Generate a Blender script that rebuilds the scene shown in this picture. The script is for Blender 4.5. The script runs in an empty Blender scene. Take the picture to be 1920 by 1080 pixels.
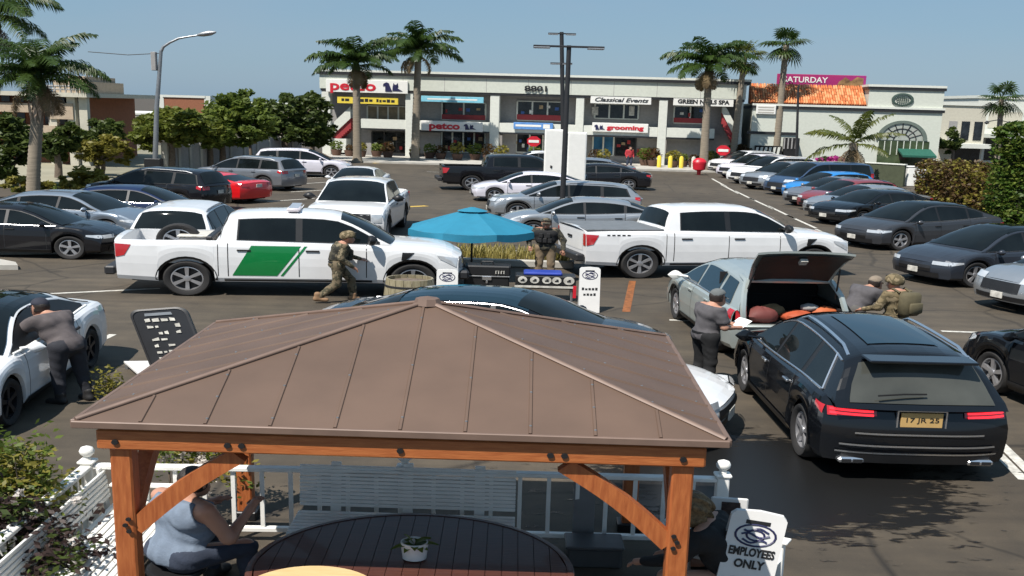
import bpy, bmesh, math, random
import numpy as np
from mathutils import Matrix, Vector, Euler
random.seed(7); rng=np.random.default_rng(7)
R=math.radians; sin=math.sin; cos=math.cos; PI=math.pi
sc=bpy.context.scene; COL=sc.collection
# ------------------------------------------------------------------ camera, sky, sun, exposure
K=4/3                                  # the footage is a 4:3 picture shown 16:9: everything in it is a third wider than tall
FPX=1700.; YH=200.; AA=4.7
PITCH=math.atan((540-YH)/FPX); HC=AA*cos(PITCH); ROLL=R(1.6)
Rr=Vector((1,0,0)); Ff=Vector((0,cos(PITCH),-sin(PITCH))); Uu=Vector((0,sin(PITCH),cos(PITCH)))
cr=Rr*cos(ROLL)+Uu*sin(ROLL); cu=Uu*cos(ROLL)-Rr*sin(ROLL)
cam=bpy.data.cameras.new('camera'); co=bpy.data.objects.new('camera',cam); COL.objects.link(co)
co.matrix_world=Matrix(((cr.x,cu.x,-Ff.x,0),(cr.y,cu.y,-Ff.y,0),(cr.z,cu.z,-Ff.z,HC),(0,0,0,1)))
cam.sensor_fit='HORIZONTAL'; cam.sensor_width=36; cam.lens=36*FPX/1920; cam.clip_start=.05; cam.clip_end=3000
sc.camera=co; sc.render.engine='CYCLES'
SUN_EL=R(57); SUN_AZ=math.atan2(-.6,-.7)   # direction towards the sun: high, behind the camera and to the left
sv=Vector((sin(SUN_AZ)*cos(SUN_EL),cos(SUN_AZ)*cos(SUN_EL),sin(SUN_EL)))
w=bpy.data.worlds.new('World'); sc.world=w; w.use_nodes=True; nt=w.node_tree
sky=nt.nodes.new('ShaderNodeTexSky'); sky.sky_type='NISHITA'; sky.sun_disc=False
sky.sun_elevation=SUN_EL; sky.sun_rotation=SUN_AZ; sky.air_density=1.2; sky.dust_density=.6; sky.ozone_density=2.2; sky.altitude=20
nt.nodes['Background'].inputs[1].default_value=.064
mixn=nt.nodes.new('ShaderNodeMix'); mixn.data_type='RGBA'; mixn.inputs[0].default_value=.78      # even summer haze over the whole dome
mixn.inputs[7].default_value=(1.72,3.0,4.4,1); nt.links.new(sky.outputs[0],mixn.inputs[6]); 
tcw=nt.nodes.new('ShaderNodeTexCoord'); mw=nt.nodes.new('ShaderNodeMapping'); mw.inputs['Scale'].default_value=(1,1,4.5); nt.links.new(tcw.outputs['Generated'],mw.inputs[0])
cn=nt.nodes.new('ShaderNodeTexNoise'); cn.inputs['Scale'].default_value=2.3; cn.inputs['Detail'].default_value=6; nt.links.new(mw.outputs[0],cn.inputs['Vector'])
crw=nt.nodes.new('ShaderNodeValToRGB'); crw.color_ramp.elements[0].position=.5; crw.color_ramp.elements[0].color=(0,0,0,1); crw.color_ramp.elements[1].position=.85; crw.color_ramp.elements[1].color=(.55,.55,.55,1); nt.links.new(cn.outputs[0],crw.inputs[0])
cl_=nt.nodes.new('ShaderNodeMix'); cl_.data_type='RGBA'; nt.links.new(crw.outputs[0],cl_.inputs[0]); nt.links.new(mixn.outputs[2],cl_.inputs[6]); cl_.inputs[7].default_value=(3.0,3.7,4.6,1)   # thin high cloud
nt.links.new(cl_.outputs[2],nt.nodes['Background'].inputs[0])
sl=bpy.data.lights.new('sun','SUN'); sl.energy=3.6; sl.angle=R(.5); sl.color=(1,.95,.88)
so=bpy.data.objects.new('sun',sl); COL.objects.link(so); so.rotation_euler=(-sv).to_track_quat('-Z','Y').to_euler()
sc.view_settings.view_transform='Standard'; sc.view_settings.look='None'; sc.view_settings.gamma=1
sc.view_settings.exposure=0.92; sc.view_settings.use_curve_mapping=False
# ------------------------------------------------------------------ measuring helpers (metres; X is widened by K when an object is linked)
def ray(px,py):
    u=px-960; v=py-540
    u2=u*cos(ROLL)+v*sin(ROLL); v2=-u*sin(ROLL)+v*cos(ROLL)
    d=Ff+Rr*(u2/FPX)-Uu*(v2/FPX)
    return Vector((d.x/K,d.y,d.z))
def G(px,py,h=0.):
    d=ray(px,py); t=(h-HC)/d.z
    return Vector((d.x*t,d.y*t,h))
def atY(px,py,Y):
    d=ray(px,py); t=Y/d.y
    return Vector((d.x*t,Y,HC+d.z*t))
# ------------------------------------------------------------------ mesh builder
class MB:
    def __init__(s): s.v=[]; s.f=[]; s.m=[]
    def add(s,vs,fs,mi=0):
        o=len(s.v); s.v.extend(tuple(p) for p in vs)
        for f in fs: s.f.append(tuple(i+o for i in f)); s.m.append(mi)
        return s
    def box(s,x0,x1,y0,y1,z0,z1,mi=0,M=None):
        vs=[Vector((x,y,z)) for z in (z0,z1) for y in (y0,y1) for x in (x0,x1)]
        if M is not None: vs=[M@p for p in vs]
        return s.add(vs,[(0,2,3,1),(4,5,7,6),(0,1,5,4),(2,6,7,3),(0,4,6,2),(1,3,7,5)],mi)
    def bbox(s,x0,x1,y0,y1,z0,z1,c=.01,mi=0,M=None):
        lo=(x0,y0,z0); hi=(x1,y1,z1); vs=[]; ix={}
        for a in range(3):
            for sx in (0,1):
                for sy in (0,1):
                    for sz in (0,1):
                        q=[]
                        for k,b in enumerate((sx,sy,sz)):
                            e=hi[k] if b else lo[k]
                            if k!=a: e+= -c if b else c
                            q.append(e)
                        ix[(a,sx,sy,sz)]=len(vs); vs.append(Vector(q))
        if M is not None: vs=[M@p for p in vs]
        fs=[]
        for a in range(3):
            o=[k for k in range(3) if k!=a]
            for b in (0,1):
                l=[]
                for (p,q) in ((0,0),(1,0),(1,1),(0,1)):
                    t=[0,0,0]; t[a]=b; t[o[0]]=p; t[o[1]]=q; l.append(ix[(a,*t)])
                fs.append(l)
            for p in (0,1):
                for q in (0,1):   # edge along axis a
                    t0=[0,0,0]; t0[o[0]]=p; t0[o[1]]=q; t1=list(t0); t1[a]=1
                    fs.append((ix[(o[0],*t0)],ix[(o[1],*t0)],ix[(o[1],*t1)],ix[(o[0],*t1)]))
        for sx in (0,1):
            for sy in (0,1):
                for sz in (0,1): fs.append((ix[(0,sx,sy,sz)],ix[(1,sx,sy,sz)],ix[(2,sx,sy,sz)]))
        return s.add(vs,fs,mi)
    def tube(s,pts,rad,n=8,mi=0,caps=True):
        pts=[Vector(p) for p in pts]
        if not isinstance(rad,(list,tuple)): rad=[rad]*len(pts)
        rings=[]; up=None
        for i,p in enumerate(pts):
            d=(pts[min(i+1,len(pts)-1)]-pts[max(i-1,0)]).normalized()
            if up is None:
                up=Vector((0,0,1)) if abs(d.z)<.9 else Vector((1,0,0))
            a=d.cross(up).normalized(); b=a.cross(d).normalized(); up=b
            rings.append([p+(a*cos(t)+b*sin(t))*rad[i] for t in [2*PI*k/n for k in range(n)]])
        vs=[q for r_ in rings for q in r_]; fs=[]
        for i in range(len(pts)-1):
            for k in range(n): fs.append((i*n+k,i*n+(k+1)%n,(i+1)*n+(k+1)%n,(i+1)*n+k))
        if caps: fs.append(tuple(range(n))[::-1]); fs.append(tuple(range((len(pts)-1)*n,len(pts)*n)))
        return s.add(vs,fs,mi)
    def lathe(s,prof,n=16,c=(0,0,0),mi=0,axis='z',caps=True):
        vs=[]; fs=[]
        for (r_,z) in prof:
            for k in range(n):
                t=2*PI*k/n; a,b=r_*cos(t),r_*sin(t)
                p=(a,b,z) if axis=='z' else (a,z,b)
                vs.append((p[0]+c[0],p[1]+c[1],p[2]+c[2]))
        for i in range(len(prof)-1):
            for k in range(n): fs.append((i*n+k,i*n+(k+1)%n,(i+1)*n+(k+1)%n,(i+1)*n+k))
        if caps and prof[0][0]>1e-4: fs.append(tuple(range(n))[::-1])
        if caps and prof[-1][0]>1e-4: fs.append(tuple(range((len(prof)-1)*n,len(prof)*n)))
        return s.add(vs,fs,mi)
    def grid(s,rows,mi=0,flip=False):
        m=len(rows[0]); fs=[]
        for i in range(len(rows)-1):
            for k in range(m-1):
                f=(i*m+k,i*m+k+1,(i+1)*m+k+1,(i+1)*m+k); fs.append(f[::-1] if flip else f)
        return s.add([p for r_ in rows for p in r_],fs,mi)
    def prism(s,poly,a,b,mi=0,axis='y'):
        n=len(poly); f=(lambda p,t:(p[0],t,p[1])) if axis=='y' else ((lambda p,t:(t,p[0],p[1])) if axis=='x' else (lambda p,t:(p[0],p[1],t)))
        vs=[f(p,a) for p in poly]+[f(p,b) for p in poly]
        fs=[tuple(range(n))[::-1],tuple(range(n,2*n))]+[(k,(k+1)%n,n+(k+1)%n,n+k) for k in range(n)]
        return s.add(vs,fs,mi)
    def mesh(s,name,mats,smooth=None,fix=True,T=None):
        v=s.v if T is None else [tuple(T@Vector(p)) for p in s.v]
        me=bpy.data.meshes.new(name); me.from_pydata(v,[],s.f)
        for m in mats: me.materials.append(m)
        if len(mats)>1: me.polygons.foreach_set('material_index',s.m)
        if fix:
            bm=bmesh.new(); bm.from_mesh(me); bmesh.ops.recalc_face_normals(bm,faces=bm.faces); bm.to_mesh(me); bm.free()
        if smooth is not None:
            me.polygons.foreach_set('use_smooth',[True]*len(me.polygons)); me.set_sharp_from_angle(angle=R(smooth))
        me.update(); return me
S4=Matrix.Diagonal((K,1,1,1))
def link(name,me,parent=None):
    o=bpy.data.objects.new(name,me); COL.objects.link(o)
    if parent is not None:
        o.parent=parent
        if parent.type=='EMPTY' and parent.parent is None: o.matrix_parent_inverse=shear(parent)
    return o
def shear(root):
    r=Matrix.Rotation(root.rotation_euler.z,4,'Z'); return r.inverted()@S4@r
def place(root,x,y,z=0.,rz=None):
    root.location=(K*x,y,z)
    if rz is not None: root.rotation_euler=(0,0,rz)
    sh=shear(root)
    for c in CH(root): c.matrix_parent_inverse=sh
    return root
_ch={}
def CH(o): return [c for c in bpy.data.objects if c.parent is o] if o.name not in _ch else _ch[o.name]
def thing(name,label,cat,group=None,at=(0,0,0),rz=0.):
    o=bpy.data.objects.new(name,None); COL.objects.link(o); o.empty_display_size=.2
    o.rotation_euler=(0,0,rz); o.location=(K*at[0],at[1],at[2]); o['label']=label; o['category']=cat
    if group: o['group']=group
    _ch[o.name]=[]
    return o
def part(name,mb,mats,parent,smooth=None,fix=True,kind=None):
    if not isinstance(mats,(list,tuple)): mats=[mats]
    me=mb if isinstance(mb,bpy.types.Mesh) else mb.mesh(name,mats,smooth,fix)
    o=link(name,me,parent)
    _ch.setdefault(parent.name,[]).append(o); _ch.setdefault(o.name,[])
    if kind: o['kind']=kind
    return o
def solo(name,mb,mats,label=None,cat=None,group=None,kind=None,at=(0,0,0),rz=0.,smooth=None,fix=True):
    if not isinstance(mats,(list,tuple)): mats=[mats]
    T=S4@Matrix.Rotation(rz,4,'Z'); me=mb.mesh(name,mats,smooth,fix,T)
    o=link(name,me); o.location=(K*at[0],at[1],at[2]); _ch[o.name]=[]
    if label: o['label']=label
    if cat: o['category']=cat
    if group: o['group']=group
    if kind: o['kind']=kind
    return o
def copy_tree(o,label=None,parent=None):
    c=o.copy(); COL.objects.link(c); _ch[c.name]=[]
    if parent is not None: c.parent=parent; _ch[parent.name].append(c)
    for k in CH(o): copy_tree(k,None,c)
    if label: c['label']=label
    return c
def text(txt,size,mt,parent,x,y,z,name='lettering',ext=.01,width=None,rx=PI/2,rot=None,sx=1.,bold=0.,shearv=0.):
    cu=bpy.data.curves.new(name,'FONT'); cu.body=txt; cu.size=size; cu.extrude=ext; cu.align_x='CENTER'; cu.align_y='CENTER'; cu.offset=bold; cu.resolution_u=3; cu.shear=shearv
    t=bpy.data.objects.new('tmp',cu); COL.objects.link(t); dg=bpy.context.evaluated_depsgraph_get()
    me=bpy.data.meshes.new_from_object(t.evaluated_get(dg)); bpy.data.objects.remove(t); me.materials.clear(); me.materials.append(mt); me.name=name
    xs=[v.co.x for v in me.vertices]; k=sx if width is None else width/max(1e-6,max(xs)-min(xs))
    me.transform(Matrix.Translation((x,y,z))@(rot.to_4x4() if rot is not None else Matrix.Rotation(rx,4,'X'))@Matrix.Diagonal((k,1,1,1)))
    return part(name,me,mt,parent)
# ------------------------------------------------------------------ materials
def mat(name,col,rough=.6,metal=0.,coat=0.,var=.12,scale=6.,bump=0.,bscale=80.,stretch=(1,1,1),spec=.5,emit=0.,col2=None):
    m=bpy.data.materials.new(name); m.use_nodes=True; n=m.node_tree.nodes; l=m.node_tree.links; b=n['Principled BSDF']
    b.inputs['Roughness'].default_value=rough; b.inputs['Metallic'].default_value=metal; b.inputs['Coat Weight'].default_value=coat; b.inputs['Coat Roughness'].default_value=.04
    b.inputs['Specular IOR Level'].default_value=spec
    tc=n.new('ShaderNodeTexCoord'); mp=n.new('ShaderNodeMapping'); mp.inputs['Scale'].default_value=stretch; l.new(tc.outputs['Object'],mp.inputs[0])
    nz=n.new('ShaderNodeTexNoise'); nz.inputs['Scale'].default_value=scale; nz.inputs['Detail'].default_value=5; l.new(mp.outputs[0],nz.inputs['Vector'])
    cr_=n.new('ShaderNodeValToRGB'); e=cr_.color_ramp.elements; e[0].position=.3; e[1].position=.7
    c2=col2 or tuple(min(1,c*(1+var)) for c in col); c1=tuple(c*(1-var) for c in col) if col2 is None else col
    e[0].color=(*c1,1); e[1].color=(*c2,1); l.new(nz.outputs[0],cr_.inputs[0]); l.new(cr_.outputs[0],b.inputs['Base Color'])
    if bump:
        z2=n.new('ShaderNodeTexNoise'); z2.inputs['Scale'].default_value=bscale; z2.inputs['Detail'].default_value=3; l.new(mp.outputs[0],z2.inputs['Vector'])
        bp=n.new('ShaderNodeBump'); bp.inputs['Strength'].default_value=bump; bp.inputs['Distance'].default_value=.02; l.new(z2.outputs[0],bp.inputs['Height']); l.new(bp.outputs[0],b.inputs['Normal'])
    if emit:
        l.new(cr_.outputs[0],b.inputs['Emission Color']); b.inputs['Emission Strength'].default_value=emit
    return m
def paint(name,col,rough=.32,metal=.0,coat=1.):
    dk=max(col)<.1
    return mat('paint_'+name,col,rough,metal,coat=.55 if dk else 1.,var=.04,scale=3,spec=.25 if dk else .5)
def leafmat(name,col,col2,rough=.5):
    m=mat(name,col,rough,var=0,scale=.9,col2=col2,spec=.3); n=m.node_tree.nodes; l=m.node_tree.links; b=n['Principled BSDF']
    tr=n.new('ShaderNodeBsdfTranslucent'); mx=n.new('ShaderNodeMixShader'); mx.inputs[0].default_value=.4
    src=b.inputs['Base Color'].links[0].from_socket; l.new(src,tr.inputs[0]); l.new(b.outputs[0],mx.inputs[1]); l.new(tr.outputs[0],mx.inputs[2]); l.new(mx.outputs[0],n['Material Output'].inputs[0])
    return m
def wood(name,c1,c2,stretch,rough=.5):
    return mat(name,c1,rough,var=0,scale=5,col2=c2,stretch=stretch,bump=.15,bscale=14,coat=.15)
M={}
M['black']=mat('black_plastic',(.012,.012,.013),.45)
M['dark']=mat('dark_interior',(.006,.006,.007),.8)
M['rubber']=mat('tyre_rubber',(.018,.017,.017),.85,bump=.1)
M['rim']=mat('alloy_rim',(.5,.5,.52),.3,.75)
M['rimdark']=mat('dark_rim',(.04,.04,.045),.35,.6)
M['chrome']=mat('chrome_trim',(.75,.76,.78),.25,.95,var=.02)
M['glass']=mat('tinted_glass',(.008,.011,.012),.03,spec=.32,var=.5,scale=.9)
M['glassb']=mat('blue_tinted_glass',(.012,.028,.042),.03,spec=.5,var=.05)
M['head']=mat('headlamp_lens',(.62,.64,.66),.08,.35,coat=1)
M['tail']=mat('tail_lamp_lens',(.42,.012,.016),.15,coat=1)
M['taillit']=mat('lit_brake_lamp',(.75,.02,.03),.2,emit=1.3)
M['white']=mat('white_painted_wood',(.8,.79,.75),.55,var=.06,bump=.05)
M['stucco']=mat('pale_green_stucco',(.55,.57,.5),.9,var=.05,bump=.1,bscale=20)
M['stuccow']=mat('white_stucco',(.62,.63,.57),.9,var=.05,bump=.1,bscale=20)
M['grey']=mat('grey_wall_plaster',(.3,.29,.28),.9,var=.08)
M['cream']=mat('cream_wall',(.52,.49,.4),.9,var=.06)
M['concrete']=mat('pale_concrete',(.4,.38,.34),.9,var=.15,scale=2,bump=.2)
M['redpaint']=mat('red_trim_paint',(.3,.03,.035),.6)
M['win']=mat('shop_window_glass',(.015,.018,.02),.06,spec=.5,var=.6,scale=2.5)
M['metal']=mat('galvanised_metal',(.3,.31,.32),.4,.7)
M['dmetal']=mat('dark_painted_metal',(.02,.02,.022),.5)
# ground
def asphalt():
    m=bpy.data.materials.new('worn_asphalt'); m.use_nodes=True; n=m.node_tree.nodes; l=m.node_tree.links; b=n['Principled BSDF']
    tc=n.new('ShaderNodeTexCoord')
    def noise(s,d=4,r_=.55):
        z=n.new('ShaderNodeTexNoise'); z.inputs['Scale'].default_value=s; z.inputs['Detail'].default_value=d; z.inputs['Roughness'].default_value=r_; l.new(tc.outputs['Object'],z.inputs['Vector']); return z.outputs[0]
    def ramp(src,a,b_,c0,c1):
        r_=n.new('ShaderNodeValToRGB'); e=r_.color_ramp.elements; e[0].position=a; e[1].position=b_; e[0].color=(*c0,1); e[1].color=(*c1,1); l.new(src,r_.inputs[0]); return r_.outputs[0]
    def mul(a,b_,f=1.):
        x=n.new('ShaderNodeMix'); x.data_type='RGBA'; x.blend_type='MULTIPLY'; x.inputs[0].default_value=f; l.new(a,x.inputs[6]); l.new(b_,x.inputs[7]); return x.outputs[2]
    c=ramp(noise(.16,6),.3,.72,(.053,.042,.029),(.094,.076,.054))
    c=mul(c,ramp(noise(1.3,6,.7),.3,.65,(.72,.72,.74),(1.08,1.06,1.03)))
    c=mul(c,ramp(noise(90,2),.25,.75,(.8,.8,.8),(1.2,1.2,1.2)))
    v=n.new('ShaderNodeTexVoronoi'); v.feature='DISTANCE_TO_EDGE'; v.inputs['Scale'].default_value=.22
    wp=n.new('ShaderNodeTexNoise'); wp.inputs['Scale'].default_value=.9; l.new(tc.outputs['Object'],wp.inputs['Vector'])
    ad=n.new('ShaderNodeMixRGB'); ad.inputs[0].default_value=.25; l.new(tc.outputs['Object'],ad.inputs[1]); l.new(wp.outputs[1],ad.inputs[2]); l.new(ad.outputs[0],v.inputs['Vector'])
    c=mul(c,ramp(v.outputs['Distance'],.002,.008,(.55,.55,.55),(1,1,1)))
    c=mul(c,ramp(noise(.5,3),.62,.75,(1,1,1),(.6,.6,.62)))
    v2=n.new('ShaderNodeTexVoronoi'); v2.feature='DISTANCE_TO_EDGE'; v2.inputs['Scale'].default_value=.075; l.new(ad.outputs[0],v2.inputs['Vector'])
    c=mul(c,ramp(v2.outputs['Distance'],.0012,.003,(.35,.35,.36),(1,1,1)))
    v3=n.new('ShaderNodeTexVoronoi'); v3.inputs['Scale'].default_value=.8; l.new(ad.outputs[0],v3.inputs['Vector']); c=mul(c,ramp(v3.outputs['Distance'],.06,.16,(.5,.5,.5),(1,1,1)))
    v4=n.new('ShaderNodeTexVoronoi'); v4.inputs['Scale'].default_value=5; l.new(tc.outputs['Object'],v4.inputs['Vector']); c=mul(c,ramp(v4.outputs['Distance'],.03,.09,(1.6,1.55,1.5),(1,1,1)),.6)
    mp=n.new('ShaderNodeMapping'); mp.inputs['Scale'].default_value=(.12,2.2,1); l.new(tc.outputs['Object'],mp.inputs[0]); zt=n.new('ShaderNodeTexNoise'); zt.inputs['Scale'].default_value=1.4; zt.inputs['Detail'].default_value=4; l.new(mp.outputs[0],zt.inputs['Vector']); c=mul(c,ramp(zt.outputs[0],.35,.7,(.8,.8,.8),(1.12,1.11,1.1)))
    l.new(c,b.inputs['Base Color']); b.inputs['Roughness'].default_value=.82
    bp=n.new('ShaderNodeBump'); bp.inputs['Strength'].default_value=.25; bp.inputs['Distance'].default_value=.01; l.new(noise(140,2),bp.inputs['Height']); l.new(bp.outputs[0],b.inputs['Normal'])
    return m
M['asphalt']=asphalt()
M['line']=mat('worn_white_road_paint',(.5,.48,.43),.8,var=.3,scale=9)
M['lineyel']=mat('worn_yellow_road_paint',(.5,.33,.06),.8,var=.3,scale=9)
def mottle_mat():  # dark mottled streaks, noise alpha growing denser towards the middle
    m=bpy.data.materials.new('dark_mottle'); m.use_nodes=True; n=m.node_tree.nodes; l=m.node_tree.links; b=n['Principled BSDF']
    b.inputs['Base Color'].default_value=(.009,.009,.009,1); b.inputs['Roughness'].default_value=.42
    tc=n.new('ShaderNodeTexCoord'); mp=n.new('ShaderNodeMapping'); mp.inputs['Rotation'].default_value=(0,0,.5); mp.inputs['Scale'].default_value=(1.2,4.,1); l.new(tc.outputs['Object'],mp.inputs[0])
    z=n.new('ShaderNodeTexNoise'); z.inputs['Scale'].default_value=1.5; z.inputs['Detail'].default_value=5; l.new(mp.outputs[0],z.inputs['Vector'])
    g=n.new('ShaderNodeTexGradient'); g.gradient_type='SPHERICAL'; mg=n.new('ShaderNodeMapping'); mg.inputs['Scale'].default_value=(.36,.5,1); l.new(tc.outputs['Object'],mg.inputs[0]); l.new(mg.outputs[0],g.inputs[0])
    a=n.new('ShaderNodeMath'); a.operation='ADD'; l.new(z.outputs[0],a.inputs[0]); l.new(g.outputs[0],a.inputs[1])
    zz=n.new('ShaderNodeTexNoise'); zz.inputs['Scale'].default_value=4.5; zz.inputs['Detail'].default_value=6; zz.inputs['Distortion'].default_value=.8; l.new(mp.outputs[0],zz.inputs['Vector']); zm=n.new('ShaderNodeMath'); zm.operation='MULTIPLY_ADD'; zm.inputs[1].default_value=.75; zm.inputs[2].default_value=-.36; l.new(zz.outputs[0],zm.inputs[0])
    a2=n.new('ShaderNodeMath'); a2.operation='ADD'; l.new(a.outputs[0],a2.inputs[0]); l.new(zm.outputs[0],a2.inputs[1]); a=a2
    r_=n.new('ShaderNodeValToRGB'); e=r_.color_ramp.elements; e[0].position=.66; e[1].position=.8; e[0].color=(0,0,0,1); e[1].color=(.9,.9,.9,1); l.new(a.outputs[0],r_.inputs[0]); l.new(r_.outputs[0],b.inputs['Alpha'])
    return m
# ------------------------------------------------------------------ ground
g=MB(); g.grid([[(x,y,0) for x in (-900,-60,-20,-8,0,8,20,60,900)] for y in (-40,0,8,16,30,60,120,400,2000)])
solo('ground',g,M['asphalt'],kind='structure')
def strip(name,pts,w,mt,z=.004,label=None):
    mb=MB()
    for (a,b) in pts:
        A=G(*a); B=G(*b); d=(B-A).normalized(); s_=Vector((-d.y,d.x,0))*w/2
        mb.add([A-s_+Vector((0,0,z)),B-s_+Vector((0,0,z)),B+s_+Vector((0,0,z)),A+s_+Vector((0,0,z))],[(0,1,2,3)])
    return solo(name,mb,mt,kind='structure')
LW=.11
strip('parking_lines',[((90,551),(300,541)),((560,345),(640,340)),((545,360),(618,356)),((500,378),(590,372)),((460,392),(560,388)),((575,334),(650,331)),((585,326),(660,322)),
  ((1765,621),(1905,626)),((1905,626),(2000,630)),((1255,600),(1300,602)),((185,640),(212,627)),((1870,826),(1935,890)),((1855,835),(1920,900)),
  ((1335,335),(1362,350)),((1352,346),(1385,363)),((1378,358),(1415,376)),((1405,371),(1450,392)),((1440,386),(1490,410)),((1475,403),(1530,428)),((1530,430),(1590,458)),
  ((745,300),(760,297)),((800,322),(905,326)),((770,480),(1060,494)),((1690,505),(1740,520))],LW,M['line'])
strip('yellow_markings',[((760,388),(800,386)),((700,306),(1010,302)),((1190,314),(1330,318))],.3,M['lineyel'])
c=G(1590,960); sm=MB(); sm.grid([[(x,y,.003) for x in (-3.,0,3.)] for y in (-2.2,0,2.2)]); solo('dark_mottle',sm,mottle_mat(),kind='structure',at=(c.x-.5,c.y+.9,.003))
def slab(name,px,h,mt,kind='structure',**kw):
    q=[G(*p) for p in px]; mb=MB(); mb.prism([(p.x,p.y) for p in q],0.,h,axis='z'); return solo(name,mb,mt,kind=kind,**kw)
M['sidewalk']=mat('tan_sidewalk',(.27,.25,.18),.9,var=.12,scale=.5,bump=.1)
slab('sidewalk',[(-60,352),(180,345),(170,318),(60,300),(-60,300)],.06,M['sidewalk'])
strip('driveway',[((245,342),(262,272))],9.5,mat('tan_driveway_paving',(.2,.185,.13),.9,var=.14,scale=.6,bump=.1),z=.006)
M['grass']=leafmat('lawn_grass',(.05,.065,.012),(.11,.12,.025))
slab('pavement',[(600,303),(1420,326),(1420,316),(600,291)],.14,M['concrete'])
slab('kerb',[(-40,486),(30,500),(34,506),(-40,506)],.13,M['concrete'])
slab('planter_kerb',[(-60,478),(228,476),(228,470),(-60,470)],.12,M['concrete'])
# ------------------------------------------------------------------ vehicles (metres, nose along +X)
def interp(prof,x):
    if x<=prof[0][0]: return prof[0][1]
    for i in range(len(prof)-1):
        (a,p),(b,q)=prof[i],prof[i+1]
        if x<=b:
            if b-a<1e-6: return q
            t=(x-a)/(b-a)
            m0=(q-prof[i-1][1])/(b-prof[i-1][0]) if i>0 and b-prof[i-1][0]>1e-6 else (q-p)/(b-a)
            m1=(prof[i+2][1]-p)/(prof[i+2][0]-a) if i+2<len(prof) else (q-p)/(b-a)
            s=(q-p)/(b-a)
            def lim(m): return 0 if m*s<=0 else max(-3*abs(s),min(3*abs(s),m))
            m0=lim(m0); m1=lim(m1); h=b-a; t2=t*t; t3=t2*t
            return (2*t3-3*t2+1)*p+(t3-2*t2+t)*h*m0+(-2*t3+3*t2)*q+(t3-t2)*h*m1
    return prof[-1][1]
def lerp(prof,x):
    if x<=prof[0][0]: return prof[0][1]
    for (a,p),(b,q) in zip(prof,prof[1:]):
        if x<=b: return p+(q-p)*(x-a)/(b-a) if b>a else q
    return prof[-1][1]
_wheel={}
def wheel_meshes(r,wd,style,rr=.68):
    k=(round(r,3),style)
    if k in _wheel: return _wheel[k]
    t=MB(); h=wd/2
    t.lathe([(r*rr,-h*.75),(r*.8,-h*.98),(r*.93,-h),(r,-h*.72),(r,h*.72),(r*.93,h),(r*.8,h*.98),(r*rr,h*.75),(r*rr,-h*.75)],28,axis='y',caps=False)
    tm=t.mesh('tyre',[M['rubber']],40)
    q=MB(); q.lathe([(r*rr,h*.78),(r*rr*.93,h*.8),(r*rr*.9,h*.3),(r*rr*.9,h*.1)],28,axis='y',mi=0,caps=False)
    q.lathe([(r*rr*.92,h*.12),(.001,h*.12)],20,axis='y',mi=1,caps=False)
    n={'five':5,'six':6,'multi':10,'dark':5,'steel':8}[style]
    for i in range(n):
        a=2*PI*i/n; Mx=Matrix.Rotation(a,4,'Y'); wv=.36/n*r*1.9
        pts=[(-wv*.55,r*.1),(wv*.55,r*.1),(wv*.8,r*rr*.93),(-wv*.8,r*rr*.93)]
        vs=[Mx@Vector((x,h*.45,z)) for x,z in pts]+[Mx@Vector((x,h*(.74 if z<r*.3 else .8),z)) for x,z in pts]
        q.add(vs,[(4,5,6,7),(0,1,5,4),(1,2,6,5),(2,3,7,6),(3,0,4,7)],0)
    q.lathe([(r*.16,h*.5),(r*.16,h*.82),(.001,h*.86)],12,axis='y',mi=0)
    rm=q.mesh('rim',[M['rimdark'] if style=='dark' else M['rim'],M['black']],40)
    _wheel[k]=(tm,rm); return _wheel[k]
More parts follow.
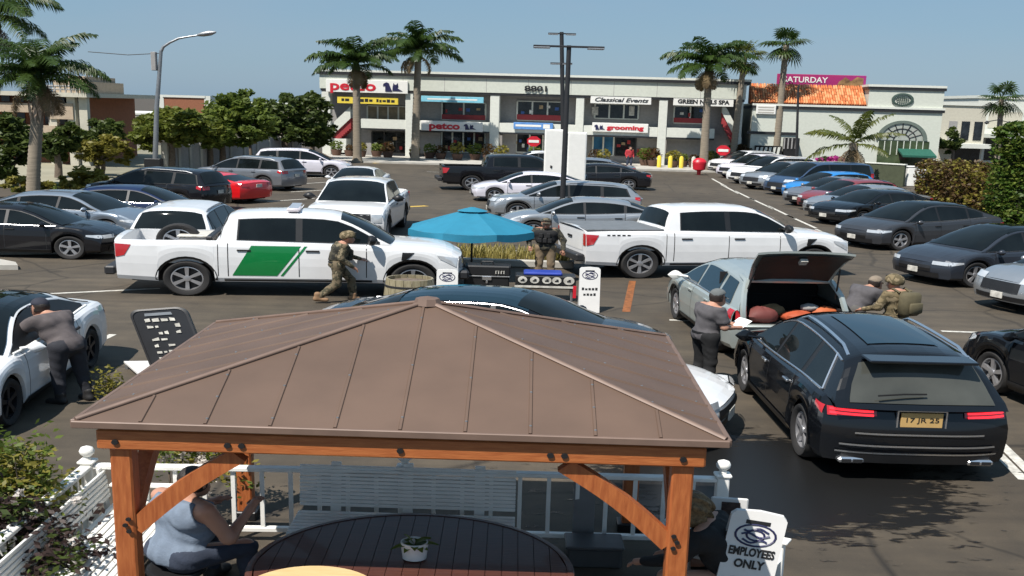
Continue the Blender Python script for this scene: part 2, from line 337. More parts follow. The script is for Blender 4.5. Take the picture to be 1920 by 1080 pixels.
class Car:
    def __init__(s,**d):
        s.bow_f=.22; s.bow_r=.14; s.leanf=[(.2,.06),(.5,0),(.75,.05),(1.,.2)]; s.leanr=[(.2,.05),(.5,0),(.8,.02),(1.,.06)]
        s.gc=.2; s.fo=.9; s.wr=.34; s.tum=.27; s.bed=None; s.arch=None; s.style='five'; s.seams=[-.93,.13,1.02]; s.holes=[]; s.open_rear=False; s.open_deck=-.9; s.crown=.05; s.roofmat=None; s.ra=1.14; s.bowg=.12; s.flat=.05
        s.__dict__.update(d)
        s.xf=s.L/2-s.fo; s.xr=s.xf-s.wb
    def Dm(s,x,y,z):
        yy=min(1,abs(y)/(s.W/2)); tf=max(0,(x-(s.L/2-.9))/.9); tr=max(0,(-(s.L/2-.7)-x)/.7)
        return Vector((x-tf*tf*(s.bow_f*yy**3+lerp(s.leanf,z))+tr*tr*(s.bow_r*yy**3.5+lerp(s.leanr,z)),y,z))
    def ring(s,x):
        t=max(0,(abs(x)-(s.L/2-.8))/.8); w_=s.W/2*(1-.035*t*t)
        zb=s.gc+.05*t; ra=s.wr*s.ra
        for xc in (s.xf,s.xr):
            if abs(x-xc)<ra: zb=max(zb,s.wr+math.sqrt(ra*ra-(x-xc)**2))
        zd=interp(s.deck,x); zb=min(zb,zd-.06); h=zd-zb
        r=[(w_-.05,zb),(w_-.012,zb+.1*h),(w_,zb+.42*h),(w_-.004,zb+.62*h),(w_-.02,zd-min(.13,.2*h)),(w_-.045,zd-min(.04,.08*h)),(w_-.09,zd)]
        return r,zd,w_
    def sy(s,x,z):
        r,zd,w_=s.ring(x); return lerp([(b,a) for a,b in r],z)
    def roofz(s,x): return interp(s.roof,x)
    def gy(s,x,z):     # greenhouse side
        r,zd,w_=s.ring(x); hm=s.H-s.belt; return r[-1][0]-s.tum*max(0,(z-s.belt))/hm*1.0
    def gh(s,x):
        zd=interp(s.deck,x); zr=s.roofz(x); h=max(0,zr-zd); e=min(.075,.4*h); return zd,zr,h,e
    def top(s,x,y):
        zd,zr,h,e=s.gh(x); yt=s.gy(x,zr-e); q=min(1,abs(y)/yt); k=min(1,h/.3)
        return zr+k*s.crown*(1-q*q)-e*q**6
    def gD(s,x,y,z):
        zd,zr,h,e=s.gh(x); hm=s.H-s.belt; r=s.ring(x)[0]; q=min(1,abs(y)/max(.3,r[-1][0])); f=max(0,1-h/hm)**.7; sg=1 if x>(s.roof[0][0]+s.roof[-1][0])/2 else -.6
        return Vector((x+sg*s.bowg*(1-q*q)*f,y,z))
    def build(s,root,pm):
        L=s.L; xs=set(np.round(np.linspace(-L/2,L/2,46),4)); ra=s.wr*s.ra
        for xc in (s.xf,s.xr):
            for k in range(0,13): xs.add(round(xc+ra*cos(PI*k/12),4))
            xs.add(round(xc+ra+.004,4)); xs.add(round(xc-ra-.004,4))
        for q in s.seams: xs.add(q-.008); xs.add(q+.008)
        if s.bed: xs|={s.bed[0],s.bed[0]-.004,s.bed[1],s.bed[1]+.004}
        if s.open_rear: xs|={-L/2+.03}
        xs=sorted(x for x in xs if -L/2<=x<=L/2)
        b=MB(); rows=[]
        for x in xs:
            r,zd,w_=s.ring(x); inb=s.bed and s.bed[0]<=x<=s.bed[1]
            pts=[(a,z) for a,z in r]
            if inb: pts+=[(w_-.12,zd),(w_-.125,s.bed[2]),(w_-.3,s.bed[2]),(0,s.bed[2])]
            else: pts+=[(w_-.2,zd+s.flat*.35),(w_*.55,zd+s.flat*.8),(w_*.3,zd+s.flat),(0,zd+s.flat*1.05)]
            rows.append([s.Dm(x,a,z) for a,z in pts])
        mid=[(xs[i]+xs[i+1])/2 for i in range(len(xs)-1)]
        for sg in (1,-1):
            R_=[[Vector((p.x,p.y*sg,p.z)) for p in r] for r in rows]
            n=len(R_[0])
            for i in range(len(R_)-1):
                seam=any(abs(mid[i]-q)<.009 for q in s.seams); nearw=any(abs(mid[i]-xc)<ra for xc in (s.xf,s.xr))
                for k in range(n-1):
                    if s.open_rear and k>=6 and mid[i]<s.open_deck: continue
                    b.add([R_[i][k],R_[i+1][k],R_[i+1][k+1],R_[i][k+1]],[(0,1,2,3)],1 if (seam and 1<=k<6) or (s.arch and nearw and k==0) else 0)
        for e,x in ((1,L/2),(-1,-L/2)):
            r,zd,w_=s.ring(x); lv=[(a,z) for a,z in r]
            if not(s.bed and e<0) : lv+=[(w_-.2,zd+s.flat*.35),(w_*.55,zd+s.flat*.8)]
            fr=[-1,-.8,-.55,-.28,0,.28,.55,.8,1]
            if s.open_rear and e<0: lv=[(a,z) for a,z in lv if z<s.sill_z]+[(lv[3][0],s.sill_z)]
            b.grid([[s.Dm(x,a*q,z) for q in fr] for a,z in lv],0)
        # greenhouse
        x0,x1=s.roof[0][0],s.roof[-1][0]; gs=sorted(set(np.round(np.linspace(x0,x1,40),4))|{round(p[0],4) for p in s.roof})
        gr=[]
        for x in gs:
            zd,zr,h,e=s.gh(x); zb=zd-.02; r=[]
            for k in (0,.5,1): z=zb+(zr-e-zb)*k; r.append((s.gy(x,z),z))
            yt=r[-1][0]
            for q in (.97,.9,.75,.5,.25,0): r.append((yt*q,s.top(x,yt*q)))
            gr.append([s.gD(x,a,z) for a,z in r])
        rm=2 if s.roofmat else 0
        for sg in (1,-1):
            for i in range(len(gr)-1):
                xm=(gs[i]+gs[i+1])/2
                for k in range(len(gr[0])-1):
                    if k<2 and any(a<xm<c_ for a,c_ in s.holes): continue
                    if s.open_rear and xm<s.open_x and k>=2: continue
                    b.add([Vector((p.x,p.y*sg,p.z)) for p in (gr[i][k],gr[i+1][k],gr[i+1][k+1],gr[i][k+1])],[(0,1,2,3)],rm if k>=3 and s.roof_x[0]<xm<s.roof_x[1] else 0)
        body=part('body',b,[pm,M['black']]+([s.roofmat] if s.roofmat else []),root,38)
        body.material_slots[0].link='OBJECT'; body.material_slots[0].material=pm
        # dark belly that closes the wheel wells
        u=MB(); u.box(-L/2+.25,L/2-.35,-s.W/2+.27,s.W/2-.27,s.gc-.03,min(.75,s.belt-.1)); 
        u.box(s.xr+ra+.02,s.xf-ra-.02,-s.W/2+.08,s.W/2-.08,s.gc-.02,s.gc+.12)
        part('underbody',u,M['dark'],root)
        # wheels
        wd=.24 if s.wr<.37 else .28; tm,rmm=wheel_meshes(s.wr,wd,s.style)
        for xc in (s.xf,s.xr):
            for sg in (1,-1):
                wv=part('wheel',tm,M['rubber'],root); wv.location=(xc,sg*(s.W/2-wd/2-.025),s.wr)
                if sg<0: wv.rotation_euler=(0,0,PI)
                ri=part('rim',rmm,M['rim'],wv)
        return body
    def pane(s,root,x0,x1,zlo=.03,zhi=.03,name='side_window',sides=(1,-1),mt=None,slant0=0.,slant1=0.,off=.007):
        for sg in sides:
            q=MB(); rows=[]
            for i in range(11):
                f=i/10; c=[]
                for k in range(4):
                    g_=k/3; x=x0+slant0*g_+(x1+slant1*g_-x0-slant0*g_)*f
                    zd,zr,h,e=s.gh(x); a=zd+zlo; t=max(a+.004,zr-e-zhi); z=a+(t-a)*g_
                    p=s.gD(x,s.gy(x,z)+off,z); c.append(Vector((p.x,p.y*sg,p.z)))
                rows.append(c)
            q.grid(rows); part(name,q,mt or M['glass'],root,30)
    def screen(s,root,xa,xb,name,mt=None,inset=.05,seg=8):
        q=MB(); rows=[]
        for i in range(seg+1):
            x=xa+(xb-xa)*i/seg; zd,zr,h,e=s.gh(x); yt=s.gy(x,zr-e)-inset; c=[]
            for k in range(9):
                y=yt*(k/4-1); p=s.gD(x,y,s.top(x,y)); p.z+=.011; p.x+=.008 if xb>xa and xa>0 else -.008; c.append(p)
            rows.append(c)
        q.grid(rows); return part(name,q,mt or M['glass'],root,30)
    def side_patch(s,q,corners,sg,off=.006,nx=8,nz=4,mi=0):
        (a,b,c,d)=[Vector((p[0],p[1],0)) for p in corners]; rows=[]
        for i in range(nx+1):
            f=i/nx; r=[]
            for k in range(nz+1):
                g_=k/nz; p=(a*(1-f)+b*f)*(1-g_)+(d*(1-f)+c*f)*g_
                y=s.sy(p.x,p.y)+off; v=s.Dm(p.x,y,p.y); v.y*=sg; r.append(v)
            rows.append(r)
        q.grid(rows,mi)
    def end_patch(s,q,end,y0,y1,z0,z1,off=.008,ny=8,nz=2,mi=0,z0b=None,z1b=None):
        rows=[]
        for i in range(ny+1):
            y=y0+(y1-y0)*i/ny; a=z0+((z0b if z0b is not None else z0)-z0)*i/ny; b=z1+((z1b if z1b is not None else z1)-z1)*i/ny; r=[]
            for k in range(nz+1):
                z=a+(b-a)*k/nz; p=s.Dm(end*s.L/2,y,z); p.x+=end*off; r.append(p)
            rows.append(r)
        q.grid(rows,mi)
    def lights(s,root,hz,tz,hw=.4,hl=.4,tw=.3,tl=.25,tm=None,hm=None):
        for sg in (1,-1):
            q=MB(); yo=s.W/2-.1
            s.side_patch(q,[(s.L/2-hl,hz[1]-.05),(s.L/2-.02,hz[0]),(s.L/2-.02,hz[1]),(s.L/2-hl,hz[1])],sg); s.end_patch(q,1,sg*yo,sg*(yo-hw),hz[0],hz[1])
            part('headlight',q,hm or M['head'],root,40)
            q=MB(); s.side_patch(q,[(-s.L/2+.01,tz[0]),(-s.L/2+tl,tz[0]+.06),(-s.L/2+tl,tz[1]),(-s.L/2+.01,tz[1])],sg); s.end_patch(q,-1,sg*yo,sg*(yo-tw),tz[0],tz[1])
            part('taillight',q,tm or M['tail'],root,40)
    def front(s,root,z0,z1,hw,mt=None,low=True):
        q=MB(); s.end_patch(q,1,-hw,hw,z0,z1); part('grille',q,mt or M['black'],root)
        if low:
            q=MB(); s.end_patch(q,1,-s.W*.36,s.W*.36,s.gc+.08,s.gc+.2,off=.012); part('lower_grille',q,M['black'],root)
    def sill(s,root,h=.1):
        for sg in (1,-1):
            q=MB(); ra=s.wr*s.ra; s.side_patch(q,[(s.xr+ra+.03,s.gc-.01),(s.xf-ra-.03,s.gc-.01),(s.xf-ra-.03,s.gc+h),(s.xr+ra+.03,s.gc+h)],sg,off=.012); part('sill_trim',q,M['black'],root)
    def mirrors(s,root,x,z,mt,sz=1.):
        for sg in (1,-1):
            y=s.W/2+.07*sz; q=MB(); q.tube([(x,sg*(s.W/2-.1),z-.03),(x,sg*(y),z)],.025,6)
            rows=[]
            for i in range(7):
                a=PI*i/6; r=max(.02,sin(a))
                rows.append([(x+.02-.09*sz*r*cos(t) if cos(t)<0 else x+.02-.03*sz*cos(t)*r, sg*(y-.07*sz+.22*sz*i/6-.03), z+.085*sz*r*sin(t)) for t in [2*PI*k/10 for k in range(11)]])
            q.grid(rows); o=part('mirror',q,mt,root,50); o.material_slots[0].link='OBJECT'; o.material_slots[0].material=mt
    def handles(s,root,xs_,z,mt,w_=.2,sides=(1,-1)):
        for sg in sides:
            for x in xs_:
                q=MB(); y=s.sy(x,z)+.012; q.bbox(x-w_/2,x+w_/2,sg*y-.015,sg*y+.015,z-.018,z+.018,.006); part('door_handle',q,mt,root)
    def plate(s,root,end,z,mt,txt=None,tm_=None,w_=.31,h=.15):
        q=MB(); p=s.Dm(end*s.L/2,0,z); x=p.x+end*.02; q.bbox(x-.01,x+.01,-w_/2,w_/2,z-h/2,z+h/2,.004); o=part('licence_plate',q,mt,root)
        if txt: text(txt,.085,tm_ or M['black'],o,x+end*.013,0,z,'plate_number',.002,width=w_*.78,rot=Euler((PI/2,0,PI/2*end)).to_matrix())
    def arches(s,root,mt=None,wd=.06):
        for xc in (s.xf,s.xr):
            for sg in (1,-1):
                q=MB(); ra=s.wr*s.ra; rows=[]
                for k in range(15):
                    a=PI*(k/14*1.06-.03); r=[]
                    for rr in (ra-.005,ra+wd):
                        x=xc+rr*cos(a); z=max(s.gc+.03,s.wr+rr*sin(a)); v=s.Dm(x,s.sy(min(max(x,-s.L/2+.02),s.L/2-.02),z)+.014,z); v.y*=sg; r.append(v)
                    rows.append(r)
                q.grid(rows); part('wheel_arch',q,mt or M['black'],root,40)
    def rails(s,root,x0,x1,mt,yo=.03,zz=.035):
        for sg in (1,-1):
            pts=[]
            for i in range(9):
                x=x0+(x1-x0)*i/8; zd,zr,h,e=s.gh(x); y=s.gy(x,zr-e)-yo; pts.append((x,sg*y,s.top(x,y)+(zz if 0<i<8 else -.01)))
            q=MB(); q.tube(pts,.018,6); part('roof_rail',q,mt,root,50)
    def beltline(s,root,x0,x1,mt,z=.012,r_=.012,up=False):
        for sg in (1,-1):
            q=MB(); pts=[]
            for i in range(13):
                x=x0+(x1-x0)*i/12; zd,zr,h,e=s.gh(x); zz=zd+z if not up else max(zd+z,zr-e-.012)
                p=s.gD(x,s.gy(x,zz)+.006,zz); pts.append((p.x,p.y*sg,p.z))
            q.tube(pts,r_,5); part('window_trim' ,q,mt,root,50)
def sedan(**k):
    d=dict(L=4.75,W=1.85,H=1.45,wb=2.8,fo=.88,wr=.335,gc=.19,belt=.93,roof_x=(-.9,.6),
     deck=[(-2.38,.93),(-2.1,1.02),(-1.5,1.03),(0,.95),(.9,.93),(1.35,.94),(1.9,.86),(2.25,.73),(2.38,.62)],
     roof=[(-2.0,1.0),(-1.5,1.17),(-1.0,1.36),(-.5,1.435),(0,1.45),(.35,1.42),(.75,1.27),(1.35,.94)])
    d.update(k); return Car(**d)
def suv(**k):
    d=dict(L=4.6,W=1.88,H=1.68,wb=2.72,fo=.92,wr=.36,gc=.22,belt=1.05,tum=.24,roof_x=(-2.1,.4),style='five',
     deck=[(-2.3,1.05),(-2.0,1.1),(0,1.06),(.9,1.04),(1.3,1.04),(1.8,.98),(2.15,.87),(2.3,.74)],
     roof=[(-2.22,1.06),(-2.05,1.35),(-1.9,1.57),(-1.3,1.65),(-.3,1.68),(.2,1.64),(.65,1.46),(1.3,1.04)])
    d.update(k); return Car(**d)
def van(**k):
    d=dict(L=5.0,W=1.98,H=1.9,wb=3.05,fo=.95,wr=.35,gc=.2,belt=1.1,tum=.17,roof_x=(-2.3,1.0),
     deck=[(-2.5,1.1),(0,1.08),(1.6,1.08),(2.1,1.0),(2.4,.86),(2.5,.74)],
     roof=[(-2.46,1.1),(-2.38,1.6),(-2.25,1.82),(-1.5,1.89),(0,1.9),(.7,1.86),(1.2,1.6),(1.85,1.06)])
    d.update(k); return Car(**d)
def finish(c,root,kind,pm,detail=1):
    c.build(root,pm)
    if kind=='sedan':
        c.pane(root,-1.5,1.24,.014,.012,'window_surround',mt=M['black'],off=.004); c.pane(root,-1.45,-.98,slant1=0); c.pane(root,-.9,.1); c.pane(root,.17,1.2)
        c.screen(root,.42,1.3,'windshield'); c.screen(root,-1.08,-1.9,'rear_window')
        c.lights(root,(.62,.72),(.78,.92),hw=.35,hl=.45); c.front(root,.42,.58,.5); c.mirrors(root,.95,1.0,pm); c.handles(root,(-.75,.25),.84,M['dark'])
        c.beltline(root,-1.6,1.2,M['chrome'],r_=.007); c.sill(root)
    elif kind=='suv':
        c.pane(root,-2.0,1.19,.014,.012,'window_surround',mt=M['black'],slant0=.12,off=.004); c.pane(root,-1.95,-1.15,slant0=.12); c.pane(root,-1.05,-.1); c.pane(root,-.03,1.15)
        c.screen(root,.28,1.26,'windshield'); c.screen(root,-1.92,-2.17,'rear_window',inset=.08)
        c.lights(root,(.76,.9),(.9,1.06),hw=.38,hl=.4); c.front(root,.52,.76,.5); c.mirrors(root,.85,1.12,pm); c.handles(root,(-.9,.15),.93,M['dark']); c.sill(root,.14); c.arches(root)
        c.rails(root,-1.7,.1,M['metal'])
    elif kind=='van':
        c.pane(root,-2.25,1.64,.014,.012,'window_surround',mt=M['black'],slant0=.1,off=.004); c.pane(root,-2.2,-1.1,slant0=.1); c.pane(root,-1.02,.1); c.pane(root,.2,1.6)
        c.screen(root,.78,1.8,'windshield'); c.screen(root,-2.3,-2.43,'rear_window',inset=.1)
        c.lights(root,(.8,.95),(.95,1.3),hw=.4,tw=.14); c.front(root,.5,.75,.5); c.mirrors(root,1.35,1.15,pm); c.handles(root,(-.8,.35),.96,M['dark']); c.sill(root)
    c.plate(root,1,.42,M['line']); c.plate(root,-1,.8,M['line'])
def pickup(crew=True,**k):
    d=dict(L=6.19,W=2.03,H=1.96,wb=3.99,fo=.96,wr=.42,gc=.36,belt=1.3,tum=.2,ra=1.17,roof_x=(-1.2,1.1),bow_f=.16,bow_r=.03,flat=.06,
     leanf=[(.4,.08),(.6,0),(1.0,.02),(1.2,.12)],leanr=[(.4,.02),(1.3,.0)],bed=(-2.98,-1.33,.78),style='six',arch=1,seams=[],
     deck=[(-3.1,1.32),(-1.3,1.33),(-1.2,1.32),(.9,1.28),(1.45,1.27),(2.2,1.23),(2.75,1.17),(3.0,1.08),(3.1,.98)],
     roof=[(-1.28,1.3),(-1.23,1.55),(-1.12,1.85),(-.8,1.93),(0,1.96),(.7,1.93),(1.1,1.75),(1.75,1.27)])
    d.update(k); return Car(**d)
def finish_pickup(c,root,pm,tonneau=False):
    c.build(root,pm)
    c.pane(root,-.98,1.54,.03,.015,'window_surround',mt=M['black'],slant0=.03,off=.004); c.pane(root,-.95,.05,zlo=.05,slant0=.03); c.pane(root,.17,1.5,zlo=.05); c.screen(root,.83,1.7,'windshield'); c.screen(root,-1.14,-1.255,'rear_window',inset=.12)
    for sg in (1,-1):
        q=MB(); c.side_patch(q,[(-3.09,.93),(-2.93,.97),(-2.8,1.22),(-3.09,1.24)],sg,off=.012); c.end_patch(q,-1,sg*.97,sg*.84,.93,1.25,off=.012); part('taillight',q,M['tail'],root,40)
        q=MB(); c.side_patch(q,[(2.66,.97),(3.06,.78),(3.08,1.0),(2.6,1.06)],sg,off=.012); c.end_patch(q,1,sg*.93,sg*.68,.76,1.03,off=.012); part('headlight',q,M['head'],root,40)
        q=MB(); c.side_patch(q,[(1.92,.93),(2.0,.93),(2.16,1.12),(1.94,1.12)],sg,off=.01); part('fender_vent',q,M['black'],root)
        q=MB(); q.tube([(-1.2,sg*(c.W/2-.06),.42),(1.4,sg*(c.W/2-.06),.42)],.05,8); part('running_board',q,M['black'],root)
        q=MB(); q.bbox(2.55,3.08,sg*(c.W/2-.2)-.16,sg*(c.W/2-.2)+.12,.46,.66,.03); 
    q=MB(); c.end_patch(q,1,-.66,.66,.72,1.04,off=.012); part('grille',q,M['black'],root)
    q=MB()
    q.bbox(2.93,3.16,-.92,.92,.46,.68,.05); part('front_bumper',q,M['dmetal'],root)
    q=MB(); q.bbox(-3.27,-3.08,-.98,.98,.5,.7,.03); part('rear_bumper',q,M['dmetal'],root)
    c.mirrors(root,1.35,1.42,M['black'],1.5); c.handles(root,(-.85,.35),1.12,M['dark'],.24); c.arches(root,wd=.05)
    q=MB(); c.end_patch(q,-1,-.8,.8,.78,1.26,off=.006); q2=part('tailgate',q,pm,root); q2.material_slots[0].link='OBJECT'; q2.material_slots[0].material=pm
    q=MB(); p=c.Dm(-c.L/2,0,1.1); q.bbox(p.x-.03,p.x-.004,-.14,.14,1.06,1.12,.006); part('tailgate_handle',q,M['black'],root)
    c.plate(root,-1,.6,M['line']); 
    if tonneau:
        q=MB(); pass
M['cover']=mat('grey_bed_cover',(.13,.14,.15),.6)
PT={k:paint(k,v,**kw) for k,v,kw in [('white',(.7,.7,.7),{}),('black',(.008,.008,.01),{'rough':.2}),('navy',(.01,.02,.06),{}),('red',(.62,.008,.012),{}),('silver',(.34,.36,.38),{'metal':.6}),
  ('greysilver',(.2,.21,.23),{'metal':.5}),('bluegrey',(.2,.24,.29),{'metal':.5}),('darkgrey',(.045,.048,.055),{'metal':.3}),('blue',(.02,.19,.5),{}),('darkblue',(.025,.05,.1),{}),('pearl',(.6,.58,.64),{}),('wine',(.18,.03,.035),{}),('palegreen',(.4,.44,.42),{'metal':.4}),('slate',(.03,.036,.048),{'metal':.2}),('glossblack',(.006,.007,.009),{'rough':.12})]}
protos={}
def new_car(kind,name,label,pm,px,deg,group=None,at=None,z=0.):
    """park a car: px is the pixel under the middle of its floor"""
    if at is None: p=G(*px); at=(p.x,p.y)
    if kind not in protos:
        r=thing(name,label,'car' ,group)
        if kind=='sedan': finish(sedan(),r,'sedan',pm)
        elif kind=='sport': finish(sedan(H=1.28,L=4.5,wb=2.65,belt=.86,wr=.34,style='dark',roof_x=(-.8,.3),deck=[(-2.25,.9),(-2.0,.97),(-1.2,.95),(0,.87),(.8,.86),(1.2,.87),(1.75,.8),(2.1,.68),(2.25,.58)],
              roof=[(-1.9,.95),(-1.4,1.08),(-.9,1.21),(-.4,1.27),(0,1.28),(.3,1.25),(.7,1.1),(1.2,.87)]),r,'sedan',pm)
        elif kind=='suv': finish(suv(),r,'suv',pm)
        elif kind=='van': finish(van(),r,'van',pm)
        elif kind=='compact': finish(sedan(L=4.2,H=1.5,wb=2.6,W=1.8,fo=.8,belt=.95,style='multi',roof_x=(-1.6,.6),deck=[(-2.1,.95),(-1.9,1.0),(-1,.99),(0,.95),(.8,.94),(1.25,.94),(1.7,.86),(2.0,.74),(2.1,.62)],
              roof=[(-2.0,1.0),(-1.75,1.22),(-1.5,1.4),(-1.0,1.48),(-.3,1.5),(.3,1.46),(.7,1.28),(1.25,.94)]),r,'sedan',pm)
        elif kind=='boxy': finish(suv(L=4.8,H=1.8,W=1.95,wb=2.85,wr=.38,tum=.17,belt=1.12,style='six',bow_f=.14,bow_r=.06,deck=[(-2.4,1.12),(-2.0,1.14),(0,1.12),(1.0,1.11),(1.35,1.11),(1.95,1.08),(2.3,1.0),(2.4,.88)],
              roof=[(-2.36,1.12),(-2.25,1.5),(-2.1,1.7),(-1.4,1.78),(-.2,1.8),(.4,1.76),(.8,1.56),(1.35,1.11)]),r,'suv',pm)
        elif kind=='wagon': finish(suv(L=4.9,H=1.58,wb=2.85,deck=[(-2.45,1.0),(-2.0,1.04),(0,1.0),(1.0,.98),(1.4,.98),(1.95,.92),(2.3,.82),(2.45,.7)],belt=.99,
              roof=[(-2.38,1.0),(-2.15,1.25),(-1.95,1.45),(-1.3,1.55),(-.3,1.58),(.2,1.55),(.65,1.38),(1.4,.98)]),r,'suv',pm)
        elif kind=='ev': finish(sedan(L=4.72,H=1.6,W=1.92,belt=1.0,wr=.36,style='five',roofmat=M['glass'],roof_x=(-1.2,.5),deck=[(-2.36,1.0),(-2.1,1.12),(-1.6,1.1),(0,1.0),(1.0,.98),(1.4,.97),(1.9,.88),(2.25,.74),(2.36,.62)],
              roof=[(-2.1,1.1),(-1.6,1.32),(-1.0,1.52),(-.4,1.59),(0,1.6),(.35,1.56),(.8,1.36),(1.4,.97)]),r,'sedan',pm)
        elif kind=='pickup': finish_pickup(pickup(),r,pm)
        protos[kind]=r
    else:
        r=copy_tree(protos[kind],label); k_=_ch.pop(r.name); r.name=name; _ch[r.name]=k_
        if group: r['group']=group
        elif 'group' in r: del r['group']
        for c in CH(r):
            if c.material_slots and c.material_slots[0].link=='OBJECT' and c.material_slots[0].material.name.startswith('paint_'): c.material_slots[0].material=pm
    r['category']={'pickup':'pickup truck','van':'van'}.get(kind,'car')
    return place(r,at[0],at[1],z,R(deg))
# ------------------------------------------------------------------ people: smooth bodies from tapered capsules (surface nets)
def nets(caps,h,infl=0.,clip=None,wr=0.):
    A=np.array([c[0] for c in caps],float); B=np.array([c[1] for c in caps],float); ra=np.array([c[2] for c in caps])+infl; rb=np.array([c[3] for c in caps])+infl
    rm=max(ra.max(),rb.max())+2*h+.02
    lo=np.minimum(A.min(0),B.min(0))-rm; hi=np.maximum(A.max(0),B.max(0))+rm
    n=np.ceil((hi-lo)/h).astype(int)+1
    X,Y,Z=np.meshgrid(*[lo[i]+h*np.arange(n[i]) for i in range(3)],indexing='ij'); P_=np.stack([X,Y,Z],-1)
    F=None; k=.035
    for a,b,p,q in zip(A,B,ra,rb):
        d=b-a; L=d@d
        t=np.clip(((P_-a)@d)/L,0,1) if L>1e-9 else np.zeros(X.shape)
        dd=np.linalg.norm(P_-a-t[...,None]*d,axis=-1)-(p+(q-p)*t)
        if F is None: F=dd
        else:
            hh=np.clip(.5+.5*(dd-F)/k,0,1); F=dd*(1-hh)+F*hh-k*hh*(1-hh)
    if wr: F=F+wr*(np.sin(23*Z+9*X+5*np.sin(14*X+6*Z))*np.sin(17*X-8*Z+11*Y+1.3))
    if clip is not None: F=np.maximum(F,clip(X,Y,Z))
    S=F<0
    c=np.zeros((n[0]-1,n[1]-1,n[2]-1),int); acc=np.zeros(c.shape+(3,)); cnt=np.zeros(c.shape)
    cor=[(i,j,l) for i in (0,1) for j in (0,1) for l in (0,1)]
    sl=lambda Q,o:Q[o[0]:n[0]-1+o[0],o[1]:n[1]-1+o[1],o[2]:n[2]-1+o[2]]
    for o in cor: c+=sl(S,o)
    for i,o in enumerate(cor):
        for o2 in cor[i+1:]:
            if sum(abs(x-y) for x,y in zip(o,o2))!=1: continue
            f0,f1=sl(F,o),sl(F,o2); m=(f0<0)!=(f1<0); t=np.where(m,f0/np.where(m,f0-f1,1),0)
            pt=np.array(o)+(np.array(o2)-np.array(o))*t[...,None]; acc+=pt*m[...,None]; cnt+=m
    m=(c>0)&(c<8); idx=-np.ones(c.shape,int); idx[m]=np.arange(m.sum())
    I=np.argwhere(m); V=lo+h*(I+acc[m]/cnt[m][:,None]); faces=[]
    for ax in range(3):
        o=[0,0,0]; o[ax]=1; s0=S[:n[0]-o[0],:n[1]-o[1],:n[2]-o[2]]; s1=S[o[0]:,o[1]:,o[2]:]
        for (i,j,l) in np.argwhere(s0!=s1):
            p=[i,j,l]; u,v=[x for x in range(3) if x!=ax]
            if p[u]<1 or p[v]<1 or p[u]>=n[u]-1 or p[v]>=n[v]-1: continue
            q=[]
            for (du,dv) in ((-1,-1),(0,-1),(0,0),(-1,0)):
                r=list(p); r[u]+=du; r[v]+=dv; q.append(int(idx[tuple(r)]))
            if min(q)>=0: faces.append(q)
    mb=MB(); mb.add(V.tolist(),faces); return mb
def smooth_mb(mb,it=2):
    v=np.array(mb.v); f=np.array(mb.f)
    for _ in range(it):
        s=np.zeros_like(v); c=np.zeros(len(v))
        for a in range(4):
            for b in ((a+1)%4,(a+3)%4): np.add.at(s,f[:,a],v[f[:,b]]); np.add.at(c,f[:,a],1)
        v=v*.4+.6*s/np.maximum(c,1)[:,None]
    mb.v=[tuple(p) for p in v]; return mb
SKIN=mat('skin',(.42,.22,.15),.5,var=.08); SKIND=mat('tanned_skin',(.3,.14,.085),.5,var=.08)
M['hair']=mat('dark_hair',(.018,.012,.009),.6,bump=.4); M['curl']=mat('brown_curly_hair',(.16,.1,.045),.6,var=.5,scale=40,bump=.6)
M['eye']=mat('eye_white',(.6,.58,.55),.3); M['lip']=mat('lips',(.3,.1,.09),.5)
def cloth(name,col,var=.12): return mat(name,col,.85,var=var,scale=14,bump=.2,bscale=60)
def camo(name,a,b,c_):
    m=mat(name,a,.9); n=m.node_tree.nodes; l=m.node_tree.links; r=[x for x in n if x.type=='VALTORGB'][0]; r.color_ramp.interpolation='CONSTANT'
    nz=[x for x in n if x.type=='TEX_NOISE'][0]; nz.inputs['Scale'].default_value=9; nz.inputs['Detail'].default_value=2
    e=r.color_ramp.elements; e[0].position=0; e[0].color=(*a,1); e[1].position=.47; e[1].color=(*b,1); q=e.new(.58); q.color=(*c_,1); return m
M['camo']=camo('camouflage_cloth',(.13,.1,.06),(.05,.045,.025),(.2,.16,.1))
M['camod']=camo('dark_camouflage_cloth',(.05,.045,.03),(.02,.02,.016),(.12,.1,.065))
M['camot']=camo('tan_camouflage_cloth',(.17,.13,.07),(.09,.07,.035),(.22,.17,.1))
M['khaki']=cloth('khaki_cloth',(.18,.13,.08)); M['boot']=mat('tan_boot',(.22,.13,.07),.8); M['bootd']=mat('dark_shoe',(.015,.014,.014),.6)
M['tank']=cloth('blue_grey_jersey',(.15,.19,.25)); M['greyt']=cloth('charcoal_jersey',(.075,.07,.075)); M['blackc']=cloth('black_cloth',(.01,.01,.011)); M['darkpants']=cloth('dark_navy_cloth',(.02,.021,.028)); M['olive']=cloth('olive_webbing',(.09,.075,.04)); M['greycap']=cloth('grey_cap_cloth',(.11,.12,.12)); M['tancap']=cloth('tan_cap_cloth',(.2,.16,.12)); M['paper']=mat('white_paper',(.7,.7,.68),.7); M['greypants']=cloth('grey_trousers',(.09,.085,.08)); M['navytop']=cloth('navy_cloth',(.02,.022,.035)); M['jean']=cloth('dark_denim',(.03,.04,.065)); M['redc']=cloth('red_cloth',(.4,.03,.04))
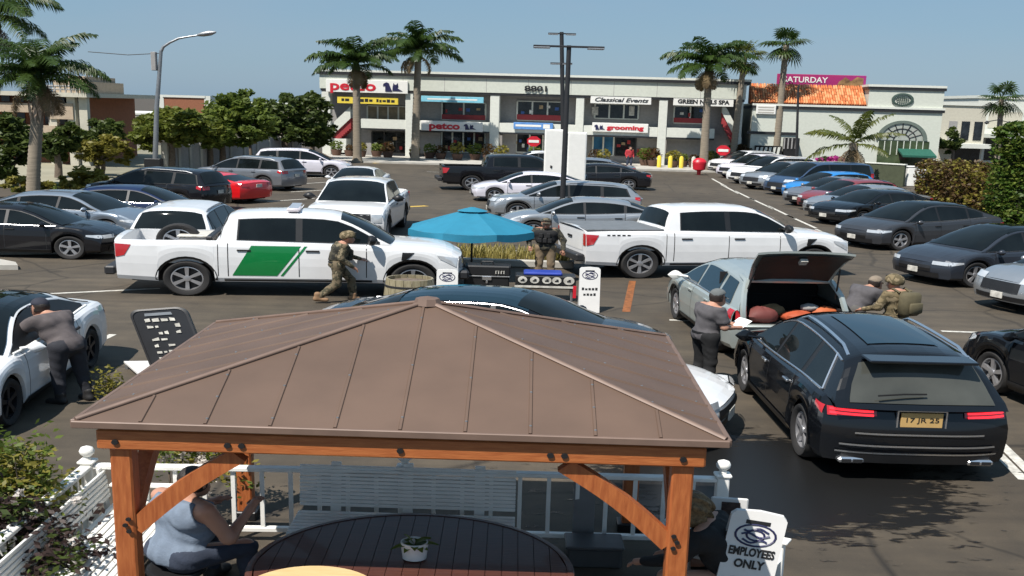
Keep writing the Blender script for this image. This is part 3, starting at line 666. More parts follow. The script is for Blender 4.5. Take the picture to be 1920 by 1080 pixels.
def person(label,at,deg,hip=.93,lean=0.,arms=None,legs=None,look=(0,1,-.1),shirt=None,sleeve=.55,pants=None,shoe=None,head=None,headm=None,skin=SKIN,h=.022,build=1.,group=None,vest=None,pack=None,toes=None,z=0.,side=0.,fingers=True,sh_w=.185,belly=0.,headoff=None):
    root=thing('person',label,'person',group,(at[0],at[1],z),R(deg)); V=Vector
    t=V((sin(side),sin(lean)*cos(side),cos(lean)*cos(side))); fw=V((0,cos(lean),-sin(lean)))
    pel=V((0,0,hip)); w_=build
    cw=pel+t*.22; ch=pel+t*.37; nb=pel+t*.5; lk=V(look).normalized()
    hd=nb+(t*.65+V((0,.25,0))+lk*.12).normalized()*.17 if headoff is None else nb+V(headoff)
    sh={s:pel+t*.455+V((s*sh_w*w_,0,0)) for s in (-1,1)}; hj={s:pel+V((s*.095*w_,0,-.03)) for s in (-1,1)}
    arms=arms or {s:((s*.06,-.02,-.28),(s*.05,.08,-.52)) for s in (-1,1)}
    legs=legs or {s:((s*.02,.03,-.42),(s*.03,-.02,-.81)) for s in (-1,1)}
    torso=[(pel+V((-.075*w_,0,0)),pel+V((.075*w_,0,0)),.115*w_,.115*w_),(pel,cw+fw*belly*.5,.135*w_,.13*w_),(cw+V((-.06*w_,0,0))+fw*belly,cw+V((.06*w_,0,0))+fw*belly,.115*w_,.115*w_),(ch+V((-.09*w_,0,0)),ch+V((.09*w_,0,0)),.118*w_,.118*w_),(sh[-1]*.85+sh[1]*.15,sh[1]*.85+sh[-1]*.15,.085,.085),(ch,nb,.1,.07)]
    neck=[(nb-t*.04,hd-V((0,0,.03)),.056,.054)]
    hz=[(hd+V((0,-.018,.03)),hd+V((0,0,-.02)),.094,.085),(hd+lk*.03-V((0,0,.06)),hd+lk*.045-V((0,0,.085)),.062,.05)]
    nose=[(hd+lk*.09+V((0,0,.01)),hd+lk*.108-V((0,0,.025)),.012,.018)]
    sdv=lk.cross(V((0,0,1))).normalized()
    ears=[(hd+sdv*s*.088+V((0,0,.01)),hd+sdv*s*.09-V((0,0,.03)),.018,.014) for s in (-1,1)]
    armc={}; legc={}; hands={}; feet=[]
    for s in (-1,1):
        e=sh[s]+V(arms[s][0]); wv=sh[s]+V(arms[s][1]); armc[s]=[(sh[s],e,.06*w_,.045*w_),(e,wv,.045*w_,.03)]
        hdv=(wv-e).normalized(); hands[s]=(wv,hdv); 
        k=hj[s]+V(legs[s][0]); a=hj[s]+V(legs[s][1]); legc[s]=[(hj[s],k,.092*w_,.062),(k,k*.6+a*.4,.06,.058),(k*.6+a*.4,a,.056,.042)]
        td=V((toes or {}).get(s,(s*.25,1,0))).normalized()
        feet.append([(a-V((0,0,.03))-td*.03,a+td*.15-V((0,0,.045)),.042,.036)])
    palm=[(hands[s][0],hands[s][0]+hands[s][1]*.08,.03,.034) for s in (-1,1)]
    allc=torso+neck+hz+nose+ears+armc[-1]+armc[1]+legc[-1]+legc[1]+palm+feet[0]+feet[1]
    if shirt: allc=[(a_,b_,p_*.93,q_*.93) for a_,b_,p_,q_ in torso]+allc[len(torso):]
    mb=smooth_mb(nets(allc,h),1)
    if fingers:
        for s in (-1,1):
            wv,d=hands[s]; sd=d.cross(V((0,0,1)));  sd=V((1,0,0)) if sd.length<.2 else sd.normalized(); nr=sd.cross(d).normalized()
            for i,(o,ln) in enumerate(((-.03,.07),(-.01,.08),(.011,.075),(.03,.06))):
                b=wv+d*.09+sd*o; q=b+d*ln*.55-nr*.008; mb.tube([b,q,q+d*ln*.3-nr*ln*.35],[.0105,.0095,.007],6)
            b=wv+d*.035+sd*(-s)*.028; mb.tube([b,b+(d*.6-sd*s).normalized()*.035-nr*.01,b+(d*.9-sd*s*.5).normalized()*.068-nr*.018],[.012,.011,.008],6)
    part('body',mb,skin,root,60)
    for s in (-1,1):
        q=MB(); p=hd+lk*.086+sdv*s*.033+V((0,0,.022)); q.lathe([(.0005,-.011),(.009,-.006),(.011,0),(.009,.006),(.0005,.011)],8,c=p); part('eye',q,M['eye'],root,60)
    q=MB(); p=hd+lk*.1-V((0,0,.058)); q.tube([p-sdv*.024,p+lk*.004,p+sdv*.024],.007,6); part('mouth',q,M['lip'],root,60)
    if shirt:
        cl=torso+[(sh[s],sh[s]+(V(arms[s][0]))*1.,.063*w_,.052*w_) for s in (-1,1) if sleeve>0]
        if sleeve>=1: cl+=[armc[s][1] for s in (-1,1)]
        fr=sleeve if sleeve<1 else 1
        if 0<sleeve<1:
            cl=torso+[(sh[s],sh[s]+V(arms[s][0])*sleeve,.068*w_,.066*w_) for s in (-1,1)]
        top_=nb+t*.012
        def clip(X,Y,Z,top_=top_,t=t,pel=pel):
            d1=((X-top_.x)*t.x+(Y-top_.y)*t.y+(Z-top_.z)*t.z); d0=-((X-pel.x)*t.x+(Y-pel.y)*t.y+(Z-pel.z)*t.z)-(.09 if lean<.3 else .13)
            o=np.maximum(d1,d0)
            if sleeve==0:
                for s in (-1,1):
                    c=sh[s]+V((s*.035,0,0)); o=np.maximum(o,.1-np.sqrt((X-c.x)**2+(Y-c.y)**2*.8+(Z-c.z)**2*.7))
            return o
        part('shirt',smooth_mb(nets(cl,h,.016,clip,.007),1),shirt,root,60)
    if pants:
        cl=[torso[0]]+[c for s in (-1,1) for c in legc[s]]+([(pel,pel+t*.14,.125*w_,.125*w_)] if lean>=.3 else [])
        za=min((hj[s]+V(legs[s][1])).z for s in (-1,1))
        part('trousers',smooth_mb(nets(cl,h,.018,lambda X,Y,Z:((X-pel.x)*t.x+(Y-pel.y)*t.y+(Z-pel.z)*t.z)-.08,.006),1),pants,root,60)
    if shoe:
        for s_,f in zip((-1,1),feet):
            a=hj[s_]+V(legs[s_][1]); part('shoe',smooth_mb(nets(f+[(a+V((0,0,.08)),a,.05,.048)],h*.8,.012,lambda X,Y,Z,zz=min(f[0][0].z,f[0][1].z)-.045:zz-Z),1),shoe,root,60)
    if pants and hip>.85 and lean<.3:
        q=MB(); 
        q.lathe([(.158*w_,-.02),(.165*w_,-.018),(.165*w_,.018),(.158*w_,.02)],16,c=(0,0,0)); q.v=[(x*1.12,y*.92,z+hip+.055) for x,y,z in q.v]; part('belt',q,M['black'],root,40)
    up=(hd-nb).normalized()
    if head=='hair':
        part('hair',smooth_mb(nets([(hd+V((0,-.02,.035)),hd+V((0,-.015,-.0)),.094,.088)],h*.7,.016,lambda X,Y,Z:(X-hd.x)*lk.x+(Y-hd.y)*lk.y-.035-np.maximum(0,(Z-hd.z-.05))*1.3,.004),1),headm or M['hair'],root,60)
    if head=='curly':
        part('hair',nets([(hd+V((0,-.03,.05)),hd+V((0,-.03,-.03)),.1,.1)],h*.6,.035,lambda X,Y,Z:(X-hd.x)*lk.x+(Y-hd.y)*lk.y+(Z-hd.z)*lk.z-.05-np.maximum(0,(Z-hd.z-.05))*1.3,.02),headm or M['curl'],root,60)
    if head in('cap','capback'):
        part('hair',smooth_mb(nets([(hd+V((0,-.02,.02)),hd+V((0,-.02,-.02)),.094,.088)],h*.7,.012,lambda X,Y,Z:np.maximum((X-hd.x)*lk.x+(Y-hd.y)*lk.y-.02,hd.z-.07-Z),.003),1),M['hair'],root,60)
        f=lk if head=='cap' else -lk; f=V((f.x,f.y,f.z*.5)).normalized(); o=hd+V((0,-.012,.03))
        q=smooth_mb(nets([(o,o+V((0,0,.015)),.095,.09)],h*.7,.016,lambda X,Y,Z:-(Z-o.z-.012)+((X-o.x)*lk.x+(Y-o.y)*lk.y)*lk.z*-.6),1); cp=part('cap',q,headm,root,60)
        q=MB(); rows=[]; sd=f.cross(V((0,0,1))).normalized()
        for i in range(5):
            r=[]
            for k in range(9):
                a=PI*(k/8-.5); r.append(o+f*(.085+.075*cos(a)*i/4)+sd*(.088*sin(a))+V((0,0,.022-.02*i/4-.012*abs(sin(a)))))
            rows.append(r)
        q.grid(rows); q.grid([[p-V((0,0,.008)) for p in r] for r in rows],flip=True); part('brim',q,headm,cp,60)
    if head=='helmet':
        o=hd+V((0,-.012,.035)); cp=part('helmet',smooth_mb(nets([(o-V((0,.02,0)),o+V((0,.02,.01)),.105,.105)],h*.7,.02,lambda X,Y,Z:-(Z-o.z+.03)-((Y-o.y)<-.03)*.04),1),headm,root,60)
        q=MB(); q.bbox(o.x-.03,o.x+.03,o.y+.12,o.y+.155,o.z+.05,o.z+.09,.006); part('mount',q,M['black'],cp)
        q=MB(); q.tube([o+V((-.1,.02,-.02)),hd+V((0,.06,-.11)),o+V((.1,.02,-.02))],.008,5); part('chin_strap',q,M['black'],cp)
    if vest:
        part('vest',smooth_mb(nets(torso[1:4],h,.04,lambda X,Y,Z:np.maximum((X*0+Z)-(ch.z+.1),(pel.z+.1)-Z)),1),vest,root,60)
        for i,(x,zz) in enumerate(((-.1,.2),(0,.2),(.1,.2),(-.07,.33),(.08,.33))):
            q=MB(); c=pel+t*zz+fw*.17*w_; q.bbox(x-.042,x+.042,c.y-.03,c.y+.045,c.z-.06,c.z+.06,.012); part('pouch',q,vest,root)
    if pack:
        q=MB(); c=pel+t*.3-fw*.24; q.bbox(-.16,.16,c.y-.1,c.y+.1,c.z-.22,c.z+.22,.05); bp=part('backpack',q,pack,root,50)
        q=MB(); q.bbox(-.12,.12,c.y-.15,c.y-.1,c.z-.16,c.z+.04,.02); part('pocket',q,pack,bp,50)
        for s in (-1,1):
            q=MB(); q.tube([c+V((s*.1,.1,.2)),sh[s]*.6+nb*.4+V((0,-.02,.08)),ch+V((s*.11,.16,0)),c+V((s*.13,.1,-.12))],.02,6); part('strap',q,pack,bp,60)
    return root,dict(hands=hands,hd=hd,sh=sh,nb=nb,pel=pel,t=t)
def bag_mesh(rx,ry,rz,seed):
    q=MB(); r=random.Random(seed); ph=[r.uniform(0,6) for _ in range(6)]; rows=[]
    for i in range(9):
        a=PI*i/8; row=[]
        for k in range(15):
            b=2*PI*k/14; f=1+.09*sin(3*b+ph[0])*sin(a)+.07*sin(5*b+ph[1]+2*a)+.06*sin(4*a+ph[2])*sin(2*b)
            row.append((rx*f*sin(a)*cos(b),ry*f*sin(a)*sin(b),rz*(1+f*cos(a))))
        rows.append(row)
    q.grid(rows); return q
# ------------------------------------------------------------------ shop buildings
class Facade:
    def __init__(s,p0,p1):
        s.p0=Vector((p0.x,p0.y,0)); e=(p1-p0); s.rz=math.atan2(e.y,e.x); s.e=Vector((cos(s.rz),sin(s.rz),0)); s.n=Vector((-s.e.y,s.e.x,0))
    def uz(s,px,py,d=0.):
        r=ray(px,py); t=((s.p0+s.n*d).dot(s.n)-0)/r.dot(s.n); q=Vector((r.x*t,r.y*t,HC+r.z*t)); return (q-s.p0).dot(s.e),q.z
    def u(s,px,py=250,d=0.): return s.uz(px,py,d)[0]
    def z(s,px,py,d=0.): return s.uz(px,py,d)[1]
    def pt(s,u,d): q=s.p0+s.e*u+s.n*d; return (q.x,q.y)
F=Facade(Vector((-12.5,78.96,0)),Vector((14.08,75.89,0)))
def fbox(mb,px0,px1,py0,py1,d0,d1,mi=0,ref=None):
    m=(px0+px1)/2; mb.box(F.u(px0,py1),F.u(px1,py1),d0,d1,F.z(m,py1),F.z(m,py0),mi)
b=thing('shopping_centre','long two storey pale shopping centre with white columns across the lot','building',None,(F.p0.x,F.p0.y,0),F.rz)
UL=F.u(604); UR=F.u(1390)
zt=F.z(1000,143); zf=F.z(1000,176); zm1=F.z(860,228); zm0=F.z(860,248)
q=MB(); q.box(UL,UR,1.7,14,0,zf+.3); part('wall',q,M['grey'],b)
q=MB(); q.box(UL-.1,UR+.1,-.1,14.2,zf,zt-.25); part('fascia',q,M['stucco'],b)
q=MB(); q.box(UL-.25,UR+.35,-.25,14.3,zt-.25,zt-.02); part('roof_edge',q,M['dmetal'],b)
q=MB(); q.box(UL-.28,UR+.38,-.28,14.35,zt-.02,zt+.16); part('roof_cap',q,M['stuccow'],b)
q=MB(); q.box(UL-.05,UR+.05,-.06,1.6,zf-.2,zf-.003); part('soffit_edge',q,M['dmetal'],b)
zz=.14
for (a,c_) in ((604,620),(760,777),(918,935),(1078,1093),(1233,1249),(1379,1390)):
    q=MB(); q.bbox(F.u(a),F.u(c_),-.02,.5,zz,zf-.2,.02); part('column',q,M['stuccow'],b)
for i,(a,c_) in enumerate(((676,760),(777,918),(935,1078),(1093,1233),(1249,1340))):
    q=MB(); q.box(F.u(a)+.01,F.u(c_)-.01,.06,1.7,zm0,zm1); part('balcony_band',q,M['stuccow'],b)
    q=MB(); q.box(F.u(a)+.01,F.u(c_)-.01,.03,.058,zm0-.02,zm0+.12); part('band_trim',q,M['dmetal'],b)
def window(px0,px1,py0,py1,n,low=None,d=1.6,frame=None,pane=None):
    m=(px0+px1)/2; u0,u1=F.u(px0),F.u(px1); z0,z1=F.z(m,py1),F.z(m,py0)
    q=MB(); q.box(u0,u1,d-.02,d+.04,z0-.08,z0); q.box(u0,u1,d-.02,d+.04,z1,z1+.08)
    for i in range(n+1): x=u0+(u1-u0)*i/n; q.box(x-.05,x+.05,d-.03,d+.05,z0+.001,z1-.001)
    w_=part('window',q,frame or M['stuccow'],b)
    q=MB(); q.box(u0,u1,d+.0,d+.02,z0,z1); part('pane',q,pane or M['win'],w_)
    if low:
        q=MB(); q.box(u0,u1,d-.06,d-.035,z0,z0+(z1-z0)*low); part('lower_panel',q,M['redpaint'],w_)
M['bluewin']=mat('blue_shop_glass',(.03,.12,.22),.15,var=.4,scale=1.5)
M['yelwin']=mat('beige_blind',(.2,.16,.1),.5,var=.3,scale=3)  # plain beige blind colour, no emission
window(678,757,200,227,4,pane=M['yelwin']); window(820,903,193,225,2,.3); window(963,1050,191,226,3,.3); window(1111,1194,196,222,3); window(1262,1324,200,231,2,.3)
window(687,757,249,286,3,frame=M['dmetal']); window(820,903,248,286,4); window(963,1040,246,287,3); window(1110,1150,251,292,2,pane=M['bluewin']); window(1153,1192,252,293,1,frame=M['dmetal'])
for (x,y,w_,h_) in ((1113,208,12,16),(1183,208,10,18)): q=MB(); fbox(q,x-w_/2,x+w_/2,y-h_/2,y+h_/2,1.5,1.56); part('window_poster',q,M['line'],b)
DC=[mat('display_'+n_,c_,.6,var=.3,scale=6) for n_,c_ in (('white',(.6,.6,.56)),('red',(.4,.03,.03)),('blue',(.04,.1,.3)),('tan',(.35,.25,.14)))]
rs=random.Random(3)
for (a,c_,y0,y1,n_) in ((690,755,256,284,7),(823,900,256,284,9),(940,996,254,285,7),(1155,1190,262,290,4),(822,901,197,214,4),(966,1048,196,214,5),(1264,1322,204,220,3)):
    for i in range(n_):
        x=a+(c_-a)*(i+rs.uniform(.2,.8))/n_; y=rs.uniform(y0+4,y1-3); q=MB(); w_=rs.uniform(1.5,4); fbox(q,x-w_,x+w_,y-rs.uniform(2,4),y+rs.uniform(2,4),1.56,1.575); part('window_display',q,rs.choice(DC),b)
for i in range(1,10):
    q=MB(); x=UL+(UR-UL)*i/10; q.box(x-.015,x+.015,-.106,-.101,zf+.02,zt-.27); part('fascia_joint',q,M['grey'],b)
q=MB(); fbox(q,1193,1230,281,296,1.55,1.69); part('brick_base',q,M['redpaint'],b)
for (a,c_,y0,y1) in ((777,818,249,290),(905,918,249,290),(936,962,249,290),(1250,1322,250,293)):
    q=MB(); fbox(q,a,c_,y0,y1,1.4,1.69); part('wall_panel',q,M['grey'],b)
for (xa,xb,ya,yb,sg) in ((612,655,262,222,1),(1392,1352,282,212,-1)):   # outside stairs
    q=MB(); ua,ub=F.u(xa),F.u(xb); z0_,z1_=F.z(xa,ya),F.z(xb,yb)
    q.prism([(ua,z0_),(ub,z1_),(ub,z1_+1.0),(ua,z0_+1.0)],.3,.42); q.prism([(ua,z0_),(ub,z1_),(ub,z1_+1.0),(ua,z0_+1.0)],1.4,1.52); st=part('staircase',q,M['stuccow'],b)
    q=MB(); n=12
    for i in range(n):
        x0=ua+(ub-ua)*i/n; x1=ua+(ub-ua)*(i+1)/n; z=z0_+(z1_-z0_)*(i+1)/n; q.box(min(x0,x1),max(x0,x1),.43,1.39,max(.2,z-.9),z)
    part('step',q,M['redpaint'],st)
    q=MB(); fbox(q,min(xa,xb)-2,max(xa,xb)-8 if sg>0 else max(xa,xb)-6,max(ya,yb)-2,max(ya,yb)+24,.32,1.5); part('planter_wall',q,M['stuccow'],b)
# signs on it
SG={'white':mat('white_sign_face',(.75,.74,.7),.5,var=.03),'red':mat('red_sign_letters',(.55,.015,.03),.4),'navy':mat('navy_sign_print',(.02,.02,.07),.4),'yellow':mat('yellow_sign_face',(.72,.55,.06),.5,var=.04),'blue':mat('sky_blue_sign_face',(.2,.5,.62),.5,var=.1),
    'blue2':mat('blue_sign_face',(.1,.25,.55),.5,var=.2),'ink':mat('black_print',(.015,.015,.015),.5),'pink':mat('magenta_banner',(.36,.02,.11),.5,col2=(.27,.015,.14),scale=.6)}
def sign(px0,px1,py0,py1,d,label,bm,cat='sign',rot=0):
    m=(px0+px1)/2; u0,u1=F.u(px0,py1,d),F.u(px1,py1,d); z0,z1=F.z(m,py1,d),F.z(m,py0,d); x,y=F.pt((u0+u1)/2,d)
    r=thing('shop_sign',label,cat,None,(x,y,(z0+z1)/2),F.rz); W=u1-u0; H=z1-z0
    q=MB(); q.bbox(-W/2,W/2,-.09,.05,-H/2,H/2,.02); part('board',q,bm,r); return r,W,H
def dogcat(r,x,z,s):
    q=MB(); q.prism([(x+s*a,z+s*b_) for a,b_ in ((-.5,-.5),(-.5,.1),(-.7,.1),(-.65,.35),(-.4,.5),(-.2,.4),(-.05,-.1),(.1,-.5))],-.13,-.1)
    q.prism([(x+s*a,z+s*b_) for a,b_ in ((.1,-.42),(.12,0),(.2,.45),(.3,.25),(.42,.25),(.55,.45),(.6,.05),(.5,-.1),(.95,-.42))],-.13,-.1); part('emblem',q,SG['navy'],r)
r,W,H=sign(612,765,150,174,-.2,'large white shop sign reading petco in red at the roof edge',SG['white']); text('petco',H*1.05,SG['red'],r,-W*.17,-.11,-H*.0,width=W*.56,bold=.03); dogcat(r,W*.3,0,H*.72)
r,W,H=sign(790,905,228,246,-.06,'white sign strip reading petco over the shop doors',SG['white']); text('petco',H*.95,SG['red'],r,-W*.12,-.11,0,width=W*.5,bold=.03); dogcat(r,W*.28,0,H*.6)
r,W,H=sign(1110,1215,231,248,-.06,'white sign strip reading grooming over blue shop window',SG['white']); text('grooming',H*.62,SG['red'],r,W*.09,-.11,0,width=W*.66,bold=.02); dogcat(r,-W*.38,0,H*.55)
r,W,H=sign(633,747,182,195,.02,'yellow sign board with black lettering on upper floor',SG['yellow'])
q=MB(); x=-W*.43
while x<W*.42: w_=random.uniform(.12,.3); q.box(x,x+w_,-.1,-.092,-H*random.uniform(.15,.27),H*random.uniform(.12,.27)); x+=w_+random.choice((.06,.07,.25))
part('lettering',q,SG['ink'],r)
r,W,H=sign(790,907,181,192,.02,'pale blue sign board on upper floor above red window panel',SG['blue']); q=MB(); q.box(-W*.4,W*.4,-.1,-.092,-H*.12,H*.12); part('lettering',q,SG['white'],r)
r,W,H=sign(963,1037,230,243,-.06,'blue and white picture sign above a ground floor shop',SG['blue2']); q=MB(); q.box(-W*.45,W*.2,-.1,-.092,-H*.1,H*.2); q.box(W*.25,W*.42,-.1,-.092,-H*.3,H*.3); part('lettering',q,SG['white'],r)
r,W,H=sign(1107,1221,181,195,.02,'white sign reading Classical Events in slanted black script',SG['white']); text('Classical Events',H*.75,SG['ink'],r,0,-.1,0,width=W*.88,shearv=.3,bold=.01)
r,W,H=sign(1262,1375,184,199,.02,'white sign reading GREEN NAILS SPA in bold capitals',SG['white']); text('GREEN NAILS SPA',H*.7,SG['ink'],r,0,-.1,0,width=W*.86,bold=.02)
u,z=F.uz(1007,167); x,y=F.pt(u,-.2); r=thing('house_number','black numerals 8801 on the pale roof fascia','sign',None,(x,y,z),F.rz); text('8801',.62,SG['ink'],r,0,0,0,'numerals',width=F.u(1028)-F.u(986),bold=.02)
def stopsign(px,py,label,d):
    u,z=F.uz(px,py,d); x,y=F.pt(u,d); r=thing('round_sign',label,'sign',None,(x,y,0),F.rz)
    q=MB(); q.tube([(0,0,0),(0,0,z-.35)],.035,6); part('post',q,M['metal'],r)
    q=MB(); q.prism([(.42*cos(PI/8+k*PI/4),z+.42*sin(PI/8+k*PI/4)) for k in range(8)],-.04,-.02); part('plate',q,SG['red'],r)
    q=MB(); q.box(-.3,.3,-.06,-.045,z-.1,z+.1); part('stripe',q,SG['white'],r)
stopsign(1001,265,'red octagonal sign on post before the white shop posters',-6); stopsign(1356,282,'red octagonal sign beside the right hand stair',-4)
# ---- cafe building to the right, same frontage line
cb=thing('cafe_building','pale green cafe building with arched window and orange tiled roof','building',None,(F.p0.x,F.p0.y,0),F.rz)
ua,ub=F.u(1394),F.u(1763); zw=F.z(1580,200)
def part_(n,q,m,**k): return part(n,q,m,cb,**k)
q=MB(); q.box(ua+.45,ub,0,13,0,zw-.3); part_('wall',q,M['stucco'])
q=MB(); q.box(ua+.4,ub+.1,-.12,13.1,zw-.3,zw-.08); part_('cornice',q,M['dmetal'])
q=MB(); q.box(ua+.4,ub+.1,-.16,13.1,zw-.08,zw+.08); part_('cornice_cap',q,M['stuccow'])
u0,u1=F.u(1622),F.u(1762); z1=F.z(1690,169)
q=MB(); q.box(u0,u1,.0,8,zw+.081,z1); part_('parapet',q,M['stucco'])
q=MB(); q.box(u0-.1,u1+.1,-.1,8.1,z1,z1+.22); part_('parapet_edge',q,M['dmetal'])
q=MB(); q.box(u0-.1,u1+.1,-.14,8.1,z1+.22,z1+.4); part_('parapet_cap',q,M['stuccow'])
# tiled roof: rows of barrel tiles
M['tile']=mat('orange_roof_tile',(.42,.12,.035),.8,var=.45,scale=3); M['tile2']=mat('light_roof_tile',(.55,.24,.1),.8,var=.3,scale=3)
u0,u1=F.u(1403),F.u(1620); z0,z1=zw+.1,F.z(1510,161); tl=MB(); tl.lathe([(.17,0),(.13,.62)],8); 
q=MB(); rows=[]
for i in range(4):
    rows.append([(.16*cos(PI-PI*k/6)*(1-.1*i/3)*1.0,.66*i/3-.0,.1*sin(PI*k/6)*(1-.2*i/3)+.03) for k in range(7)])
q.grid(rows); tme=[q.mesh('roof_tile',[m],50) for m in (M['tile'],M['tile2'])]
dz=z1-z0; slope=math.atan2(dz,2.4); nr=6; stepv=2.4/nr
q=MB(); q.prism([(.0,z0-.02),(2.4,z1-.02),(2.4,z0-.02)],u0,u1,axis='x'); part_('roof_deck',q,M['tile'])
nc=46
for i in range(nr):
    for k in range(nc):
        o=part('roof_tile',random.choice(tme),M['tile'],cb); o.location=(u0+(u1-u0)*(k+.5)/nc,stepv*i,z0+dz*i/nr+.01); o.rotation_euler=(slope+random.uniform(-.02,.06),0,random.uniform(-.04,.04)); o.scale=((u1-u0)/nc/.33,1,1)
# arch window
uc,zc=F.uz(1690,263); ro=F.u(1738,263)-uc; rz_=F.z(1690,226)-zc; ri=ro*.84
q=MB(); ring=[]
for k in range(25):
    a=PI*k/24; ring.append([(uc+ro*cos(a),-.12,zc+rz_*sin(a)),(uc+ro*cos(a),.05,zc+rz_*sin(a)),(uc+ri*cos(a),.05,zc+rz_*.86*sin(a)),(uc+ri*cos(a),-.12,zc+rz_*.86*sin(a)),(uc+ro*cos(a),-.12,zc+rz_*sin(a))])
q.grid(ring); aw=part_('arch_window',q,mat('grey_green_arch_trim',(.12,.15,.13),.7))
q=MB(); q.prism([(uc+ri*cos(PI*k/24),zc+rz_*.86*sin(PI*k/24)) for k in range(25)],-.03,-.01); part('pane',q,mat('pale_arch_glass',(.36,.38,.34),.15),aw)
q=MB()
for k in range(1,8): a=PI*k/8; q.tube([(uc+ri*.35*cos(a),-.05,zc+rz_*.3*sin(a)),(uc+ri*cos(a),-.05,zc+rz_*.86*sin(a))],.035,5)
for f in (.38,.68): q.tube([(uc+ri*f*cos(PI*k/16),-.05,zc+rz_*.86*f*sin(PI*k/16)) for k in range(17)],.035,5)
part('glazing_bar',q,M['dmetal'],aw)
q=MB(); fbox(q,1642,1737,264,312,-.06,-.02); sf=part_('shop_front',q,mat('green_tinted_shop_glass',(.05,.07,.035),.1,var=.6,scale=1.2))
q=MB()
for x in range(1644,1738,12): fbox(q,x-.8,x+.8,264,290,-.1,-.061)
part('mullion',q,M['stucco'],sf)
q=MB(); u0,u1=F.u(1686),F.u(1748); z0,z1=F.z(1716,291),F.z(1716,279); q.prism([(-.02,z1),(-.02,z1-.15),(-1.9,z0-.1),(-1.9,z0+.05)],u0,u1,axis='x'); part_('awning',q,mat('green_awning_canvas',(.01,.09,.06),.8))
q=MB(); fbox(q,1400,1492,247,252,-.1,-.001); part_('dark_band',q,M['dmetal'])
q=MB(); fbox(q,1413,1462,273,296,-1.0,-.1)
lv=part_('louvre_block',q,M['dark']); 
for i in range(6):
    q=MB(); x=1415+i*8; m=F; q.prism([(F.u(x),F.z(x,295)),(F.u(x+4.5),F.z(x,295)),(F.u(x+7.5),F.z(x,275)),(F.u(x+3),F.z(x,275))],-1.06,-1.01); part('slat',q,M['stuccow'],lv)
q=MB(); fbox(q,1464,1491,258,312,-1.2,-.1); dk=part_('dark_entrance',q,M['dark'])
for x in (1466,1473,1480,1487): q=MB(); fbox(q,x-1.2,x+1.2,258,278,-1.26,-1.2); part('slat',q,M['grey'],dk)
r,W,H=sign(1417,1454,197,214,-.1,'small white wall sign with faint lines beside a palm trunk',SG['white'])
q=MB()
for i in range(3): q.box(-W*.4,W*.4,-.1,-.092,H*(.25-.28*i)-.05,H*(.25-.28*i)+.05)
part('lettering',q,M['concrete'],r)
u,z=F.uz(1692,187); x,y=F.pt(u,-.06); r=thing('round_emblem','round dark green logo disc on the cafe parapet','sign',None,(x,y,z),F.rz); rr=F.u(1706)-u
MG=mat('dark_green_emblem',(.05,.08,.065),.5); q=MB(); q.lathe([(rr*.98,0),(rr,-.04),(rr*.76,-.06),(rr*.72,0)],28,axis='y',caps=False); q.v=[(a,b_,c_*.8) for a,b_,c_ in q.v]; part('ring',q,MG,r)
q=MB()
for i in range(-3,4):
    hh=math.sqrt(max(0,.6**2-(i*.17)**2))*rr*.8; q.tube([(i*.17*rr+.06*sin(t*6)*rr,-.04,-hh+2*hh*t) for t in [k/6 for k in range(7)]],.05*rr,5)
part('wave_bar',q,MG,r)
r,W,H=sign(1455,1622,140,167,3.2,'magenta rooftop banner reading SATURDAY above the tiled roof',SG['pink'],'banner'); text('SATURDAY',H*.55,SG['white'],r,-W*.18,-.11,H*.1,width=W*.5,bold=.01)
q=MB(); q.prism([(W*.16,-H*.42),(W*.47,-H*.42),(W*.47,H*.3),(W*.4,H*.4),(W*.33,H*.1),(W*.27,H*.36),(W*.2,H*.05)],-.11,-.095); part('picture',q,mat('brown_banner_print',(.1,.05,.02),.6,col2=(.35,.2,.08),scale=3),r)
q=MB()
for x in (-W*.4,0,W*.4): q.tube([(x,.15,-H*.5-3),(x,.15,H*.4)],.06,6)
part('frame',q,M['dmetal'],r)
def block(name,label,px0,px1,py0,Y,depth,mt,extra=None,cat='building'):
    A=atY(px0,py0,Y); B=atY(px1,py0,Y); r=thing(name,label,cat,None,((A.x+B.x)/2,Y,0)); W=B.x-A.x; H=(A.z+B.z)/2
    q=MB(); q.box(-W/2,W/2,0,depth,0,H); part('wall',q,mt,r); q=MB(); q.box(-W/2-.1,W/2+.1,-.12,depth+.1,H,H+.3); part('roof_edge',q,M['stuccow'],r); return r,W,H
r,W,H=block('shop_building','low cream building just past the cafe behind a small tree',1766,1852,198,88,15,M['cream'])
for i in range(3):
    q=MB(); x=-W*.3+i*W*.28; q.box(x,x+W*.18,-.05,.05,H*.45,H*.75); part('window',q,M['win'] if i else M['grey'],r)
q=MB(); q.box(-W/2,W/2,-1.6,-.01,H*.33,H*.4); part('canopy',q,M['stuccow'],r)
q=MB(); q.box(-W*.1,W*.45,-.06,-.01,.2,H*.32); part('shop_window',q,M['win'],r)
r,W,H=block('white_building','plain white block farthest right with a long canopy',1835,2120,188,100,20,M['stuccow'])
q=MB(); q.box(-W/2,W/2,-2,-.01,H*.4,H*.46); part('canopy',q,M['stucco'],r)
q=MB(); q.box(-W*.42,W*.3,-.08,-.01,.3,H*.38); part('shop_window',q,M['win'],r)
q=MB(); q.box(-W*.42,-W*.2,-.05,-.005,H*.55,H*.8); part('wall_panel',q,M['cream'],r)
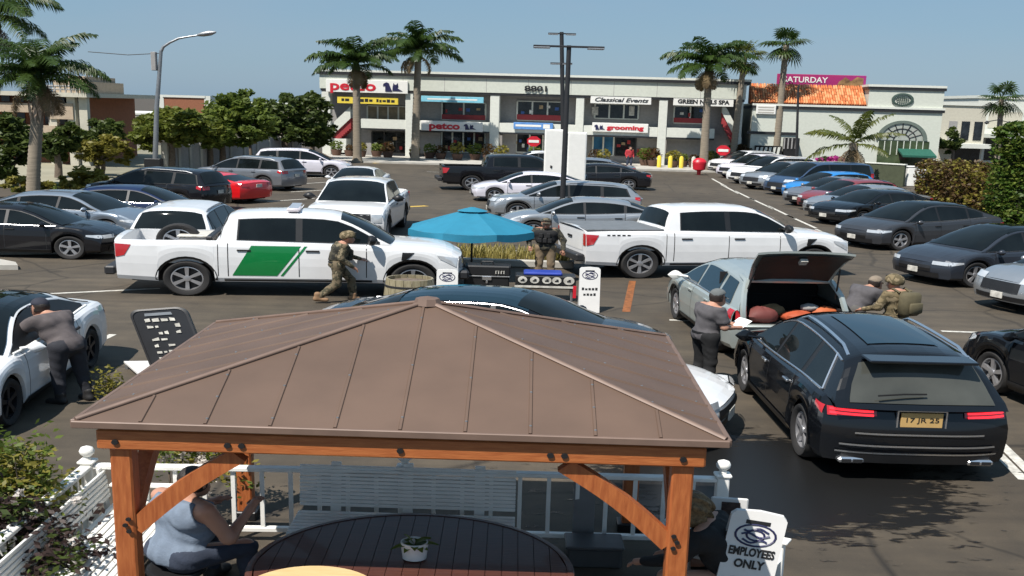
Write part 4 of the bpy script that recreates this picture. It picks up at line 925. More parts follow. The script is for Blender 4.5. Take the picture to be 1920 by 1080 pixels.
# ---- far left buildings
A=atY(-60,175,60); B=atY(166,175,60); r=thing('office_building','tan multi storey building with balconies behind the tall left palm','building',None,((A.x+B.x)/2,60,0)); W=B.x-A.x; H=A.z
Z=lambda py:atY(100,py,60).z
M['brownwall']=mat('rust_brown_wall',(.26,.1,.05),.8); M['tan']=mat('tan_wall',(.42,.33,.24),.9)
q=MB(); q.box(-W/2,W/2-1.5,1.5,12,0,Z(180)); part('wall',q,M['brownwall'],r)
q=MB(); q.box(-W/2,W/2,-.3,12,Z(181),Z(173)); part('roof',q,M['cream'],r)
for (x0,x1,y0,y1,n) in ((-W/2,W*.12,195,212,'balcony'),(W*.16,W*.36,193,223,'balcony'),(-W/2,W*.3,236,252,'balcony')):
    q=MB(); q.box(x0,x1,0,1.5,Z(y1),Z(y0)); part(n,q,M['tan'],r)
for i in range(7):
    q=MB(); x=-W*.45+i*W*.12; q.box(x,x+W*.07,1.44,1.52,Z(193),Z(183)); part('window',q,M['win'],r)
    q=MB(); q.box(x,x+W*.07,1.44,1.52,Z(234),Z(214)); part('window',q,M['win'],r)
q=MB(); q.box(W*.08,W*.36,2,8,Z(173),Z(150)); q.box(W*.2,W*.34,2.3,7,Z(150),Z(140)); ph=part('penthouse',q,M['tan'],r)
q=MB()
for i in range(9): q.tube([(W*.08+i*W*.045,.1,Z(173)),(W*.08+i*W*.045,.1,Z(161))],.05,5)
q.tube([(W*.08,.1,Z(161)),(W*.46,.1,Z(161))],.06,5); q.tube([(W*.08,.1,Z(167)),(W*.46,.1,Z(167))],.05,5)
for x,y in ((W*.26,128),(W*.33,131),(W*.29,135)): q.tube([(x,4,Z(142)),(x,4,Z(y))],.06,5)
part('roof_railing',q,M['grey'],r)
q=MB()
for x in (W*.18,W*.34,W*.44): q.box(x-.2,x+.2,.1,.5,0,Z(181)); 
part('column',q,M['cream'],r)
r,W,H=block('brick_building','brown walled building rising behind the round green trees',307,383,183,120,14,M['brownwall'])
q=MB(); q.box(-W/2-.6,-W/2,-.05,14,0,H+.3); part('side_pier',q,M['stuccow'],r); q=MB(); q.box(W/2,W/2+.6,-.05,14,0,H+.3); part('side_pier',q,M['stuccow'],r)
r,W,H=block('low_building','long low cream building in the distance beyond the street',120,330,214,150,20,M['cream'])
for i in range(8):
    q=MB(); x=-W*.45+i*W*.115; q.box(x,x+W*.06,-.05,.03,H*.3,H*.7); part('window',q,M['win'],r)
r,W,H=block('flat_building','pale flat roofed building seen over the trees near the shops',383,620,196,140,20,M['cream'])
# ---- concrete wall along the left edge of the lot
A=G(312,330); B=G(430,317); C_=G(565,301)
wallr=thing('boundary_wall','long grey block wall with pilasters behind the left row of cars','wall',None,(A.x,A.y,0)); k=0
for (p,q2,h) in ((A,B,2.0),(B,C_,2.0)):
    n=6; d=(q2-p)/n; a=math.atan2(d.y,d.x)
    for i in range(n):
        o=p+d*i-A; Mx=Matrix.Translation((o.x,o.y,0))@Matrix.Rotation(a,4,'Z'); q=MB(); q.box(.13,d.length-.13,-.08,.08,0,h-.1,0,Mx); part('panel',q,M['grey'],wallr)
        q=MB(); q.box(-.12,.12,-.14,.14,0,h,0,Mx); part('pilaster',q,M['concrete'],wallr)
# ---- low cafe patio walls, white box panel, left-lot details
def lowwall(name,label,pa,pb,h,t,mt,cat='wall'):
    A=G(*pa); B=G(*pb); d=B-A; q=MB(); q.bbox(0,d.length,-t/2,t/2,0,h-.06,.01); q2=MB(); q2.bbox(-.03,d.length+.03,-t/2-.04,t/2+.04,h-.06,h+.02,.01)
    r=thing(name,label,cat,None,(A.x,A.y,0),math.atan2(d.y,d.x)); part('wall',q,mt,r); part('coping',q2,M['stuccow'],r); return r
lowwall('patio_wall','white patio wall behind the pink flowers',(1494,318),(1648,322),2.2,.2,M['stuccow'])
lowwall('patio_wall','dark green low wall right of the young palm',(1606,344),(1694,350),1.5,.2,mat('dark_green_wall',(.06,.07,.04),.9))
lowwall('patio_wall','low grey wall running behind the brown hedge',(1730,352),(1850,362),1.2,.2,M['grey'])
def crate(name,label,px,w_,d,h,mt,cat,y=None,group=None):
    p=G(*px); r=thing(name,label,cat,group,(p.x,p.y,0)); q=MB(); q.bbox(-w_/2,w_/2,-d/2,d/2,0,h,.04); part('body',q,mt,r); q=MB(); q.bbox(-w_/2-.03,w_/2+.03,-d/2-.03,d/2+.03,h,h+.07,.02); part('lid',q,mt,r); return r
crate('utility_box','white upright cabinet at the end of the green patio wall',(1710,349),.8,.6,1.3,M['white'],'cabinet')
p=G(1783,338); r=thing('notice_board','white board on two legs beside the cafe patio','sign',None,(p.x,p.y,0)); q=MB(); q.bbox(-.45,.45,-.04,.04,.7,1.35,.01); part('board',q,M['white'],r)
for s in (-1,1): q=MB(); q.box(s*.4-.03,s*.4+.03,-.03,.03,0,.69); part('leg',q,M['metal'],r)
p=G(1057,361); pw=lambda a_:atY(a_,330,p.y).x-p.x; r=thing('panel_structure','tall white pair of panels standing behind the dark light pole','panel',None,(p.x,p.y,0)); zt_=atY(1057,243,p.y).z
for a,b_,t_ in ((pw(1019),pw(1058),.0),(pw(1062),pw(1097),-.12)):
    q=MB(); q.bbox(a,b_,-.25,.25,.3,zt_+t_,.03); part('panel',q,M['white'],r)
    q=MB(); q.box(a+.06,b_-.06,-.262,-.252,.4,zt_+t_-.1); part('panel_face',q,SG['white'],r)
q=MB(); q.box(pw(1058)+.005,pw(1062)-.005,-.2,.2,.25,zt_-.2); part('post',q,M['metal'],r)
q=MB(); q.box(pw(1021),pw(1095),-.3,.3,.0,.295); part('base',q,M['concrete'],r)
# ---- poles
def lightpole(name,label,base,topz,armz,armw,arms_,lean=0,r0=.1,Y=None):
    r=thing(name,label,'light pole',None,(base.x,base.y,0)); q=MB(); q.tube([(0,0,0),(lean,0,topz)],[r0,r0*.8],10); part('pole',q,M['dmetal'],r,50)
    q=MB(); q.lathe([(r0*2,0),(r0*2,.5),(r0*1.2,.62)],12); part('base',q,M['concrete'],r,40)
    for (a,b_,z) in arms_:
        q=MB(); q.bbox(a,b_,-.12,.12,z-.035,z+.035,.01); part('arm',q,M['dmetal'],r)
    for (a,b_,z) in arms_:
        for e in (a,b_):
            s=1 if e>(a+b_)/2 else -1; q=MB(); q.bbox(min(e,e-s*.5),max(e,e-s*.5),-.2,.2,z-.09,z-.036,.02); part('lamp',q,M['metal'],r)
    return r
p=G(1053,418); top=atY(1067,85,p.y); L_=atY(1000,88,p.y); Rg=atY(1133,93,p.y)
lightpole('light_pole','nearer dark light pole with wide double arm before the white panels',p,top.z,0,0,[(L_.x-p.x,Rg.x-p.x,top.z-.05)],top.x-p.x,.09)
p=G(1057,333); top=atY(1053,60,p.y); L_=atY(1028,62,p.y); Rg=atY(1080,62,p.y); l2=atY(1032,118,p.y); r2=atY(1073,118,p.y)
lightpole('light_pole','farther dark light pole whose narrow crossarm shows above the wide one',p,top.z,0,0,[(L_.x-p.x,Rg.x-p.x,top.z-.1),(l2.x-p.x,r2.x-p.x,l2.z)],top.x-p.x,.13)
p=G(1492,335); top=atY(1497,160,p.y); r=thing('flag_pole','thin dark pole in front of the cafe tiled roof','pole',None,(p.x,p.y,0)); q=MB(); q.tube([(0,0,0),(top.x-p.x,0,top.z)],[.09,.06],8); part('pole',q,M['dmetal'],r,50); q=MB(); q.lathe([(.2,0),(.2,.25),(.1,.3)],10); part('base',q,M['concrete'],r)
p=G(1868,345); top=atY(1872,222,p.y); r=thing('street_light','thin double headed lamp before the far right building','street lamp',None,(p.x,p.y,0)); q=MB(); q.tube([(0,0,0),(top.x-p.x,0,top.z)],.05,6); part('pole',q,M['dmetal'],r)
for s in (-1,1):
    q=MB(); q.tube([(top.x-p.x,0,top.z-.1),(top.x-p.x+s*.55,0,top.z-.25)],.03,5); part('arm',q,M['dmetal'],r); q=MB(); q.lathe([(.01,.18),(.16,0),(.01,-.1)],8,c=(top.x-p.x+s*.6,0,top.z-.35)); part('lamp',q,M['black'],r)
p=G(290,337); Y=p.y; T=lambda px,py:(atY(px,py,Y).x-p.x,0,atY(px,py,Y).z)
r=thing('street_lamp','tall grey street lamp with a curved arm on the left','street lamp',None,(p.x,p.y,0))
q=MB(); q.tube([(0,0,0),T(294,200),T(302,95)],[.12,.1,.07],10); part('pole',q,M['metal'],r,50)
q=MB(); q.tube([T(302,96),T(306,88),T(318,80),T(335,72),T(352,69),T(372,66)],[.08,.07,.06,.06,.05,.05],8); part('arm',q,M['metal'],r,50)
q=MB(); a=Vector(T(370,66)); c_=Vector(T(405,60)); q.tube([a,a*.7+c_*.3,a*.3+c_*.7,c_],[.06,.13,.14,.05],8); q.v=[(x,y,z) for x,y,z in q.v]; part('lamp_head',q,M['metal'],r,50)
q=MB(); a=Vector(T(296,115)); q.bbox(a.x-.25,a.x-.05,-.15,.15,a.z-.5,a.z+.5,.02); part('control_box',q,M['grey'],r)
q=MB(); q.bbox(-.35,.35,-.25,.25,.15,1.2,.03); part('base_box',q,M['black'],r)
q=MB(); q.tube([T(298,100),T(240,103),T(165,97)],.02,4); o=solo('overhead_wire',q,M['black'],'thin wire running left from the curved street lamp','wire',at=(p.x,p.y,0))
# bins, bollards, planters along the shops
def shrub_leaves(q,c,rx,ry,rz,n,s,mi=0,rnd=random):
    for _ in range(n):
        while True:
            x,y,z=rnd.uniform(-1,1),rnd.uniform(-1,1),rnd.uniform(-1,1)
            d=x*x+y*y+z*z
            if d<=1 and d>.15: break
        p=Vector((c[0]+x*rx,c[1]+y*ry,c[2]+z*rz)); a=Vector((rnd.gauss(0,1),rnd.gauss(0,1),rnd.gauss(0,.6))).normalized(); b_=a.cross(Vector((rnd.gauss(0,1),rnd.gauss(0,1),rnd.gauss(0,1)))).normalized()
        k=s*rnd.uniform(.6,1.3); q.add([p-a*k,p+b_*k*.5-a*.1*k,p+a*k,p-b_*k*.5-a*.1*k],[(0,1,2,3)],mi)
LF={'green':leafmat('mid_green_leaves',(.075,.115,.02),(.17,.21,.036)),'dark':leafmat('dark_green_leaves',(.04,.062,.015),(.1,.135,.028)),'olive':leafmat('olive_leaves',(.16,.15,.025),(.3,.26,.055)),'brown':leafmat('bronze_leaves',(.06,.035,.015),(.13,.08,.03)),
    'yellow':leafmat('yellow_flowers',(.35,.25,.02),(.55,.42,.05)),'pinkf':leafmat('magenta_flowers',(.4,.03,.2),(.55,.08,.32)),'purple':leafmat('purple_bronze_leaves',(.03,.016,.018),(.075,.05,.04)),'whitef':leafmat('white_flowers',(.6,.55,.5),(.75,.7,.66)),
    'palm':leafmat('palm_leaflets',(.025,.055,.012),(.06,.1,.02),.4),'palmy':leafmat('yellowing_palm_leaflets',(.06,.085,.015),(.13,.14,.03),.4),'lime':leafmat('bright_hedge_leaves',(.04,.085,.012),(.1,.17,.025))}
M['bark']=mat('grey_brown_bark',(.13,.1,.075),.9,var=.3,scale=12,bump=.5,bscale=20); M['palmbark']=mat('pale_ringed_palm_trunk',(.24,.2,.15),.9,var=.2,scale=3,stretch=(1,1,9),bump=.3,bscale=10); M['pot']=mat('terracotta_pot',(.11,.06,.04),.8)
gl=[]
for v_,m_ in enumerate(('green','brown','olive')):
    q=MB(); shrub_leaves(q,(0,0,.75),.42,.35,.42,140,.11); gl.append(q.mesh('foliage',[LF[m_]],fix=False))
q=MB(); q.lathe([(.26,0),(.36,.45),(.36,.5),(.3,.5),(.28,.4)],12); pot=q.mesh('pot',[M['pot']],40)
words_=['between the stair and the first column','in front of the first dark shop','by the second column','left of the main shop doors','before the main shop doors','right of the main shop doors','beside the third column','under the blue picture sign','near the blue window','against the brick base','below the fifth column','before the grey recess','by the right stair']
for i,px in enumerate((640,668,692,714,738,790,812,835,868,896,922,948,1005,1118,1135,1210,1225,1262,1280,1300,1322,1335)):
    u=F.u(px,292); x,y=F.pt(u,-1.2-(i%3)*.5); r=thing('potted_shrub','small potted shrub in the row along the shop fronts','potted plant','potted shrubs along the shop fronts',(x,y,.14),random.uniform(0,6)); s=random.uniform(.85,1.35)
    a=part('pot',pot,M['pot'],r); f=part('foliage',gl[i%3],LF['green'],r,kind=None); f.scale=(s,s,s)
for i,(px,l) in enumerate(((1236,'yellow bollard at the foot of the fifth column'),(1256,'yellow bollard just right of the fifth column'),(1276,'yellow bollard before the grey recess'),(1298,'pale bollard nearest the red bin'))):
    x,y=F.pt(F.u(px,300),-3); r=thing('bollard',l,'bollard',None,(x,y,.0)); q=MB(); q.lathe([(.13,0),(.13,.95),(.09,1.06),(.001,1.1)],12); part('post',q,SG['yellow'] if i<3 else M['line'],r,40); q=MB(); q.lathe([(.2,0),(.2,.05),(.14,.07)],12); part('base',q,M['concrete'],r)
p=G(1310,328); r=thing('rubbish_bin','round red bin with dome lid near the parked white cars','bin',None,(p.x,p.y,0)); q=MB(); q.lathe([(.1,0),(.12,.3),(.34,.4),(.4,.9),(.36,.95)],14); part('body',q,SG['red'],r,40); q=MB(); q.lathe([(.4,.95),(.34,1.1),(.2,1.22),(.001,1.27)],14); part('lid',q,SG['red'],r,40)
# ------------------------------------------------------------------ trees, palms, hedges
def frond_mesh(L,up,bend,n,ll,mt,seed,fan=False):
    r=random.Random(seed); q=MB(); pts=[]; a=R(up); p=Vector((0,0,0)); N=12
    for i in range(N+1):
        pts.append(p.copy()); a2=a-R(bend)*(i/N)**1.15; p=p+Vector((cos(a2),0,sin(a2)))*(L/N)
    if not fan:
        q.tube(pts,[.03*(1-i/N*.8) for i in range(N+1)],4,caps=False)
        for i in range(n):
            t=.1+.9*i/n; k=t*N; j=min(N-1,int(k)); b=pts[j].lerp(pts[j+1],k-j); d=(pts[j+1]-pts[j]).normalized(); l_=ll*sin(PI*min(1,.12+t*.86))**.7*r.uniform(.8,1.1)
            for s in (1,-1):
                dr=(Vector((0,s,0))*.75+d*.55+Vector((0,0,r.uniform(-.25,.25)))).normalized(); m=b+dr*l_*.5; e=b+dr*l_*.85+Vector((0,0,-l_*r.uniform(.35,.6))); w_=d*(.05 if n<40 else .03)*L/2.6
                q.add([b-w_*.6,m-w_,e,m+w_,b+w_*.6],[(0,1,3,4),(1,2,3)])
    else:
        q.tube(pts[:8],.022,4,caps=False); c=pts[7]; d=(pts[8]-pts[6]).normalized(); sd=Vector((0,1,0)); 
        for i in range(n):
            an=PI*1.35*(i/(n-1)-.5); dr=(d*cos(an)+sd*sin(an)); up_=dr.cross(d.cross(sd)).normalized(); l_=ll*r.uniform(.85,1.05)*(1-.12*abs(an)/2); m=c+dr*l_*.6; e=c+dr*l_+Vector((0,0,-l_*.28)); w_=(d*-sin(an)+sd*cos(an))*.055
            q.add([c,m-w_,e,m+w_],[(0,1,2,3)])
    return q.mesh('frond',[mt],fix=False)
FR={}
def palm(label,base,top,trunk,fr,nfr,kind='feather',lean_pts=None,r=(.22,.17),crownshaft=True,mt='palm',group=None,upr=(78,-25),bulge=False,wind=.12):
    """trunk runs from the base to the crown's heart; both in true metres"""
    root=thing('palm_tree',label,'palm tree',group,(base.x,base.y,0),0); t=top-base; Z=Vector((0,0,1))
    pts=[]; N=14
    for i in range(N+1):
        f=i/N; p=t*f; p=Vector((t.x*(f**1.3),t.y*f,t.z*f)); pts.append(p)
    rad=[r[0]*(1.35 if i==0 else 1)*(1-f)+r[1]*f for i,f in [(i,i/N) for i in range(N+1)]]
    q=MB(); fine=[]; fr_=[]
    for i in range(N):
        for k in range(4): f=k/4; fine.append(pts[i].lerp(pts[i+1],f)); fr_.append((rad[i]*(1-f)+rad[i+1]*f)*(1.05 if k%2 else .97))
    fine.append(pts[-1]); fr_.append(rad[-1]); q.tube(fine,fr_,10); part('trunk',q,M['palmbark'],root,60)
    e=pts[-1]
    if crownshaft:
        q=MB(); q.tube([e-Z*.1,e+Z*.25,e+Z*.6,e+Z*.95],[r[1]*.95,r[1]*1.3,r[1]*1.1,r[1]*.6],10); part('crownshaft',q,LF['palmy'] if kind=='feather' else M['bark'],root,60)
    if bulge:
        q=MB()
        for k in range(26):
            a=random.uniform(0,2*PI); z=random.uniform(-1.1,.1); rr=r[1]+.12; q.add([Vector((e.x+rr*cos(a+d1)*1.2,e.y+rr*sin(a+d1)*1.2,e.z+z+d2)) for d1,d2 in ((-.22,.2),(0,-.25),(.22,.2),(0,.45))],[(0,1,2,3)])
        part('old_leaf_base',q,mat('pale_leaf_base',(.45,.33,.24),.8,var=.3),root,fix=False)
    c=e+Z*(.75 if crownshaft else .1)
    for i in range(nfr):
        f=(i+.5)/nfr; o=part('frond',fr[0 if f<.3 else (1 if f<.72 else 2)],LF[mt],root); s=random.uniform(.78,1.12)
        o.location=c+Vector((0,0,-.25*f)); yw=i*2.39996+random.uniform(-.25,.25); yw+=wind*sin(yw); o.rotation_euler=(random.uniform(-.25,.25),random.uniform(-.14,.2),yw); o.scale=(s,s,s)
    for i in range(4):
        o=part('dead_frond',fr[2],LF['dead'],root); o.material_slots[0].link='OBJECT'; o.material_slots[0].material=LF['dead']; o.location=c+Vector((0,0,-.4)); o.rotation_euler=(random.uniform(-.4,.4),random.uniform(.75,1.1),random.uniform(0,6.3)); o.scale=(.62,.7,.62)
    return root
LF['dead']=leafmat('dry_palm_leaves',(.16,.11,.06),(.26,.19,.1)); LF['ygreen']=leafmat('yellow_green_leaves',(.085,.115,.018),(.19,.21,.035))
Q1=[frond_mesh(2.5,80,95,46,.7,LF['palm'],1),frond_mesh(2.6,52,105,48,.72,LF['palm'],2),frond_mesh(2.5,25,85,46,.68,LF['palm'],3)]
F1=[frond_mesh(1.35,75,30,15,.95,LF['palmy'],4,True),frond_mesh(1.5,30,50,15,1.0,LF['palmy'],5,True),frond_mesh(1.4,-15,60,15,.95,LF['palmy'],6,True)]
F2=[frond_mesh(1.35,75,30,15,.95,LF['palm'],4,True),frond_mesh(1.5,30,50,15,1.0,LF['palm'],5,True),frond_mesh(1.4,-20,60,15,.95,LF['palm'],6,True)]
Q2=[frond_mesh(2.7,70,60,30,.6,LF['palmy'],7),frond_mesh(2.9,35,60,30,.62,LF['palmy'],8),frond_mesh(2.6,10,60,28,.6,LF['palmy'],9)]
def palm_px(label,bp,tp,*a,**k):
    b_=G(*bp); return palm(label,b_,atY(tp[0],tp[1],b_.y),*a,**k)
palm_px('tall feather palm at the left with a scarred pale trunk',(62,392),(74,178),None,Q1,32,r=(.21,.17),bulge=True)
b_=G(-28,372); palm('feather palm whose crown hangs into the top left corner',b_,atY(-14,60,b_.y),None,Q1,32,r=(.28,.22))
FQ=[frond_mesh(3.0,82,95,34,.85,LF['palm'],11),frond_mesh(3.2,56,105,36,.9,LF['palm'],12),frond_mesh(3.0,25,85,34,.85,LF['palm'],13)]
palm_px('windswept feather palm before the large petco sign',(670,305),(668,138),None,FQ,26,r=(.26,.2))
palm_px('taller feather palm at the second white column',(778,304),(784,112),None,FQ,26,r=(.26,.2))
palm_px('feather palm before the GREEN NAILS SPA sign',(1318,322),(1329,140),None,FQ,26,r=(.26,.2))
palm_px('slim palm with green crown between two taller neighbours',(1372,318),(1396,108),None,F1,26,'fan',r=(.22,.16),crownshaft=False,mt='palmy')
palm_px('tallest fan palm rising left of the magenta banner',(1452,320),(1474,84),None,F2,30,'fan',r=(.24,.17),crownshaft=False)
palm_px('small fan palm far right against the white building',(1866,330),(1878,186),None,F2,24,'fan',r=(.2,.15),crownshaft=False)
palm_px('young low palm with ragged fronds in front of the cafe',(1596,352),(1601,268),None,Q2,12,r=(.26,.2),crownshaft=False,mt='palmy')
def tree(label,base,blobs,n,ls,mt,tr=.16,name='tree',flowers=None,stems=1,cat='tree',trunk_top=None,group=None):
    r=thing(name,label,cat,group,(base.x,base.y,0)); q=MB(); zt=trunk_top or min(b[2]-b[5]*.3 for b in blobs)
    for k in range(stems):
        dx=(k-(stems-1)/2)*.35; q.tube([(dx*.4,0,0),(dx*.7+.03,.02,zt*.5),(dx,0,zt)],[tr*1.2,tr,tr*.75],7)
    for b in blobs: q.tube([(0,0,zt*.9),(b[0]*.5,b[1]*.5,(zt+b[2])/2),(b[0],b[1],b[2])],[tr*.6,tr*.4,tr*.15],5)
    part('trunk',q,M['bark'],r,60); q=MB(); tv=sum(b[3]*b[4]*b[5] for b in blobs)
    for b in blobs:
        m=int(n*b[3]*b[4]*b[5]/tv); nc=max(4,m//45)
        for _ in range(nc):
            u=Vector((random.gauss(0,1),random.gauss(0,1),random.gauss(0,1))).normalized()*random.uniform(.35,1.)**.5; c=(b[0]+u.x*b[3],b[1]+u.y*b[4],b[2]+u.z*b[5]); s=random.uniform(.22,.42)
            shrub_leaves(q,c,b[3]*s,b[4]*s,b[5]*s*.8,m//nc,ls)
    part('crown',q,LF[mt],r,fix=False)
    if flowers:
        q=MB()
        for b in blobs: shrub_leaves(q,(b[0],b[1],b[2]),b[3],b[4],b[5],flowers[1]//len(blobs),flowers[2])
        part('blossom',q,LF[flowers[0]],r,fix=False)
    return r
def tree_px(label,bp,blobs,n,ls,mt,**k):
    """blobs: (px,py,rx px,ry px) of the foliage, at the base's distance"""
    base=G(*bp); Y=base.y; out=[]
    for (px,py,rx,ry) in blobs:
        c=atY(px,py,Y); e=atY(px+rx,py,Y); t=atY(px,py-ry,Y); R_=max(.2,(e.x-c.x)); out.append((c.x-base.x,random.uniform(-.5,.5)*R_,c.z,R_,R_*1.1,max(.2,t.z-c.z)))
    return tree(label,base,out,n,ls,mt,**k)
tree_px('round yellow green street tree behind the curved lamp',(318,330),[(300,238,44,30),(345,230,50,30),(380,246,34,28),(285,260,30,20),(340,255,46,18),(262,250,24,20)],8500,.16,'ygreen',tr=.16,stems=2)
tree_px('dense green street tree filling the gap behind the wall',(395,322),[(395,236,30,28),(375,252,30,20),(415,256,26,18)],3600,.17,'green',tr=.14)
tree_px('dark green street tree left of the yellow flowers',(418,322),[(425,215,38,34),(455,200,34,32),(400,240,30,26),(480,232,38,34),(440,250,40,24)],7000,.17,'green',tr=.16)
tree_px('broad dark green tree beside the shopping centre',(535,306),[(540,213,42,38),(580,205,32,32),(505,228,36,36),(572,243,40,30),(530,250,40,22)],7000,.18,'dark',tr=.2)
tree_px('dark leafy tree reaching the left end of the shops',(585,300),[(590,210,30,36),(598,245,26,28)],2600,.19,'dark',tr=.16)
tree_px('small pale tree with forked trunk on the far pavement',(188,330),[(165,280,28,20),(205,275,32,20),(225,290,22,16),(185,295,30,16)],2200,.16,'olive',tr=.1,stems=2)
tree_px('dark tree at the far left edge behind the palm trunk',(20,350),[(10,255,38,38),(38,285,26,28),(5,310,30,26)],3200,.2,'dark',tr=.2)
tree_px('dark evergreen behind the small pale tree',(190,312),[(175,250,34,24),(210,245,28,20),(150,258,24,20)],2400,.22,'dark',tr=.16)
tree_px('dark tree in front of the tan office building',(110,335),[(105,275,30,30),(130,255,22,24)],1800,.2,'dark',tr=.15)
tree_px('low bush by the palm trunk at the lot edge',(160,366),[(160,338,36,22),(130,345,22,16),(190,342,24,14)],2200,.13,'olive',tr=.06,name='bush',cat='bush')
tree_px('pale bush under the dark tree at the left edge',(40,368),[(35,345,30,16),(85,350,22,12)],1400,.13,'olive',tr=.06,name='bush',cat='bush')
tree_px('slender tree with yellow blossom among the dark street trees',(470,318),[(462,240,14,18),(470,258,12,12)],500,.16,'olive',tr=.09,flowers=('yellow',170,.2))
tree_px('small round tree at the right end of the cafe',(1782,325),[(1782,262,22,20),(1775,278,16,12)],1300,.18,'dark',tr=.12)
tree_px('low bronze shrub between the right stair and the louvres',(1385,318),[(1385,285,22,14),(1405,290,14,10)],800,.16,'brown',tr=.06,name='bush',cat='bush')
tree_px('magenta flowering shrub on the cafe patio wall',(1550,332),[(1535,305,22,9),(1567,303,22,10)],600,.14,'dark',tr=.06,name='flowering_shrub',cat='bush',flowers=('pinkf',700,.14))
tree_px('small magenta shrub near the patio notice board',(1745,335),[(1745,312,14,8)],250,.12,'dark',tr=.05,name='flowering_shrub',cat='bush',flowers=('pinkf',200,.12))
# hedges
def hedge(name,label,pa,pb,h0,h1,th,n,ls,mts):
    A=G(*pa); B=G(*pb); d=B-A; r=thing(name,label,'hedge',None,(A.x,A.y,0),math.atan2(d.y,d.x)); L_=d.length
    q=MB(); q.box(.2,L_-.2,.25,th-.25,0,min(h0,h1)-.35); part('branches',q,M['hedgecore'],r)
    qs=[MB() for _ in mts]
    for _ in range(n):
        x=random.uniform(0,L_); hh=h0+(h1-h0)*x/L_+.22*sin(x*1.7)+.12*sin(x*4.1); face=random.random(); 
        if face<.62: y=abs(random.gauss(0,.14)); z=random.uniform(0,hh)
        elif face<.92: y=random.uniform(0,th); z=hh-abs(random.gauss(0,.14))
        else: y=th-abs(random.gauss(0,.1)); z=random.uniform(0,hh)
        y+=.12*sin(x*3+z*2.3)
        shrub_leaves(qs[random.randrange(len(mts))],(x,y,z),.12,.1,.12,3,ls)
    for q,m in zip(qs,mts): part('leaves',q,LF[m],r,fix=False,kind='stuff')
M['hedgecore']=mat('hedge_branches',(.02,.022,.01),.95)
hedge('hedge','tall bright green clipped hedge at the right edge',(1838,452),(2060,470),4.2,4.4,1.6,5200,.085,('lime','green'))
hedge('hedge','lower bronze leaved hedge left of the tall green one',(1712,392),(1850,436),2.3,2.5,1.4,4200,.085,('brown','brown','olive'))
# planter with grass by the umbrella
A=G(838,497); B=G(1075,505); d=B-A; r=thing('planter_bed','low kerbed planter bed of yellowing ornamental grass behind the blue umbrella','planter',None,(A.x,A.y,0),math.atan2(d.y,d.x)); L_=d.length
q=MB(); q.bbox(0,L_,0,.16,0,.22,.03); q.bbox(0,L_,1.7,1.86,0,.22,.03); part('kerb',q,M['concrete'],r); q=MB(); q.box(.02,L_-.02,.16,1.7,0,.14); part('soil',q,M['bark'],r)
q=MB()
for i in range(900):
    x,y=random.uniform(.1,L_-.1),random.uniform(.22,1.65); h=random.uniform(.18,.4); a=random.uniform(0,6.3); b_=Vector((cos(a),sin(a),0)); p=Vector((x,y,.13)); e=p+Vector((0,0,h))+b_*h*random.uniform(.1,.5); s=Vector((-b_.y,b_.x,0))*.014
    m=p.lerp(e,.55)+Vector((0,0,.05)); q.add([p-s,p+s,m+s,e,m-s],[(0,1,2,4),(4,2,3)])
LF['straw']=leafmat('yellow_green_grass_blades',(.2,.17,.04),(.36,.3,.1)); part('grass',q,LF['straw'],r,fix=False,kind='stuff')
# lawn strip by the wall
q=MB()
for i in range(1500):
    p=G(random.uniform(20,300),random.uniform(346,362)); a=random.uniform(0,6.3); h=random.uniform(.05,.16); s=Vector((cos(a),sin(a),0))*.05; q.add([p-s,p+s,p+Vector((random.uniform(-.05,.05),random.uniform(-.05,.05),h))],[(0,1,2)])
solo('grass',q,LF['green'],'thin grass strip behind the left row of parked cars','grass',kind='stuff',fix=False)
# ------------------------------------------------------------------ parked vehicles
LG='cars parked along the left side of the lot'; RG='cars parked along the right side of the lot'; CG='cars parked in the middle rows'
def C(*a,**k): return new_car(*a,**k)
C('sedan','parked_car','black sedan parked farthest left with bright alloy wheel',PT['black'],(32,474),0,LG)
C('suv','parked_car','black crossover with pale window trim left of the red sports car',PT['black'],(296,388),163,LG)
C('sport','parked_car','bright red sports coupe with dark wheels in the left row',PT['red'],(388,374),155,LG)
C('sedan','parked_car','blue grey sedan half hidden behind the leftmost black sedan',PT['bluegrey'],(135,440),-12,LG)
C('sedan','parked_car','dark navy sedan behind the blue grey one in the left row',PT['navy'],(252,424),-3,LG)
C('suv','parked_car','silver and black crossover just beyond the red sports coupe',PT['greysilver'],(466,352),157,LG)
C('suv','parked_car','white crossover parked broadside at the top of the left row',PT['pearl'],(570,330),2,LG)
C('sedan','parked_car','white car facing the camera with a black windscreen beyond the white pickup',PT['white'],(674,368),268,CG)
C('suv','parked_car','white boxy vehicle seen from behind over the striped truck bed',PT['white'],(368,484),92,LG)
C('sedan','parked_car','pale lavender sedan behind the silver estate car in the middle row',PT['pearl'],(1000,377),183,CG)
C('wagon','parked_car','long silver estate car with red tail lamp right of the light pole',PT['silver'],(1056,410),184,CG)
C('sedan','parked_car','silver sedan partly behind the tailgate of the right white pickup',PT['silver'],(1098,446),183,CG)
C('sedan','parked_car','black sedan right of the white panels in the middle row',PT['black'],(1120,353),180,CG)
C('suv','parked_car','small white crossover left of the white panels',PT['white'],(1005,330),182,CG)
C('sedan','parked_car','silver grey sedan close behind the white panels',PT['bluegrey'],(1100,338),182,CG)
